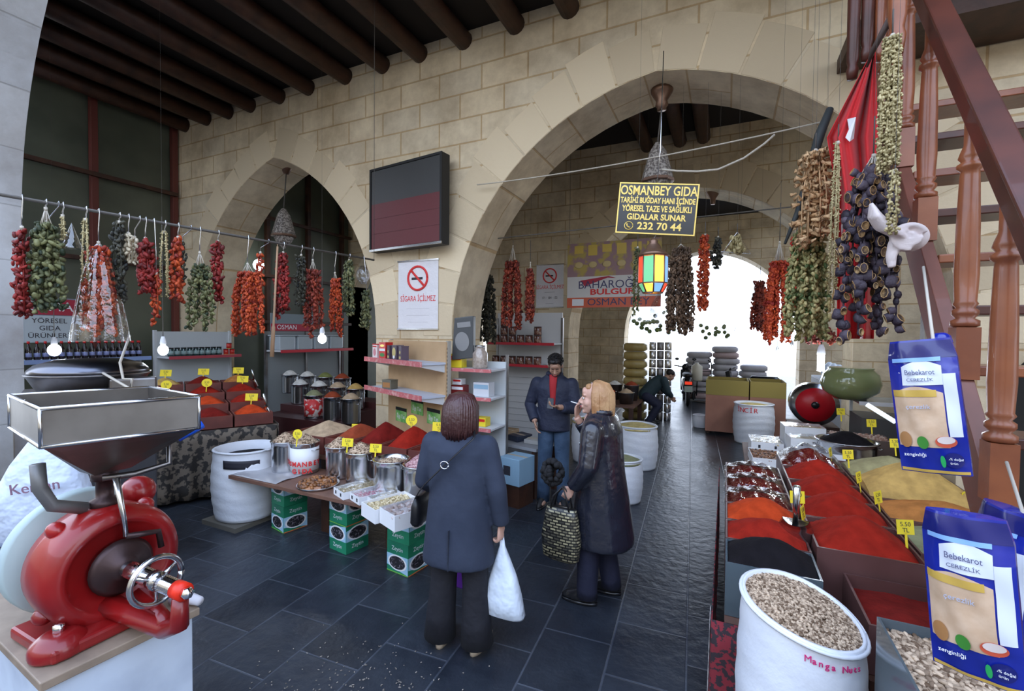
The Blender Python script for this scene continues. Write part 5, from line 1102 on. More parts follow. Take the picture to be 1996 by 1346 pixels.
# yellow and white food banner
Yb=8.1; a,b_,c_,d_=wallrect(1107,476,1288,597,Yb); w=b_-a; h=d_-c_; q=V3(((a+b_)/2,Yb,c_))
t=T('food_banner','food shop banner with yellow food pictures above white and orange bands','banner',q)
MB().box(a,b_,Yb-.006,Yb,c_,d_).build('banner_sheet',mat('banner_sheet_white',(.72,.70,.68),.6),t)
MB().box(a,b_,Yb-.009,Yb-.0062,c_+h*.48,d_).build('picture_band',mat('food_picture',(.50,.38,.10),.6,c2=(.36,.22,.24),ns=4.5,lo=.44,hi=.52),t)
for i in range(6):
    x=a+w*(.08+.155*i); MB().box(x,x+w*.10,Yb-.0115,Yb-.0095,c_+h*(.80 if i%2 else .84),c_+h*.96).build('yellow_pack',mat('pack_yellow',(.72,.52,.10),.5),t)
    MB().ell((x+w*.05,Yb-.010,c_+h*.66),(w*.05,.006,h*.05)).build('dish_picture',mat('dish_picture',(.62,.48,.22),.5),t)
MB().box(a,b_,Yb-.009,Yb-.0062,c_,c_+h*.155).build('orange_band',mat('banner_orange',(.68,.13,.06),.5),t)
MB().box(a+w*.06,a+w*.19,Yb-.0115,Yb-.0095,c_+h*.03,c_+h*.135).build('white_patch',paperw,t)
Q=lambda x,z: MX.Translation((x,Yb-.0115,z))@MX.Rotation(PI/2,4,'X')
text('BAHAROĞLU',t,Q(a+w*.50,c_+h*.345),h*.17,mat('navy_ink',(.05,.05,.14),.5),sx=1.05); text('BULGUR',t,Q(a+w*.50,c_+h*.235),h*.12,redink,sx=1.5,bold=.004); text('OSMAN BEY',t,Q(a+w*.56,c_+h*.08),h*.15,mat('navy_ink'),sx=1.15)
b=MB(); b.prism([(a+w*.15,c_+h*.42),(a+w*.46,c_+h*.475),(a+w*.54,c_+h*.44),(a+w*.45,c_+h*.45),(a+w*.2,c_+h*.33)],Yb-.012,Yb-.0095); b.build('red_swoosh',mat('banner_red'),t)
for x_ in(a+.03,b_-.03): MB().tube([(x_,Yb,d_-.02),(x_,Yb,5.75)],.003,5).build('banner_cord',rope_dk,t)
# weighing scale with dial leaning at the arch jamb
t=T('dial_scale','dark grey scale head with round pale dial leaning at the big arch jamb','scale',at(905,690,D=5.4)); Mq=MX.Translation(at(905,655,D=5.3))@MX.Rotation(rad(12),4,'Z')@MX.Rotation(rad(-6),4,'Y')
MB(Mq).prism([(-.16,-.26),(.10,-.26),(.15,.22),(-.08,.22)],-.06,.04).build('scale_body',mat('scale_grey',(.07,.075,.08),.4),t,bev=.01)
MB(Mq).prism(ovalpts(-.01,-.06,.085,.11,24),-.066,-.061).build('dial',mat('dial_pale',(.26,.26,.26),.4),t); MB(Mq).box(-.05,.11,-.066,-.061,.10,.16).build('display_window',mat('dial_pale'),t)
# ================= people
skin1=mat('skin_fair',(.62,.36,.27),.5,c2=(.66,.40,.31),ns=9); skin2=mat('skin_tan',(.42,.24,.16),.5,c2=(.46,.27,.19),ns=9)
eyew=mat('eye_white',(.75,.74,.72),.3); iris=mat('iris_dark',(.03,.02,.015),.2); lip=mat('lip',(.42,.10,.09),.45)
def headM(c,yaw=0,pitch=0,s=1): return MX.Translation(V3(c))@MX.Rotation(yaw,4,'Z')@MX.Rotation(pitch,4,'X')@MX.Scale(s,4)
def addhead(b,H,neck,nr=.056):
    T0=b.T; b.T=T0@H
    b.ell((0,-.012,.035),(.074,.094,.084),None,18,14); b.ell((0,.022,-.028),(.062,.068,.080),None,16,12); b.ell((0,.040,-.078),(.040,.040,.032),None,12,9)
    b.ell((0,.070,-.093),(.020,.017,.016)); b.tube([(0,.080,.020),(0,.096,-.004),(0,.108,-.028),(0,.100,-.036)],[.007,.009,.013,.010],8); b.ell((.011,.092,-.034),(.009,.010,.008)); b.ell((-.011,.092,-.034),(.009,.010,.008))
    for s in(-1,1): b.ell((s*.036,.052,-.030),(.026,.026,.026)); b.ell((s*.076,-.006,-.008),(.010,.019,.030)); b.ell((s*.028,.078,.026),(.024,.010,.008))
    b.ell((0,.078,.050),(.045,.016,.03)); b.ell((0,.084,-.060),(.024,.014,.012))
    b.T=T0; hc=H@V3((0,-.02,-.06)); b.tube([neck,hc],[nr*1.1,nr],14)
def facial(t,Mt,H,brow,beard=None,down=False):
    for s in(-1,1):
        if down: MB(Mt@H).tube([(s*.015,.088,.0),(s*.029,.090,-.004),(s*.043,.084,.0)],[.0012,.0022,.0012],6).build('eyelash',iris,t)
        else:
            e_=MB(Mt@H).ell((s*.029,.081,.004),(.014,.008,.0065)).build('eye',eyew,t); MB(Mt@H).ell((s*.029,.087,.003),(.006,.004,.0058)).build('iris',iris,e_)
        b=MB(Mt@H); b.tube([(s*.014,.090,.022),(s*.030,.090,.029),(s*.046,.080,.023)],[.003,.0045,.0025],6); b.build('eyebrow',brow,t)
    b=MB(Mt@H); b.ell((0,.097,-.056),(.020,.007,.0045)); b.ell((0,.096,-.064),(.017,.007,.0055)); b.build('lips',lip,t)
    if beard: b=MB(Mt@H); b.ell((0,.046,-.080),(.045,.044,.035),None,14,10); b.ell((0,.085,-.048),(.024,.010,.005)); [b.ell((s*.058,.016,-.045),(.012,.032,.045)) for s in(-1,1)]; b.build('stubble_beard',beard,t,rm=.005)
def addhand(b,w,d,n,side,curl=.6,k=1,spread=.0,thumb=.5):
    w,d,n=V3(w),V3(d).normalized(),V3(n); n=(n-n.dot(d)*d).normalized(); s=d.cross(n)*side
    b.tube([w,w+d*.03*k,w+d*.07*k,w+d*.088*k],[.024*k,.033*k,.037*k,.033*k],12,.42,up=n)
    for i,(o,L) in enumerate(((.027,.068),(.009,.078),(-.009,.072),(-.026,.056))):
        p=w+d*.082*k+s*o*k; dd=(d+s*o*spread*12).normalized(); pts=[p]; c=curl*(1+.08*i)
        for j,f in enumerate((.42,.32,.26)):
            q=c*(j+.6)*.75; dirv=(dd*math.cos(q)+n*math.sin(q)); p=p+dirv*L*f*k; pts.append(p)
        b.tube([w+d*.05*k+s*o*k]+pts,[.009*k,.0092*k,.0086*k,.008*k,.0068*k],8)
    p=w+d*.02*k+s*.026*k; t1=(d*.62+s*.65+n*.35*thumb).normalized(); t2=(d*.9+s*.1+n*.5*thumb).normalized()
    b.tube([w+d*.012*k+s*.008*k,p,p+t1*.036*k,p+t1*.036*k+t2*.030*k],[.014*k,.013*k,.0105*k,.008*k],8)
def limb(b,pts,rs,n=14):
    b.ell(pts[0],rs[0]*.98,None,14,10)
    # round out the joints with extra interpolated points
    P=[V3(p) for p in pts]; q=[];r=[]
    for i in range(len(P)-1):
        for j in range(4):
            f=j/4; q.append(P[i].lerp(P[i+1],f)); r.append(rs[i]+(rs[i+1]-rs[i])*f)
    q.append(P[-1]); r.append(rs[-1]); b.tube(q,r,n); 
    for p_,r_ in zip(P[1:-1],rs[1:-1]): b.ell(p_,r_*.99,None,12,9)
def shoe(Mt,t,an,yaw,mt,L=.25,sole=.02,solem=None):
    b=MB(Mt@MX.Translation(V3(an))@MX.Rotation(yaw,4,'Z')); z=-an[2]
    b.loft([(0,.055,z+sole,.040,L*.52),(0,.055,z+sole+.02,.042,L*.53),(0,.045,z+sole+.05,.038,L*.44),(0,.0,z+sole+.085,.036,.065),(0,-.01,z+sole+.11,.036,.05)],18); b.build('shoe',mt,t)
    MB(Mt@MX.Translation(V3(an))@MX.Rotation(yaw,4,'Z')).loft([(0,.055,z,.043,L*.535),(0,.055,z+sole,.043,L*.535)],18).build('shoe_sole',solem or blackg,t)
def cloth(n,c,c2,r=.75,bs=9,bd=.6,coat=0,dist=.03): return mat(n,c,r,c2=c2,ns=5,bs=bs,bd=bd,coat=coat,bdist=dist)
def hairs(b,n,zend,rx,ry,gap):
    for i in range(n):
        a=rad(90+gap)+rad(360-2*gap)*(i+R.random())/n   # angle round the head, open at the face
        ca,sa=math.cos(a),math.sin(a); k=R.uniform(.96,1.05); ze=zend+R.uniform(-.015,.02)
        b.tube([(ca*.02,-.01+sa*.02,.128),(ca*rx*.72,-.02+sa*ry*.72,.108),(ca*rx*k,-.025+sa*ry*k,.045),(ca*rx*1.04*k,-.03+sa*ry*k,-.03),(ca*rx*1.05*k,-.035+sa*ry*.95*k,ze*.7),(ca*rx*.92*k,-.035+sa*ry*.82*k,ze)],[.008,.010,.011,.011,.010,.004],5)
# ---- woman seen from behind
a1=at(893,1262,Z=0); Mt=TR((a1.x,a1.y,0),rad(9))
b=MB(Mt); H=headM((-.0,.035,1.455),rad(6),rad(-6))
b.loft([(0,0,.80,.16,.11),(0,0,.92,.165,.115),(0,0,1.05,.135,.10),(0,0,1.20,.16,.11),(0,0,1.30,.15,.09),(0,0,1.345,.06,.05)],20)
for s in(-1,1): limb(b,[(s*.085,0,.84),(s*.10,.02,.46),(s*.115,-.01,.10)],[.082,.056,.040]); b.ell((s*.115,.04,.05),(.038,.10,.035))
limb(b,[(.17,0,1.27),(.235,-.01,1.02),(.255,.03,.80)],[.048,.040,.028]); limb(b,[(-.17,0,1.27),(-.22,-.0,1.03),(-.16,.17,.90)],[.048,.040,.028])
addhand(b,(.256,.034,.79),(.02,.02,-1),(-1,.2,0),1,1.25); addhand(b,(-.155,.18,.90),(.4,.9,-.1),(.8,-.3,-.4),-1,.9)
addhead(b,H,(0,.01,1.30),.05)
pa=b.build('person',skin1,None,rm=.007,smi=1,org=(a1.x,a1.y,0)); tag(pa,'dark haired person in a slate blue coat seen from behind with a white bag','person')
denim_bl=cloth('slate_blue_wool',(.020,.028,.052),(.032,.042,.072),.85,7,.35); blk_tr=cloth('black_trousers',(.008,.008,.013),(.014,.014,.02),.8)
b=MB(Mt)
b.loft([(0,0,.56,.225,.165),(0,0,.60,.223,.165),(0,0,.80,.205,.15),(0,0,.98,.185,.135),(0,0,1.12,.19,.13),(0,0,1.24,.205,.125),(0,-.0,1.30,.19,.10),(0,0,1.345,.11,.075),(0,0,1.37,.07,.06)],30,2.3)
limb(b,[(.175,0,1.27),(.245,-.01,1.02),(.262,.03,.80)],[.072,.062,.050],16); limb(b,[(-.175,0,1.27),(-.235,0,1.03),(-.16,.16,.91)],[.072,.064,.050],16)
ct_=b.build('coat',denim_bl,pa,rm=.010,smi=4)
MB(Mt).loft([(0,.0,1.335,.085,.075),(0,.005,1.36,.082,.076),(0,.015,1.395,.072,.068),(0,.015,1.36,.06,.055)],20).build('coat_collar',denim_bl,ct_,smi=1)
MB(Mt).box(-.003,.003,-.166,-.150,.56,.80).build('back_vent',cloth('vent_seam_cloth',(.015,.02,.035),(.02,.025,.04)),ct_)
for sg in(-1,1):
    b=MB(Mt); b.tube([(sg*.085,0,.80),(sg*.095,.015,.60),(sg*.105,.02,.42),(sg*.118,.0,.20),(sg*.125,.005,.035)],[.095,.088,.080,.092,.105],18); b.build('trouser_leg',blk_tr,pa,smi=2)
    shoe(Mt,pa,(sg*.12,.02,.10),-sg*.15,blackg,.24,.03,mat('beige_sole',(.45,.36,.26),.6))
hair1=mat('dark_brown_hair',(.030,.008,.008),.4,c2=(.075,.022,.020),ns=3,bs=50,bd=.6,coat=.2)
b=MB(Mt@H); b.ell((0,-.022,.035),(.093,.106,.096),None,20,16); b.loft([(0,-.035,.03,.094,.098),(0,-.035,-.05,.098,.092),(0,-.035,-.11,.094,.080),(0,-.035,-.135,.075,.06)],20); hairs(b,150,-.145,.098,.100,35)
b.build('hair',hair1,pa)
facial(pa,Mt,H,hair1)
# strap across the back and small handbag at the left hip
strapm=mat('black_leather_strap',(.01,.01,.012),.4)
def strap(u): # from right shoulder over the back to left hip
    x=.13-.37*u; z=1.335-.36*u; y=-.118-.035*math.sin(PI*min(u*1.1,1))
    return (x,y if abs(x)<.17 else y+.05*(abs(x)-.17)/.07*1.2,z)
hb=T('shoulder_bag','small black shoulder bag at the left hip of the person in slate blue','handbag',Mt@V3((-.25,.05,.76)))
b=MB(Mt); b.tube([(.10,-.02,1.375),(.13,-.09,1.345)]+[strap(i/16) for i in range(17)]+[(-.27,-.05,.93),(-.285,.03,.90)],.011,8,.35,up=(0,1,0)); b.build('bag_strap',strapm,hb)
b=MB(Mt); p=V3(strap(.42)); b.tube([p+V3((.026*math.cos(2*PI*i/12),-.012,.022*math.sin(2*PI*i/12))) for i in range(13)],.0035,6); b.build('strap_buckle',chrome,hb)
MB(Mt@MX.Translation((-.285,.06,.74))).loft([(0,0,0,.03,.10),(0,0,.02,.04,.115),(0,0,.12,.035,.11),(0,0,.17,.015,.09)],20,3).build('bag_body',strapm,hb)
# white carrier bag in her right hand
wb=T('carrier_bag','pale blue-white plastic carrier bag held low by the person in slate blue','bag',Mt@V3((.27,.04,.26)))
whb=mat('white_carrier_plastic',(.74,.82,.92),.3,bs=6,bd=1,bdist=.04)
b=MB(Mt@MX.Translation((.275,.05,0))@MX.Rotation(rad(-8),4,'Z')); b.loft([(.01,0,.235,.125,.05),(.005,0,.25,.135,.07),(0,0,.36,.115,.075),(0,0,.47,.085,.055),(-.005,0,.58,.045,.032),(-.01,0,.655,.018,.014),(-.01,0,.69,.012,.012)],26,2.6); b.build('bag_body',whb,wb)
b=MB(Mt@MX.Translation((.265,.05,0))); b.tube([(-.01,0,.66),(-.012,.0,.70),(.0,.01,.705),(.01,0,.66)],.008,6); b.build('bag_handle',whb,wb)
pb=T('tote_bag','purple and white tote bag before the legs of the person in slate blue','bag',Mt@V3((-.09,.26,.23)))
b=MB(Mt@MX.Translation((-.07,.27,0))@MX.Rotation(rad(-14),4,'Z')); b.box(-.17,.13,-.04,.04,.23,.48); b.build('bag_body',mat('purple_bag',(.13,.02,.30),.5),pb,bev=.01)
b=MB(Mt@MX.Translation((-.07,.27,0))@MX.Rotation(rad(-14),4,'Z')); b.box(-.175,.135,-.045,.045,.482,.60); b.build('white_top',paperw,pb,bev=.01)
MB(Mt).tube([(-.20,.27,.60),(-.16,.22,.80),(-.13,.22,.875),(-.08,.25,.80),(-.02,.27,.60)],.007,6).build('bag_handle',paperw,pb)
# ---- woman in the black leather coat, in profile, hand at her mouth
a2=at(1168,1165,Z=0); Mt=TR((a2.x,a2.y,0),rad(84))
H=headM((0,.055,1.475),rad(22),rad(2),1.04); b=MB(Mt)
b.loft([(0,0,.82,.17,.125),(0,0,.95,.17,.13),(0,0,1.1,.15,.115),(0,0,1.25,.17,.12),(0,0,1.33,.15,.09),(0,.01,1.37,.06,.055)],20)
limb(b,[(.09,0,.84),(.10,.03,.46),(.11,-.06,.10)],[.085,.056,.040]); limb(b,[(-.09,0,.84),(-.10,.05,.46),(-.11,.06,.10)],[.085,.056,.040]); b.ell((.11,-.02,.05),(.038,.10,.035)); b.ell((-.11,.10,.05),(.038,.10,.035))
limb(b,[(.17,0,1.29),(.18,.13,1.12),(.05,.22,1.315)],[.05,.042,.027]); limb(b,[(-.18,0,1.29),(-.24,.0,1.04),(-.22,.13,.86)],[.05,.042,.03])
addhand(b,(.05,.222,1.318),(-.18,-.12,.95),(0,-1,.0),1,.55,spread=.1,thumb=.8); addhand(b,(-.22,.135,.86),(.0,.5,-.8),(.9,.1,0),-1,1.25)
addhead(b,H,(0,.02,1.33),.05)
pw=b.build('person',skin1,None,rm=.0065,smi=1,org=(a2.x,a2.y,0)); tag(pw,'person with blonde hair in a long black leather coat, raising a cigarette to the mouth','person')
facial(pw,Mt,H,mat('blond_brow',(.25,.13,.06),.6))
leath=mat('black_leather',(.012,.014,.024),.26,c2=(.018,.02,.032),ns=5,bs=9,bd=.8,coat=.5,bdist=.02)
b=MB(Mt)
b.loft([(0,-.02,.44,.235,.225),(0,-.02,.48,.235,.225),(0,-.01,.75,.22,.19),(0,0,.95,.205,.165),(0,0,1.12,.195,.15),(0,0,1.25,.21,.14),(0,0,1.33,.19,.11),(0,.01,1.385,.10,.075),(0,.01,1.40,.08,.065)],30,2.2)
limb(b,[(.18,0,1.29),(.19,.13,1.12),(.07,.205,1.275)],[.075,.065,.046],16); limb(b,[(-.185,0,1.28),(-.262,.0,1.04),(-.235,.12,.875)],[.078,.070,.052],16)
lc=b.build('leather_coat',leath,pw,rm=.010,smi=4)
b=MB(Mt); b.loft([(0,.0,1.365,.105,.085),(0,.0,1.40,.10,.085),(0,.01,1.425,.085,.075),(0,.01,1.39,.07,.06)],22); b.build('coat_collar',leath,lc,smi=1)
b=MB(Mt); b.tube([(.055,.085,1.40),(.035,.135,1.33),(.02,.155,1.24),(.01,.165,1.12)],[.02,.024,.018,.008],8,.5); b.build('pink_lining',mat('pink_lining',(.62,.38,.33),.7),pw)
for i in range(4): MB(Mt).ell((.0,.170+.012*0,1.13-.10*i),(.012,.006,.012)).build('coat_button',chrome,lc)
navy=cloth('navy_trousers',(.010,.012,.032),(.016,.018,.045),.8)
for pts in ([(.09,0,.80),(.10,.02,.46),(.115,-.05,.10),(.115,-.05,.05)],[(-.09,0,.80),(-.10,.05,.46),(-.11,.055,.10),(-.11,.055,.05)]):
    MB(Mt).tube(pts,[.10,.082,.074,.078],16).build('trouser_leg',navy,pw,smi=1)
shoe(Mt,pw,(.115,-.05,.10),.1,blackg,.25); shoe(Mt,pw,(-.11,.055,.10),.15,blackg,.25)
hair2=mat('blonde_hair',(.36,.17,.07),.45,c2=(.62,.38,.19),ns=6,bs=40,bd=.7)
b=MB(Mt@H); b.ell((0,-.028,.040),(.082,.094,.086),None,20,16); b.ell((0,.042,.080),(.052,.030,.028)); b.loft([(0,-.045,.03,.080,.076),(0,-.055,-.05,.080,.066),(0,-.06,-.11,.072,.055),(0,-.06,-.14,.05,.035)],20)
hairs(b,150,-.175,.090,.098,62)
b.build('hair',hair2,pw)
b=MB(Mt); hp=V3((.036,.205,1.40)); b.tube([hp+V3((0,-.02,.018)),hp+V3((-.01,.055,.035))],.004,8); tag(b.build('cigarette',paperw),'white cigarette held at the mouth of the person in black leather','cigarette')
# woven basket bag and dark fluffy bag
bk=T('woven_bag','black and gold woven handbag hanging from the arm of the person in black leather','handbag',Mt@V3((-.24,.20,.34)))
b=MB(Mt@MX.Translation((-.25,.20,0))); b.loft([(0,0,.34,.03,.10),(0,0,.36,.05,.135),(0,0,.50,.06,.15),(0,0,.66,.045,.125),(0,0,.72,.03,.11)],26,3)
wm=bpy.data.materials.new('gold_black_weave'); wm.use_nodes=True; N_=wm.node_tree.nodes; L_=wm.node_tree.links; tx=N_.new('ShaderNodeTexCoord'); br=N_.new('ShaderNodeTexBrick'); mp=N_.new('ShaderNodeMapping'); mp.inputs['Rotation'].default_value=(0,rad(90),rad(20)); sp_=N_.new('ShaderNodeSeparateXYZ'); cb_=N_.new('ShaderNodeCombineXYZ')
L_.new(tx.outputs['Object'],sp_.inputs[0]); ad=N_.new('ShaderNodeMath'); ad.operation='ADD'; L_.new(sp_.outputs[0],ad.inputs[0]); L_.new(sp_.outputs[1],ad.inputs[1]); L_.new(ad.outputs[0],cb_.inputs[0]); L_.new(sp_.outputs[2],cb_.inputs[1]); L_.new(cb_.outputs[0],br.inputs[0])
for k_,v_ in (('Scale',1),('Brick Width',.042),('Row Height',.020),('Mortar Size',.0045)): br.inputs[k_].default_value=v_
br.inputs['Color1'].default_value=(.45,.40,.24,1); br.inputs['Color2'].default_value=(.03,.03,.03,1); br.inputs['Mortar'].default_value=(.01,.01,.01,1); L_.new(br.outputs['Color'],N_['Principled BSDF'].inputs['Base Color']); N_['Principled BSDF'].inputs['Roughness'].default_value=.3
b.build('bag_body',wm,bk)
b=MB(Mt@MX.Translation((-.25,.20,0)))
for s in(-1,1): b.tube([(s*.03,-.07,.71),(s*.03,-.05,.80),(s*.01,-.01,.87),(s*.03,.05,.80),(s*.03,.07,.71)],.007,6)
b.build('bag_handle',strapm,bk)
b=MB(Mt); 
for i in range(70): 
    d=V3((R.gauss(0,1),R.gauss(0,1),R.gauss(0,1))).normalized(); b.ell(V3((-.20,.30,.94))+V3((d.x*.055,d.y*.075,d.z*.085)),.022,None,6,5)
tag(b.build('fluffy_bag',mat('black_fur',(.012,.012,.014),.9)),'small black fluffy bag hanging before the leather coat','handbag')
# ---- young man looking at a phone
a3=at(1078,985,Z=0); Mt=TR((a3.x,a3.y,0),rad(192))
H=headM((-.02,.10,1.60),rad(4),rad(-36),1.0); b=MB(Mt)
b.loft([(0,0,.88,.15,.10),(0,0,1.0,.145,.10),(0,0,1.15,.15,.105),(0,0,1.32,.18,.115),(0,0,1.44,.15,.09),(0,.02,1.48,.06,.055)],20)
for s in(-1,1): limb(b,[(s*.085,0,.90),(s*.10,.02,.50),(s*.11,-.01,.10)],[.08,.055,.040]); b.ell((s*.11,.05,.05),(.038,.10,.035))
limb(b,[(-.19,0,1.40),(-.23,.05,1.13),(-.08,.27,1.17)],[.05,.042,.029]); limb(b,[(.19,0,1.40),(.27,-.04,1.14),(.20,.12,.97)],[.05,.042,.03])
addhand(b,(-.08,.275,1.17),(.75,.55,.15),(0,-.2,1),-1,.9); addhand(b,(.20,.12,.97),(-.3,.3,-.9),(-1,0,0),1,.5)
addhead(b,H,(0,.02,1.44),.052)
pm=b.build('person',skin2,None,rm=.007,smi=1,org=(a3.x,a3.y,0)); tag(pm,'person in a navy jacket, red shirt and jeans looking down at a phone','person')
hair3=mat('black_hair',(.008,.006,.006),.5,bs=60,bd=.8)
facial(pm,Mt,H,hair3,mat('short_beard',(.05,.03,.025),.8),True)
b=MB(Mt@H); b.ell((0,-.028,.045),(.086,.100,.088),None,18,14); b.ell((0,.035,.098),(.062,.050,.030)); b.ell((.02,.055,.105),(.045,.035,.025)); b.loft([(0,-.045,.02,.084,.078),(0,-.05,-.05,.074,.060)],16)
for i in range(170):
    a=R.uniform(0,2*PI); e=R.uniform(.15,1.5); d=V3((math.cos(e)*math.cos(a),math.cos(e)*math.sin(a),math.sin(e))); p=V3((d.x*.086,-.024+d.y*.098,.045+d.z*.090))
    if d.y>.5 and e<.75: continue
    b.tube([p*.96,p+d*.010+V3((0,.010,-.004))],[.009,.003],5)
b.build('hair',hair3,pm)
jk=cloth('navy_jacket',(.010,.014,.035),(.018,.024,.052),.7,10,.7)
b=MB(Mt); b.loft([(0,0,.87,.185,.135),(0,0,.90,.185,.135),(0,0,1.05,.180,.13),(0,0,1.2,.19,.135),(0,0,1.34,.215,.135),(0,0,1.42,.20,.11),(0,.01,1.48,.11,.08),(0,.01,1.51,.085,.07)],28,2.2)
limb(b,[(-.195,0,1.39),(-.245,.05,1.13),(-.12,.235,1.155)],[.078,.068,.050],16); limb(b,[(.195,0,1.39),(.285,-.04,1.14),(.205,.105,.985)],[.078,.068,.055],16)
b.build('jacket',jk,pm,rm=.010,smi=3)
MB(Mt).loft([(0,.01,1.47,.10,.085),(0,.01,1.51,.10,.088),(0,.02,1.535,.085,.078),(0,.02,1.49,.07,.06)],20).build('jacket_collar',jk,pm,smi=1)
b=MB(Mt); b.surf(lambda u,v:((u-.5)*.085*(1-.45*v)*1.0,.128+.014*math.cos((u-.5)*PI)-.035*max(0,1-v*3.2),1.50-.34*v),8,14); b.build('red_shirt',mat('red_jersey',(.36,.015,.02),.8),pm,solid=.012)
jeans=cloth('blue_jeans',(.020,.045,.090),(.045,.085,.15),.8,14,.5)
for s in(-1,1):
    MB(Mt).tube([(s*.082,0,.90),(s*.092,.0,.74),(s*.10,.015,.48),(s*.112,-.005,.20),(s*.115,0,.04)],[.098,.092,.075,.070,.076],18).build('jeans_leg',jeans,pm,smi=1); shoe(Mt,pm,(s*.115,.0,.10),-s*.15,black,.27)
ph=MB(Mt@MX.Translation((-.005,.335,1.215))@MX.Rotation(rad(30),4,'X')@MX.Rotation(rad(15),4,'Z')).box(-.033,.033,-.005,.005,-.062,.062).build('mobile_phone',blackg,bev=.003); tag(ph,'small dark phone held by the person in the navy jacket','phone')
# ---- stooping worker farther back
a4=at(1262,826,Z=0); Mt=TR((a4.x,a4.y,0),rad(-68)); H=headM((0,.47,1.08),0,rad(-35)); b=MB(Mt)
limb(b,[(.09,-.05,.62),(.12,.20,.42),(.11,-.02,.08)],[.09,.06,.042]); limb(b,[(-.09,-.05,.62),(-.12,.28,.44),(-.11,.10,.08)],[.09,.06,.042]); b.ell((.11,.04,.045),(.04,.10,.04)); b.ell((-.11,.16,.045),(.04,.10,.04))
limb(b,[(0,-.05,.66),(0,.12,.84),(0,.30,.98)],[.13,.13,.12]); limb(b,[(.17,.30,.99),(.18,.38,.74),(.08,.50,.60)],[.05,.042,.03]); limb(b,[(-.17,.30,.99),(-.18,.38,.74),(-.08,.50,.60)],[.05,.042,.03])
addhand(b,(.08,.50,.60),(-.1,.5,-.6),(-.8,0,-.2),1,.7); addhand(b,(-.08,.50,.60),(.1,.5,-.6),(.8,0,-.2),-1,.7); addhead(b,H,(0,.33,1.00),.052)
pk=b.build('person',skin2,None,rm=.010,smi=1,org=(a4.x,a4.y,0)); tag(pk,'person in a dark teal top stooping over the goods far down the aisle','person')
facial(pk,Mt,H,hair3,None,True)
b=MB(Mt@H); b.ell((0,-.025,.045),(.084,.098,.084),None,16,12); b.build('hair',hair3,pk,rm=.009,smi=1)
b=MB(Mt); limb(b,[(0,-.06,.64),(0,.12,.84),(0,.31,.985)],[.155,.160,.145],18); limb(b,[(.16,.30,.99),(.19,.38,.74),(.10,.48,.63)],[.08,.065,.05]); limb(b,[(-.16,.30,.99),(-.19,.38,.74),(-.10,.48,.63)],[.08,.065,.05])
b.build('teal_top',cloth('dark_teal',(.015,.035,.045),(.025,.05,.06)),pk,rm=.014,smi=3)
b=MB(Mt); limb(b,[(.09,-.05,.62),(.12,.20,.42),(.11,-.02,.06)],[.115,.082,.07]); limb(b,[(-.09,-.05,.62),(-.12,.28,.44),(-.11,.10,.06)],[.115,.082,.07]); b.build('trousers',navy,pk,rm=.014,smi=2)
for an,in_ in(((.11,-.02,.10),0),((-.11,.10,.10),1)): shoe(Mt,pk,an,0,black,.26)
# ================= goods in and beyond the big arch
# low stand at the end of the long board, left of the man
t=T('side_stand','low stand covered by pale blue cartons beside the person in the navy jacket','stand',(-2.0,4.3,0))
q0=at(1010,860,Z=.62)
Mq=TR((q0.x-.05,q0.y+.12,0),rad(-12))
MB(Mq).box(-.55,.42,-.22,.30,.565,.60).build('stand_top',mat('grey_top',(.30,.31,.33),.5),t)
for x in(-.5,.37):
    for y in(-.18,.26): MB(Mq).box(x-.025,x+.025,y-.025,y+.025,0,.565).build('leg',wood_dk,t)
def carton(M_,x,y,z,w,d,h,mt,label,rz=0,mark=True,cat='box',name='carton'):
    c=M_@V3((x,y,z)); t=t1=T(name,label,cat,c); Q=M_@TR((x,y,z),rz); t=MB(Q).box(-w/2,w/2,-d/2,d/2,0,h).build('carton_body',mt,t,bev=.004)
    if mark: MB(Q).box(-w*.3,w*.05,-d/2-.002,-d/2-.0005,h*.35,h*.7).build('print_block',ink,t)
    MB(Q).box(-w/2-.001,w/2+.001,-.02,.02,h,h+.001).build('tape_strip',mat('tape',(.5,.42,.3),.3),t)
    return t1
pb_=mat('pale_blue_carton',(.26,.42,.55),.6)
carton(Mq,.30,-.26-.17,.25,.28,.30,.30,pb_,'pale blue carton with a dark print, at the feet of the person in navy',mark=True)
MBq=MB(Mq).box(.17,.43,-.57,-.29,0,.245); tag(MBq.build('wooden_crate',wood_dk),'dark crate under the pale blue carton near the person in navy','crate')
carton(Mq,-.30,.05,.602,.34,.30,.10,mat('kraft_card',(.36,.25,.15),.7),'flat brown carton on the low stand',.1,False)
carton(Mq,-.02,.05,.602,.20,.26,.07,mat('blue_black_box',(.03,.04,.07),.4),'flat dark box on the low stand',-.2,False)
carton(Mq,.24,.05,.602,.24,.22,.05,mat('grey_card',(.45,.45,.44),.7),'flat grey carton on the right of the low stand',.15,False)
for i in range(14): pass
stuff(seedmesh(None,0,.64,.02,40,.018,T_=Mq,rect=(-.50,-.42,-.20,-.02)).build('red_peppers',D_OR),'little heap of red peppers at the left end of the low stand','peppers')
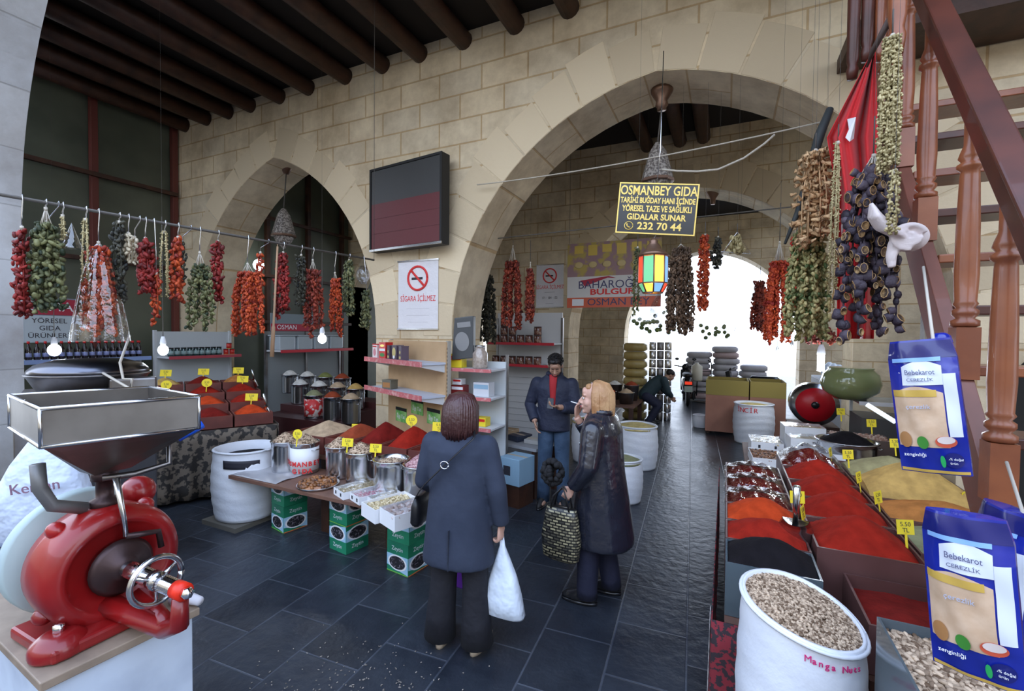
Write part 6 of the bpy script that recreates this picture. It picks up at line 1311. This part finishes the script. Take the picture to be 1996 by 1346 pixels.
# narrow side shelf right of the pegboard shelving
t=T('narrow_shelf_unit','narrow grey shelving with jars and small boxes left of the person in navy','shelf unit',(-2.45,4.6,0))
ux0=at(874,760,Y=4.55).x; ux1=at(968,760,Y=4.55).x
MB().box(ux0,ux1,4.78,4.80,.1,1.62).build('back_panel',mat('unit_white'),t)
zs=[at(900,y,Y=4.45).z for y in(830,772,718)]
for z in zs: MB().box(ux0,ux1,4.42,4.78,z-.02,z).build('shelf_board',shelfw,t); MB().box(ux0,ux1,4.405,4.419,z-.03,z+.008).build('edge_strip',mat('pink_red_strip'),t)
for x in(ux0,ux1): MB().box(x-.015,x+.015,4.80,4.83,0,1.70).build('slotted_upright',steel_dk,t)
w_=ux1-ux0
def sm(x,z,w,d,h,mt,lab,name='small_box',cat='box',m2=None):
    c=(ux0+w_*x,4.58,z+.002); t=T(name,lab,cat,c); MB(TR(c)).box(-w/2,w/2,-d/2,d/2,0,h).build('box_body',mt,t,bev=.003); MB(TR(c)).box(-w/2+.01,w/2-.01,-d/2-.002,-d/2-.0005,h*.55,h*.85).build('label_patch',m2 or paperw,t); return t
sm(.18,zs[2],.16,.12,.16,mat('bright_yellow_box',(.80,.62,.03),.45),'yellow and red box on the narrow shelving top',m2=m_red)
c=(ux0+w_*.62,4.6,zs[2]+.002); t=T('big_glass_jar','big clear jar of pale grain on the narrow shelving top','jar',c); MB().lathe([(.001,0),(.085,0),(.09,.02),(.09,.17),(.06,.21),(.06,.24),(.001,.24)],c,18).build('jar_glass',mat('jar_grain',(.45,.38,.32),.15,coat=.7,c2=(.30,.24,.2),ns=40),t); MB().cyl(V3(c)+V3((0,0,.242)),.062,.02,18).build('lid',steel,t)
sm(.22,zs[1],.17,.12,.11,mat('red_black_box',(.22,.02,.02),.4),'dark red box on the middle of the narrow shelving'); sm(.20,zs[1]+.115,.12,.10,.07,paperw,'small white box on top of the dark red box',m2=m_red); sm(.72,zs[1],.20,.14,.16,mat('grey_white_bag',(.62,.64,.68),.5),'grey-white packet on the middle of the narrow shelving',m2=pb_)
sm(.2,zs[0],.16,.12,.12,mat('grey_small',(.20,.21,.23),.5),'grey box on the lowest of the narrow shelving'); sm(.7,zs[0],.14,.12,.10,mat('bright_yellow_box'),'low yellow box on the lowest of the narrow shelving',m2=m_red)
# white wall unit with brown jars behind the man
Yj=7.6; jx0=at(950,700,Y=Yj).x; jx1=at(1080,700,Y=Yj).x
t=T('white_shelf_unit','white slatted shelf unit with red edges and brown jars behind the navy jacket','shelf unit',((jx0+jx1)/2,Yj,0))
MB().box(jx0,jx1,Yj+.42,Yj+.45,0,at(1000,610,Y=Yj+.4).z).build('back_panel',mat('slatted_white',(.66,.66,.66),.5),t)
for k in range(9): MB().box(jx0+.01,jx1-.01,Yj+.412,Yj+.418,.15+.12*k,.155+.12*k).build('slat_groove',mat('groove_grey',(.3,.3,.3),.6),t)
zj=[at(1000,y,Y=Yj).z for y in(710,668)]
for z in zj: MB().box(jx0,jx1,Yj,Yj+.41,z-.02,z).build('shelf_board',shelfw,t); MB().box(jx0,jx1,Yj-.015,Yj-.001,z-.035,z+.012).build('edge_strip',mat('bright_red_strip'),t)
for x in(jx0,jx1): MB().box(x-.02,x+.02,Yj+.40,Yj+.455,0,2.25).build('slotted_upright',steel_dk,t)
brj=mat('brown_preserve',(.14,.045,.03),.2,coat=.5,c2=(.35,.22,.16),ns=16,lo=.55,hi=.6)
def brownjar(c,lab,grp='brown jars on the white shelf unit'):
    t=T('preserve_jar',lab,'jar',c,grp); MB().lathe([(.001,0),(.068,0),(.072,.01),(.072,.12),(.066,.13),(.001,.13)],c,14).build('jar_glass',brj,t); MB().cyl(V3(c)+V3((0,0,.131)),.07,.018,14).build('lid',mat('dark_lid',(.06,.03,.03),.4),t); return t
kids(); bj=brownjar((jx0+.12,Yj+.12,zj[1]+.002),'brown preserve jar on the upper red edged shelf behind the navy jacket'); kids()
n_=int((jx1-jx0-.2)/.17)
for i in range(1,n_): dup(bj,(jx0+.12+.17*i,Yj+.12,zj[1]+.002),'brown preserve jar on the upper red edged shelf behind the navy jacket')
for i in (1,2,5): dup(bj,(jx0+.12+.17*i,Yj+.12,zj[1]+.153),'brown preserve jar stacked on another on the upper red edged shelf')
dup(bj,(jx0+.12+.17*1,Yj+.12,zj[1]+.304),'topmost brown preserve jar of the tallest pile behind the navy jacket')
for i in range(n_): dup(bj,(jx0+.12+.17*i,Yj+.12,zj[0]+.002),'brown preserve jar on the lower red edged shelf behind the navy jacket')
# open sacks of bulgur and grain around the leather coat, right-hand side towards the aisle
def fullsack(px,py,r,h,pm,lab,heaplab,hh=.06,Z=0):
    q=at(px,py,Z=Z); x,y=q.x,q.y+r; s,_=sack((x,y,Z),r,h,lab,fold=.02); b=MB(); b.lathe([(.001,0),(r*.985,0),(r*.985,.02),(r*.5,.02+hh*.7),(.001,.02+hh)],(x,y,h-.05+Z),26); stuff(b.build('grain_heap',pm),heaplab,'grain'); return x,y
fullsack(1232,918,.30,.62,P_YE,'white sack of yellow bulgur right of the leather coat','yellow bulgur in the sack right of the leather coat')
fullsack(1205,985,.22,.50,P_GG,'lower white sack partly hidden behind the leather coat','grey-green grain in the lower sack behind the leather coat')
fullsack(1140,905,.28,.64,P_YE,'white sack of yellow grain between the navy jacket and the leather coat','yellow grain between the navy jacket and the leather coat')
fullsack(1150,872,.27,.78,P_WH,'sack of pale flour behind the head of the person in leather','pale flour in the sack behind the person in leather')
P_MX=[P_OC,P_OR,P_BE,P_GN,P_RE,P_WH,P_BR,P_YE]
names=['ochre','orange','beige','dark green','red','white','brick','yellow']
sp_=[(1130,760,0),(1165,752,5),(1200,750,2),(1218,785,1),(1198,768,4),(1240,790,3),(1225,765,6)]
t=T('middle_goods_table','long low table of spice tubs beyond the sacks in the big arch','table',(-3.0,9.0,0))
p1=at(1120,800,Z=.6); p2=at(1245,800,Z=.6)
Mk=TR(((p1.x+p2.x)/2-.28,p1.y+1.9,0),0); L_2=(p2.x-p1.x)/2+.05
MB(Mk).box(-L_2,L_2,-.55,.60,.50,.55).build('table_top',board,t); 
for x in(-L_2+.06,L_2-.06):
    for y in(-.5,.5): MB(Mk).box(x-.04,x+.04,y-.04,y+.04,0,.5).build('leg',wood_dk,t)
for r_ in range(2):
    for i in range(3):
        x=-L_2+.20+(2*L_2-.40)*i/2; y=-.28+.55*r_; k=(i+4*r_); c=Mk@V3((x,y,.552+.0)); pos=('front','back')[r_]; pos2=('first','second','last')[i]
        tt=T('round_tub','round steel tub, %s in the %s row of the far spice table'%(pos2,pos),'tub',c); MB().lathe([(.001,0),(.13,0),(.16,.22+.1*r_),(.17,.23+.1*r_),(.155,.23+.1*r_),(.12,.02),(.001,.02)],c,20).build('tub_body',steel_dk,tt)
        b=MB(); b.lathe([(.001,.17+.1*r_),(.145,.18+.1*r_),(.145,.22+.1*r_),(.07,.28+.1*r_),(.001,.31+.1*r_)],c,20); stuff(b.build('grain_heap',P_MX[k]),'%s goods in the %s tub of the %s row, far spice table'%(names[k],pos2,pos),'grain')
# stacked golden packs, silver tins and sacks on the left of the aisle
gold=mat('golden_pack',(.34,.24,.07),.35,c2=(.42,.33,.13),ns=5,bs=12,bd=.4); 
Ys=10.6; gx0=at(1212,700,Y=Ys).x; gx1=at(1258,700,Y=Ys).x; gz1=at(1235,668,Y=Ys).z
nG=9; st_=gz1/nG
for i in range(nG):
    b=MB(); c=((gx0+gx1)/2,Ys+.25,i*st_+.004); b.loft([(c[0],c[1],c[2],(gx1-gx0)*.40,.20),(c[0],c[1],c[2]+st_*.2,(gx1-gx0)*.5,.24),(c[0],c[1],c[2]+st_*.75,(gx1-gx0)*.5,.24),(c[0],c[1],c[2]+st_-.01,(gx1-gx0)*.40,.20)],20,4)
    tag(b.build('golden_pack',gold),'golden food pack in the tall stack on the left of the aisle','pack','golden packs stacked left of the aisle')
silver=chrome
Yc=10.9; cx0=at(1272,700,Y=Yc).x
can0=None
for r_ in range(3):
    for i in range(9):
        c=(cx0+.17*r_,Yc,.002+.20*i)
        tt=T('silver_tin','shiny silver tin in the columns beside the golden packs','tin',c,'silver tins left of the aisle'); MB().lathe([(.001,0),(.075,0),(.078,.01),(.078,.18),(.07,.19),(.001,.19)],c,12).build('tin_body',steel if r_!=1 else steel_dk,tt)
for k,(px,py,s,l) in enumerate([(1362,735,1,'lower'),(1370,712,1,'upper')]): pass
wsack=mat('pale_flour_sack',(.62,.62,.66),.7,c2=(.50,.48,.52),ns=3)
def lying(px,py,Y,w,l,lab,mt=wsack):
    q=at(px,py,Y=Y); b=MB(); b.loft([(q.x,Y,q.z-.085,w*.42,l*.42),(q.x,Y,q.z-.05,w*.5,l*.5),(q.x,Y,q.z+.05,w*.5,l*.5),(q.x,Y,q.z+.085,w*.42,l*.42)],20,3.4); return tag(b.build('flour_sack',mt),lab,'sack','pale sacks piled at the bright end of the aisle')
t=T('sack_platform','low grey platform under the piled pale sacks at the bright end','platform',(0,15.0,0)); MB().box(-1.15,1.35,14.6,15.5,0,.06).build('platform_top',mat('grey_top'),t)
rows=[(-.75,8),(0.0,9),(.75,6)]
pn=['left','middle','right']
for j,(x,n) in enumerate(rows):
    for i in range(n):
        b=MB(); z=.062+.175*i; xx=x+.03*math.sin(i*2.1+j); b.loft([(xx,15.05,z,.30,.33),(xx,15.05,z+.04,.36,.38),(xx,15.05,z+.13,.36,.38),(xx,15.05,z+.17,.30,.33)],20,3.4)
        tag(b.build('flour_sack',wsack if (i+j)%4 else mat('pinkish_sack',(.55,.42,.42),.7)),'pale sack in the %s pile at the bright end of the aisle'%pn[j],'sack','pale sacks in the %s pile at the bright end'%pn[j])
# scooter
q=at(1340,782,Z=0); Ms=TR((q.x-.02,q.y-.35,0),rad(8)); t=T('scooter','black scooter parked in the aisle with a red tail light','scooter',Ms@V3((0,0,0)))
for y in(-.62,.62): MB(Ms).lathe([(.11,-.045),(.20,-.05),(.235,-.03),(.245,0),(.235,.03),(.20,.05),(.11,.045),(.11,-.045)],(0,y,.25),26,'x').build('wheel',black,t)
b=MB(Ms); b.loft([(0,-.50,.42,.13,.30),(0,-.48,.60,.16,.36),(0,-.42,.74,.15,.36),(0,-.40,.80,.12,.32)],20,2.4); b.build('rear_body',blackg,t)
MB(Ms).loft([(0,-.36,.80,.12,.34),(0,-.36,.87,.13,.36),(0,-.36,.90,.10,.32)],18,2.6).build('seat',black,t)
b=MB(Ms); b.prism([(-.15,.28),(.38,.28),(.55,.9),(.48,.95),(.32,.36),(-.15,.36)],-.13,.13,'x'); b.build('leg_shield',blackg,t,bev=.02)
MB(Ms).tube([(0,.62,.25),(0,.52,.70),(0,.46,1.0)],.035,10).build('steering_column',blackg,t); MB(Ms).tube([(-.32,.38,1.06),(-.12,.46,1.02),(.12,.46,1.02),(.32,.38,1.06)],.018,8).build('handlebar',black,t)
MB(Ms).ell((0,.50,1.0),(.10,.09,.11)).build('headlamp_cowl',blackg,t)
for s in(-1,1): b=MB(Ms); b.tube([(s*.18,.44,1.04),(s*.24,.42,1.22)],.008,6); b.ell((s*.24,.42,1.25),(.06,.012,.04)); b.build('mirror',blackg,t)
MB(Ms).box(-.09,.09,-.87,-.84,.62,.70).build('tail_light',mat('tail_red',(.8,.05,.02),.3,em=.8),t); MB(Ms).box(-.10,.10,-.885,-.87,.42,.58).build('number_plate',mat('plate',(.55,.65,.6),.5),t)
# second dark scooter farther right, partly hidden
q=at(1440,760,Z=0); Ms=TR((q.x+.1,13.4,0),rad(80)); t=T('scooter','dark scooter standing sideways behind the cardboard bins','scooter',Ms@V3((0,0,0)))
for y in(-.60,.60): MB(Ms).lathe([(.11,-.045),(.20,-.05),(.235,-.03),(.245,0),(.235,.03),(.20,.05),(.11,.045),(.11,-.045)],(0,y,.25),20,'x').build('wheel',black,t)
MB(Ms).loft([(0,-.40,.42,.13,.30),(0,-.38,.60,.16,.36),(0,-.36,.86,.13,.36),(0,-.36,.92,.10,.30)],18,2.4).build('rear_body',blackg,t); b=MB(Ms); b.prism([(-.15,.28),(.38,.28),(.55,1.0),(.45,1.05),(.30,.36),(-.15,.36)],-.13,.13,'x'); b.build('leg_shield',blackg,t,bev=.02); MB(Ms).tube([(-.32,.38,1.10),(0,.46,1.04),(.32,.38,1.10)],.02,8).build('handlebar',black,t)
# hand truck
q=at(1372,778,Z=0); Mh=TR((q.x,q.y-.55,0),rad(-20)); t=T('hand_truck','dark two wheeled hand truck right of the parked scooter','hand truck',Mh@V3((0,0,0)))
b=MB(Mh)
for s in(-1,1): b.tube([(s*.20,0,.16),(s*.20,.05,.9),(s*.18,.10,1.15),(s*.06,.16,1.22)],.016,8)
for z in(.3,.6,.9): b.tube([(-.20,.03,z),(.20,.03,z)],.012,6)
b.build('tube_frame',black,t)
for s in(-1,1): MB(Mh).lathe([(.03,-.025),(.12,-.03),(.15,0),(.12,.03),(.03,.025)],(s*.27,.02,.15),18,'x').build('wheel',black,t)
MB(Mh).box(-.2,.2,-.26,-.01,.02,.035).build('toe_plate',steel_dk,t)
tag(MB().lathe([(.001,0),(.13,0),(.15,.05),(.15,.42),(.06,.48),(.05,.52),(.001,.52)],at(1358,742,Y=14.0)*1+V3((0,0,-.3))*0,18).build('white_canister',mat('cream_plastic',(.75,.72,.60),.5)),'cream plastic canister standing by the hand truck','canister')
# cardboard bins right of the aisle
Yb_=9.85; x0=at(1375,800,Y=Yb_).x; x1=at(1460,800,Y=Yb_).x; x2=at(1532,800,Y=Yb_).x; zt=at(1440,742,Y=Yb_).z
crd=mat('brown_cardboard',(.34,.16,.11),.8,c2=(.28,.13,.09),ns=3); mus=mat('mustard_band',(.26,.20,.05),.8)
for i,(a_,c_) in enumerate(((x0,x1-.01),(x1+.01,x2))):
    t=T('cardboard_bin','tall brown cardboard bin with a mustard upper band, %s of two in the aisle'%('left','right')[i],'bin',((a_+c_)/2,Yb_+.4,0))
    MB().tray(a_,c_,Yb_,Yb_+.8,.06,zt-.30,.02,.02).build('bin_body',crd,t); MB().tray(a_,c_,Yb_,Yb_+.8,zt-.298,zt,.02,.005).build('mustard_band',mus,t); 
    for x in(a_+.05,c_-.05): MB().box(x-.03,x+.03,Yb_+.1,Yb_+.7,0,.058).build('foot_runner',wood_dk,t)
q=at(1376,832,Z=0); s,_=sack((q.x-.12,q.y-.05,0),.14,.26,'small pale sack on the floor left of the cardboard bins')
# lettered sack
q=at(1462,862,Z=.02); x_,y_=q.x+.05,q.y+.16; s,_=sack((x_,y_,0),.33,.72,'white sack with red block letters before the cardboard bins',lines=[('İNCİR',rad(-112),.86,.12)])
b=MB(); b.lathe([(.001,0),(.315,0),(.315,.02),(.15,.05),(.001,.06)],(x_,y_,.66),24); stuff(b.build('grain_heap',P_YE),'yellow grain in the sack with red block letters','grain')
# clothes-like dark rail and tables on the right of the far hall
t=T('far_counter','long grey counter with goods along the right of the far hall','counter',(3.2,11,0)); MB().box(1.95,3.2,10.0,13.5,0,.95).build('counter_body',mat('grey_top'),t)
MB().box(1.95,3.2,10.0,13.5,.955,1.0).build('counter_top',shelfw,t)
for i in range(6):
    c=(2.2,10.3+.5*i,1.002); tt=T('goods_bag','pale plastic bag of goods, number counted along the far grey counter','bag',c,'bags along the far grey counter'); tt['label']='pale plastic bag of goods standing on the far grey counter'; MB().loft([(c[0],c[1],c[2],.14,.12),(c[0],c[1],c[2]+.12,.17,.15),(c[0],c[1],c[2]+.28,.10,.09),(c[0],c[1],c[2]+.36,.03,.03)],16).build('bag_body',mat('white_carrier_plastic'),tt)
# plastic bags and netting hanging before the bright opening
for i,(px,yt,yb,w_x,D,l) in enumerate([(1305,560,660,70,7.6,'clear bag of green discs hanging left of the bright opening'),(1395,605,665,70,7.8,'clear bag of green discs hanging in the bright opening'),(1442,535,595,55,7.4,'crumpled clear bag hanging at the top of the bright opening'),(1258,600,650,60,7.0,'clear bags of pale green leaves under the food banner')]):
    q=at(px,yt,D=D); zb_=at(px,yb,D=D).z; Rr=w_x/FP*D/2; t=T('clear_goods_bag',l,'bag',q)
    b=MB(); L__=q.z-zb_; b.surf(lambda u,v:(q.x+Rr*math.sin(PI*(.12+.72*v))*(1+.06*math.sin(u*38+v*5))*math.cos(2*PI*u),q.y+.5*Rr*math.sin(PI*(.12+.72*v))*(1+.06*math.sin(u*38))*math.sin(2*PI*u),q.z-L__*v),36,12); b.build('bag_film',film,t)
    if i!=2:
        for k in range(16):
            a=R.uniform(0,2*PI); r_=Rr*.8*math.sqrt(R.random()); p=V3((q.x+r_*math.cos(a),q.y+.3*r_*math.sin(a),zb_+L__*(.08+.5*R.random()))); MB().ell(p,(.035,.012,.035),Euler((R.uniform(-.5,.5),0,R.uniform(-.6,.6))),10,6).build('green_disc',mat('green_slices',(.12,.16,.03),.5),t)
    MB().tube([q,q+V3((0,0,.3)),V3((q.x,q.y,5.75))],[.003,.001,.001],4).build('cord',rope_dk,t)
hangat(1482,545,650,30,7.3,5,D_DK,'dark purple bunch beside the scarlet bunch in the bright opening',size=.035,step=.035,tie=.05,up=.2)
hangat(1437,460,492,40,4.5,4,D_OK,'small greenish bundle on a wire hanger in the second arch',size=.03,tie=.02,up=.12)
tag(MB().tube([at(1405,497,D=4.5),at(1437,452,D=4.5),at(1463,494,D=4.5),at(1405,490,D=4.5)],.004,6).build('wire_hanger',steel),'wire clothes hanger under the second arch','hanger')
for i,(px,py) in enumerate(((1440,448),)): pass
# street beyond: pale awning frame
# ================= blue food bags hanging in the right foreground
fb=mat('bag_blue',(.010,.022,.30),.22,coat=.5,bs=5,bd=.8,bdist=.03); fbd=mat('bag_dark_blue',(.008,.012,.14),.25,coat=.4,bs=5,bd=.6); fcream=mat('bag_cream_window',(.62,.42,.27),.35,c2=(.70,.50,.34),ns=30,coat=.4,bs=6,bd=.4); ftop=mat('bag_white_label',(.72,.76,.84),.35,coat=.3); gold2=mat('bag_gold_ribbon',(.62,.40,.08),.3,coat=.3)
def foodbag(c,w,h,rz,ry,label,lines,cap,string_to,third=True):
    t=T('food_bag',label,'bag',c); M_=MX.Translation(V3(c))@MX.Rotation(rz,4,'Z')@MX.Rotation(ry,4,'Y')
    def th(u,v): return .052*math.sin(PI*min(max(u,0.02),.98))**.6*math.sin(PI*min(1,.10+.86*(1-v)))**.5
    def P(u,v,side,k=0):
        x=(u-.5)*w*(1-.10*math.sin(PI*v)**.8*0-.12*(v>.86)*(v-.86)/.14); z=(v-.5)*h; y=side*th(u,v)+.010*math.sin(v*17+u*6)*math.sin(u*9)*(.4)
        return V3((x,y+side*k,z))
    b=MB(M_); b.surf(lambda u,v:P(u,v,-1),18,28); b.surf(lambda u,v:P(1-u,v,1),18,28)
    for u in(0,1): b.surf(lambda a,v,u=u:P(u,v,-1).lerp(P(u,v,1),a if u else 1-a),2,28)
    b.surf(lambda a,v:P(a,1,-1).lerp(P(a,1,1),v),18,1); b.surf(lambda a,v:P(a,0,1).lerp(P(a,0,-1),v),18,1)
    t0=t; t=b.build('bag_body',fb,t)
    def patch(name,poly_u0,u1,v0,v1,mt,k,fn=None,nu=12,nv=14):
        b=MB(M_); b.surf(lambda u,v:P(poly_u0+(u1-poly_u0)*u,v0+((fn(u) if fn else v1)-v0)*v,-1,k),nu,nv); return b.build(name,mt,t)
    patch('dark_header',.0,1,.86,.985,fbd,.0015)
    patch('cream_window',.04,.78,.20,.64,fcream,.0018,lambda u:.60+.05*math.sin(PI*u)); patch('pale_side_panel',.80,.96,.28,.74,ftop,.0018)
    patch('white_name_label',.22,.80,.66,.84,ftop,.003,lambda u:.80+.04*math.sin(PI*u)); patch('gold_ribbon',.04,.70,.575,.625,gold2,.004)
    patch('sky_strip',.08,.80,.835,.865,mat('bag_sky',(.25,.45,.80),.3),.0042)
    def disc(u,v,ru,rv,mt,k,name):
        b=MB(M_); n=20; vs=[P(u,v,-1,k)]+[P(u+ru*math.cos(2*PI*i/n),v+rv*math.sin(2*PI*i/n),-1,k) for i in range(n)]; b.add(vs,[(0,1+i,1+(i+1)%n) for i in range(n)],True); return b.build(name,mt,t)
    disc(.74,.245,.14,.042,mat('bowl_red',(.62,.10,.05),.4),.005,'red_bowl'); disc(.745,.258,.115,.028,mat('bowl_milk',(.72,.62,.58),.4),.0065,'bowl_rim'); disc(.42,.235,.085,.048,mat('leaf_green',(.06,.28,.04),.5),.005,'green_leaf'); disc(.16,.25,.10,.06,mat('nut_brown',(.42,.20,.07),.5),.005,'nut_picture')
    disc(.80,.11,.13,.055,fbd,.004,'dark_badge'); disc(.66,.10,.035,.045,mat('pine_green',(.03,.45,.12),.4),.006,'green_tree_mark'); patch('gold_base_strip',.02,.98,.008,.03,gold2,.003)
    for s,u,v,sz,mt_,sx in lines:
        p=P(u,v,-1,.0075); text(s,t,M_@MX.Translation(p)@MX.Rotation(PI/2,4,'X'),sz*h,mt_,.0004,sx=sx)
    if string_to is not None: MB().tube([M_@V3((w*.2,0,h*.49)),V3(string_to)],.005,6).build('hanging_cord',string,t0)
    return t0
L1=[('Bebekarot',.50,.755,.055,mat('bag_ink',(.10,.10,.2),.5),.75),('CEREZLİK',.50,.70,.034,mat('bag_ink'),1.0),('çerezlik',.42,.50,.045,mat('pale_blue_ink',(.45,.48,.62),.5),1.0),('zenginliği',.28,.14,.034,whiteink,1),('100% doğal',.80,.12,.022,whiteink,1),('ürün',.80,.09,.022,whiteink,1)]
c=at(1808,790,D=1.52); foodbag(c,.175,.44,rad(-28),rad(-7),'blue food bag with a cream window, hanging by a cord from the stair',L1,None,at(1800,520,D=1.9))
c=at(1893,1158,D=1.20); foodbag(c,.175,.42,rad(-30),rad(-5),'blue food bag with a cream window, the big lower one at the right edge',L1,None,None)
c=at(1955,1120,D=1.45); foodbag(c,.17,.44,rad(-62),rad(4),'third blue food bag turned sideways behind the lower one',[],None,at(1962,900,D=1.6))
c=at(1828,672,D=1.60); t=T('blue_packet','small blue packet tied at the cord above the upper food bag','packet',c); MB(TR(c,.3,.2,.5)).loft([(0,0,-.045,.01,.02),(0,0,-.02,.032,.02),(0,0,.03,.03,.02),(0,0,.045,.012,.01)],12,3).build('packet_body',fb,t)
# scattered husks on the floor at lower left
b=MB()
for i in range(900):
    a=R.gauss(0,.30); d_=R.gauss(0,.26); x=-1.62+a; y=1.62+d_*1.0
    b.ell((x,y,.004),(.007*R.uniform(.5,1.4),.004,.003),Euler((0,0,R.uniform(0,6))),5,4)
stuff(b.build('floor_husks',mat('husk',(.16,.14,.12),.8,c2=(.32,.28,.24),isl=1)),'scattered husks and crumbs on the dark floor beside the mill','husks')
bpy.context.view_layer.update()
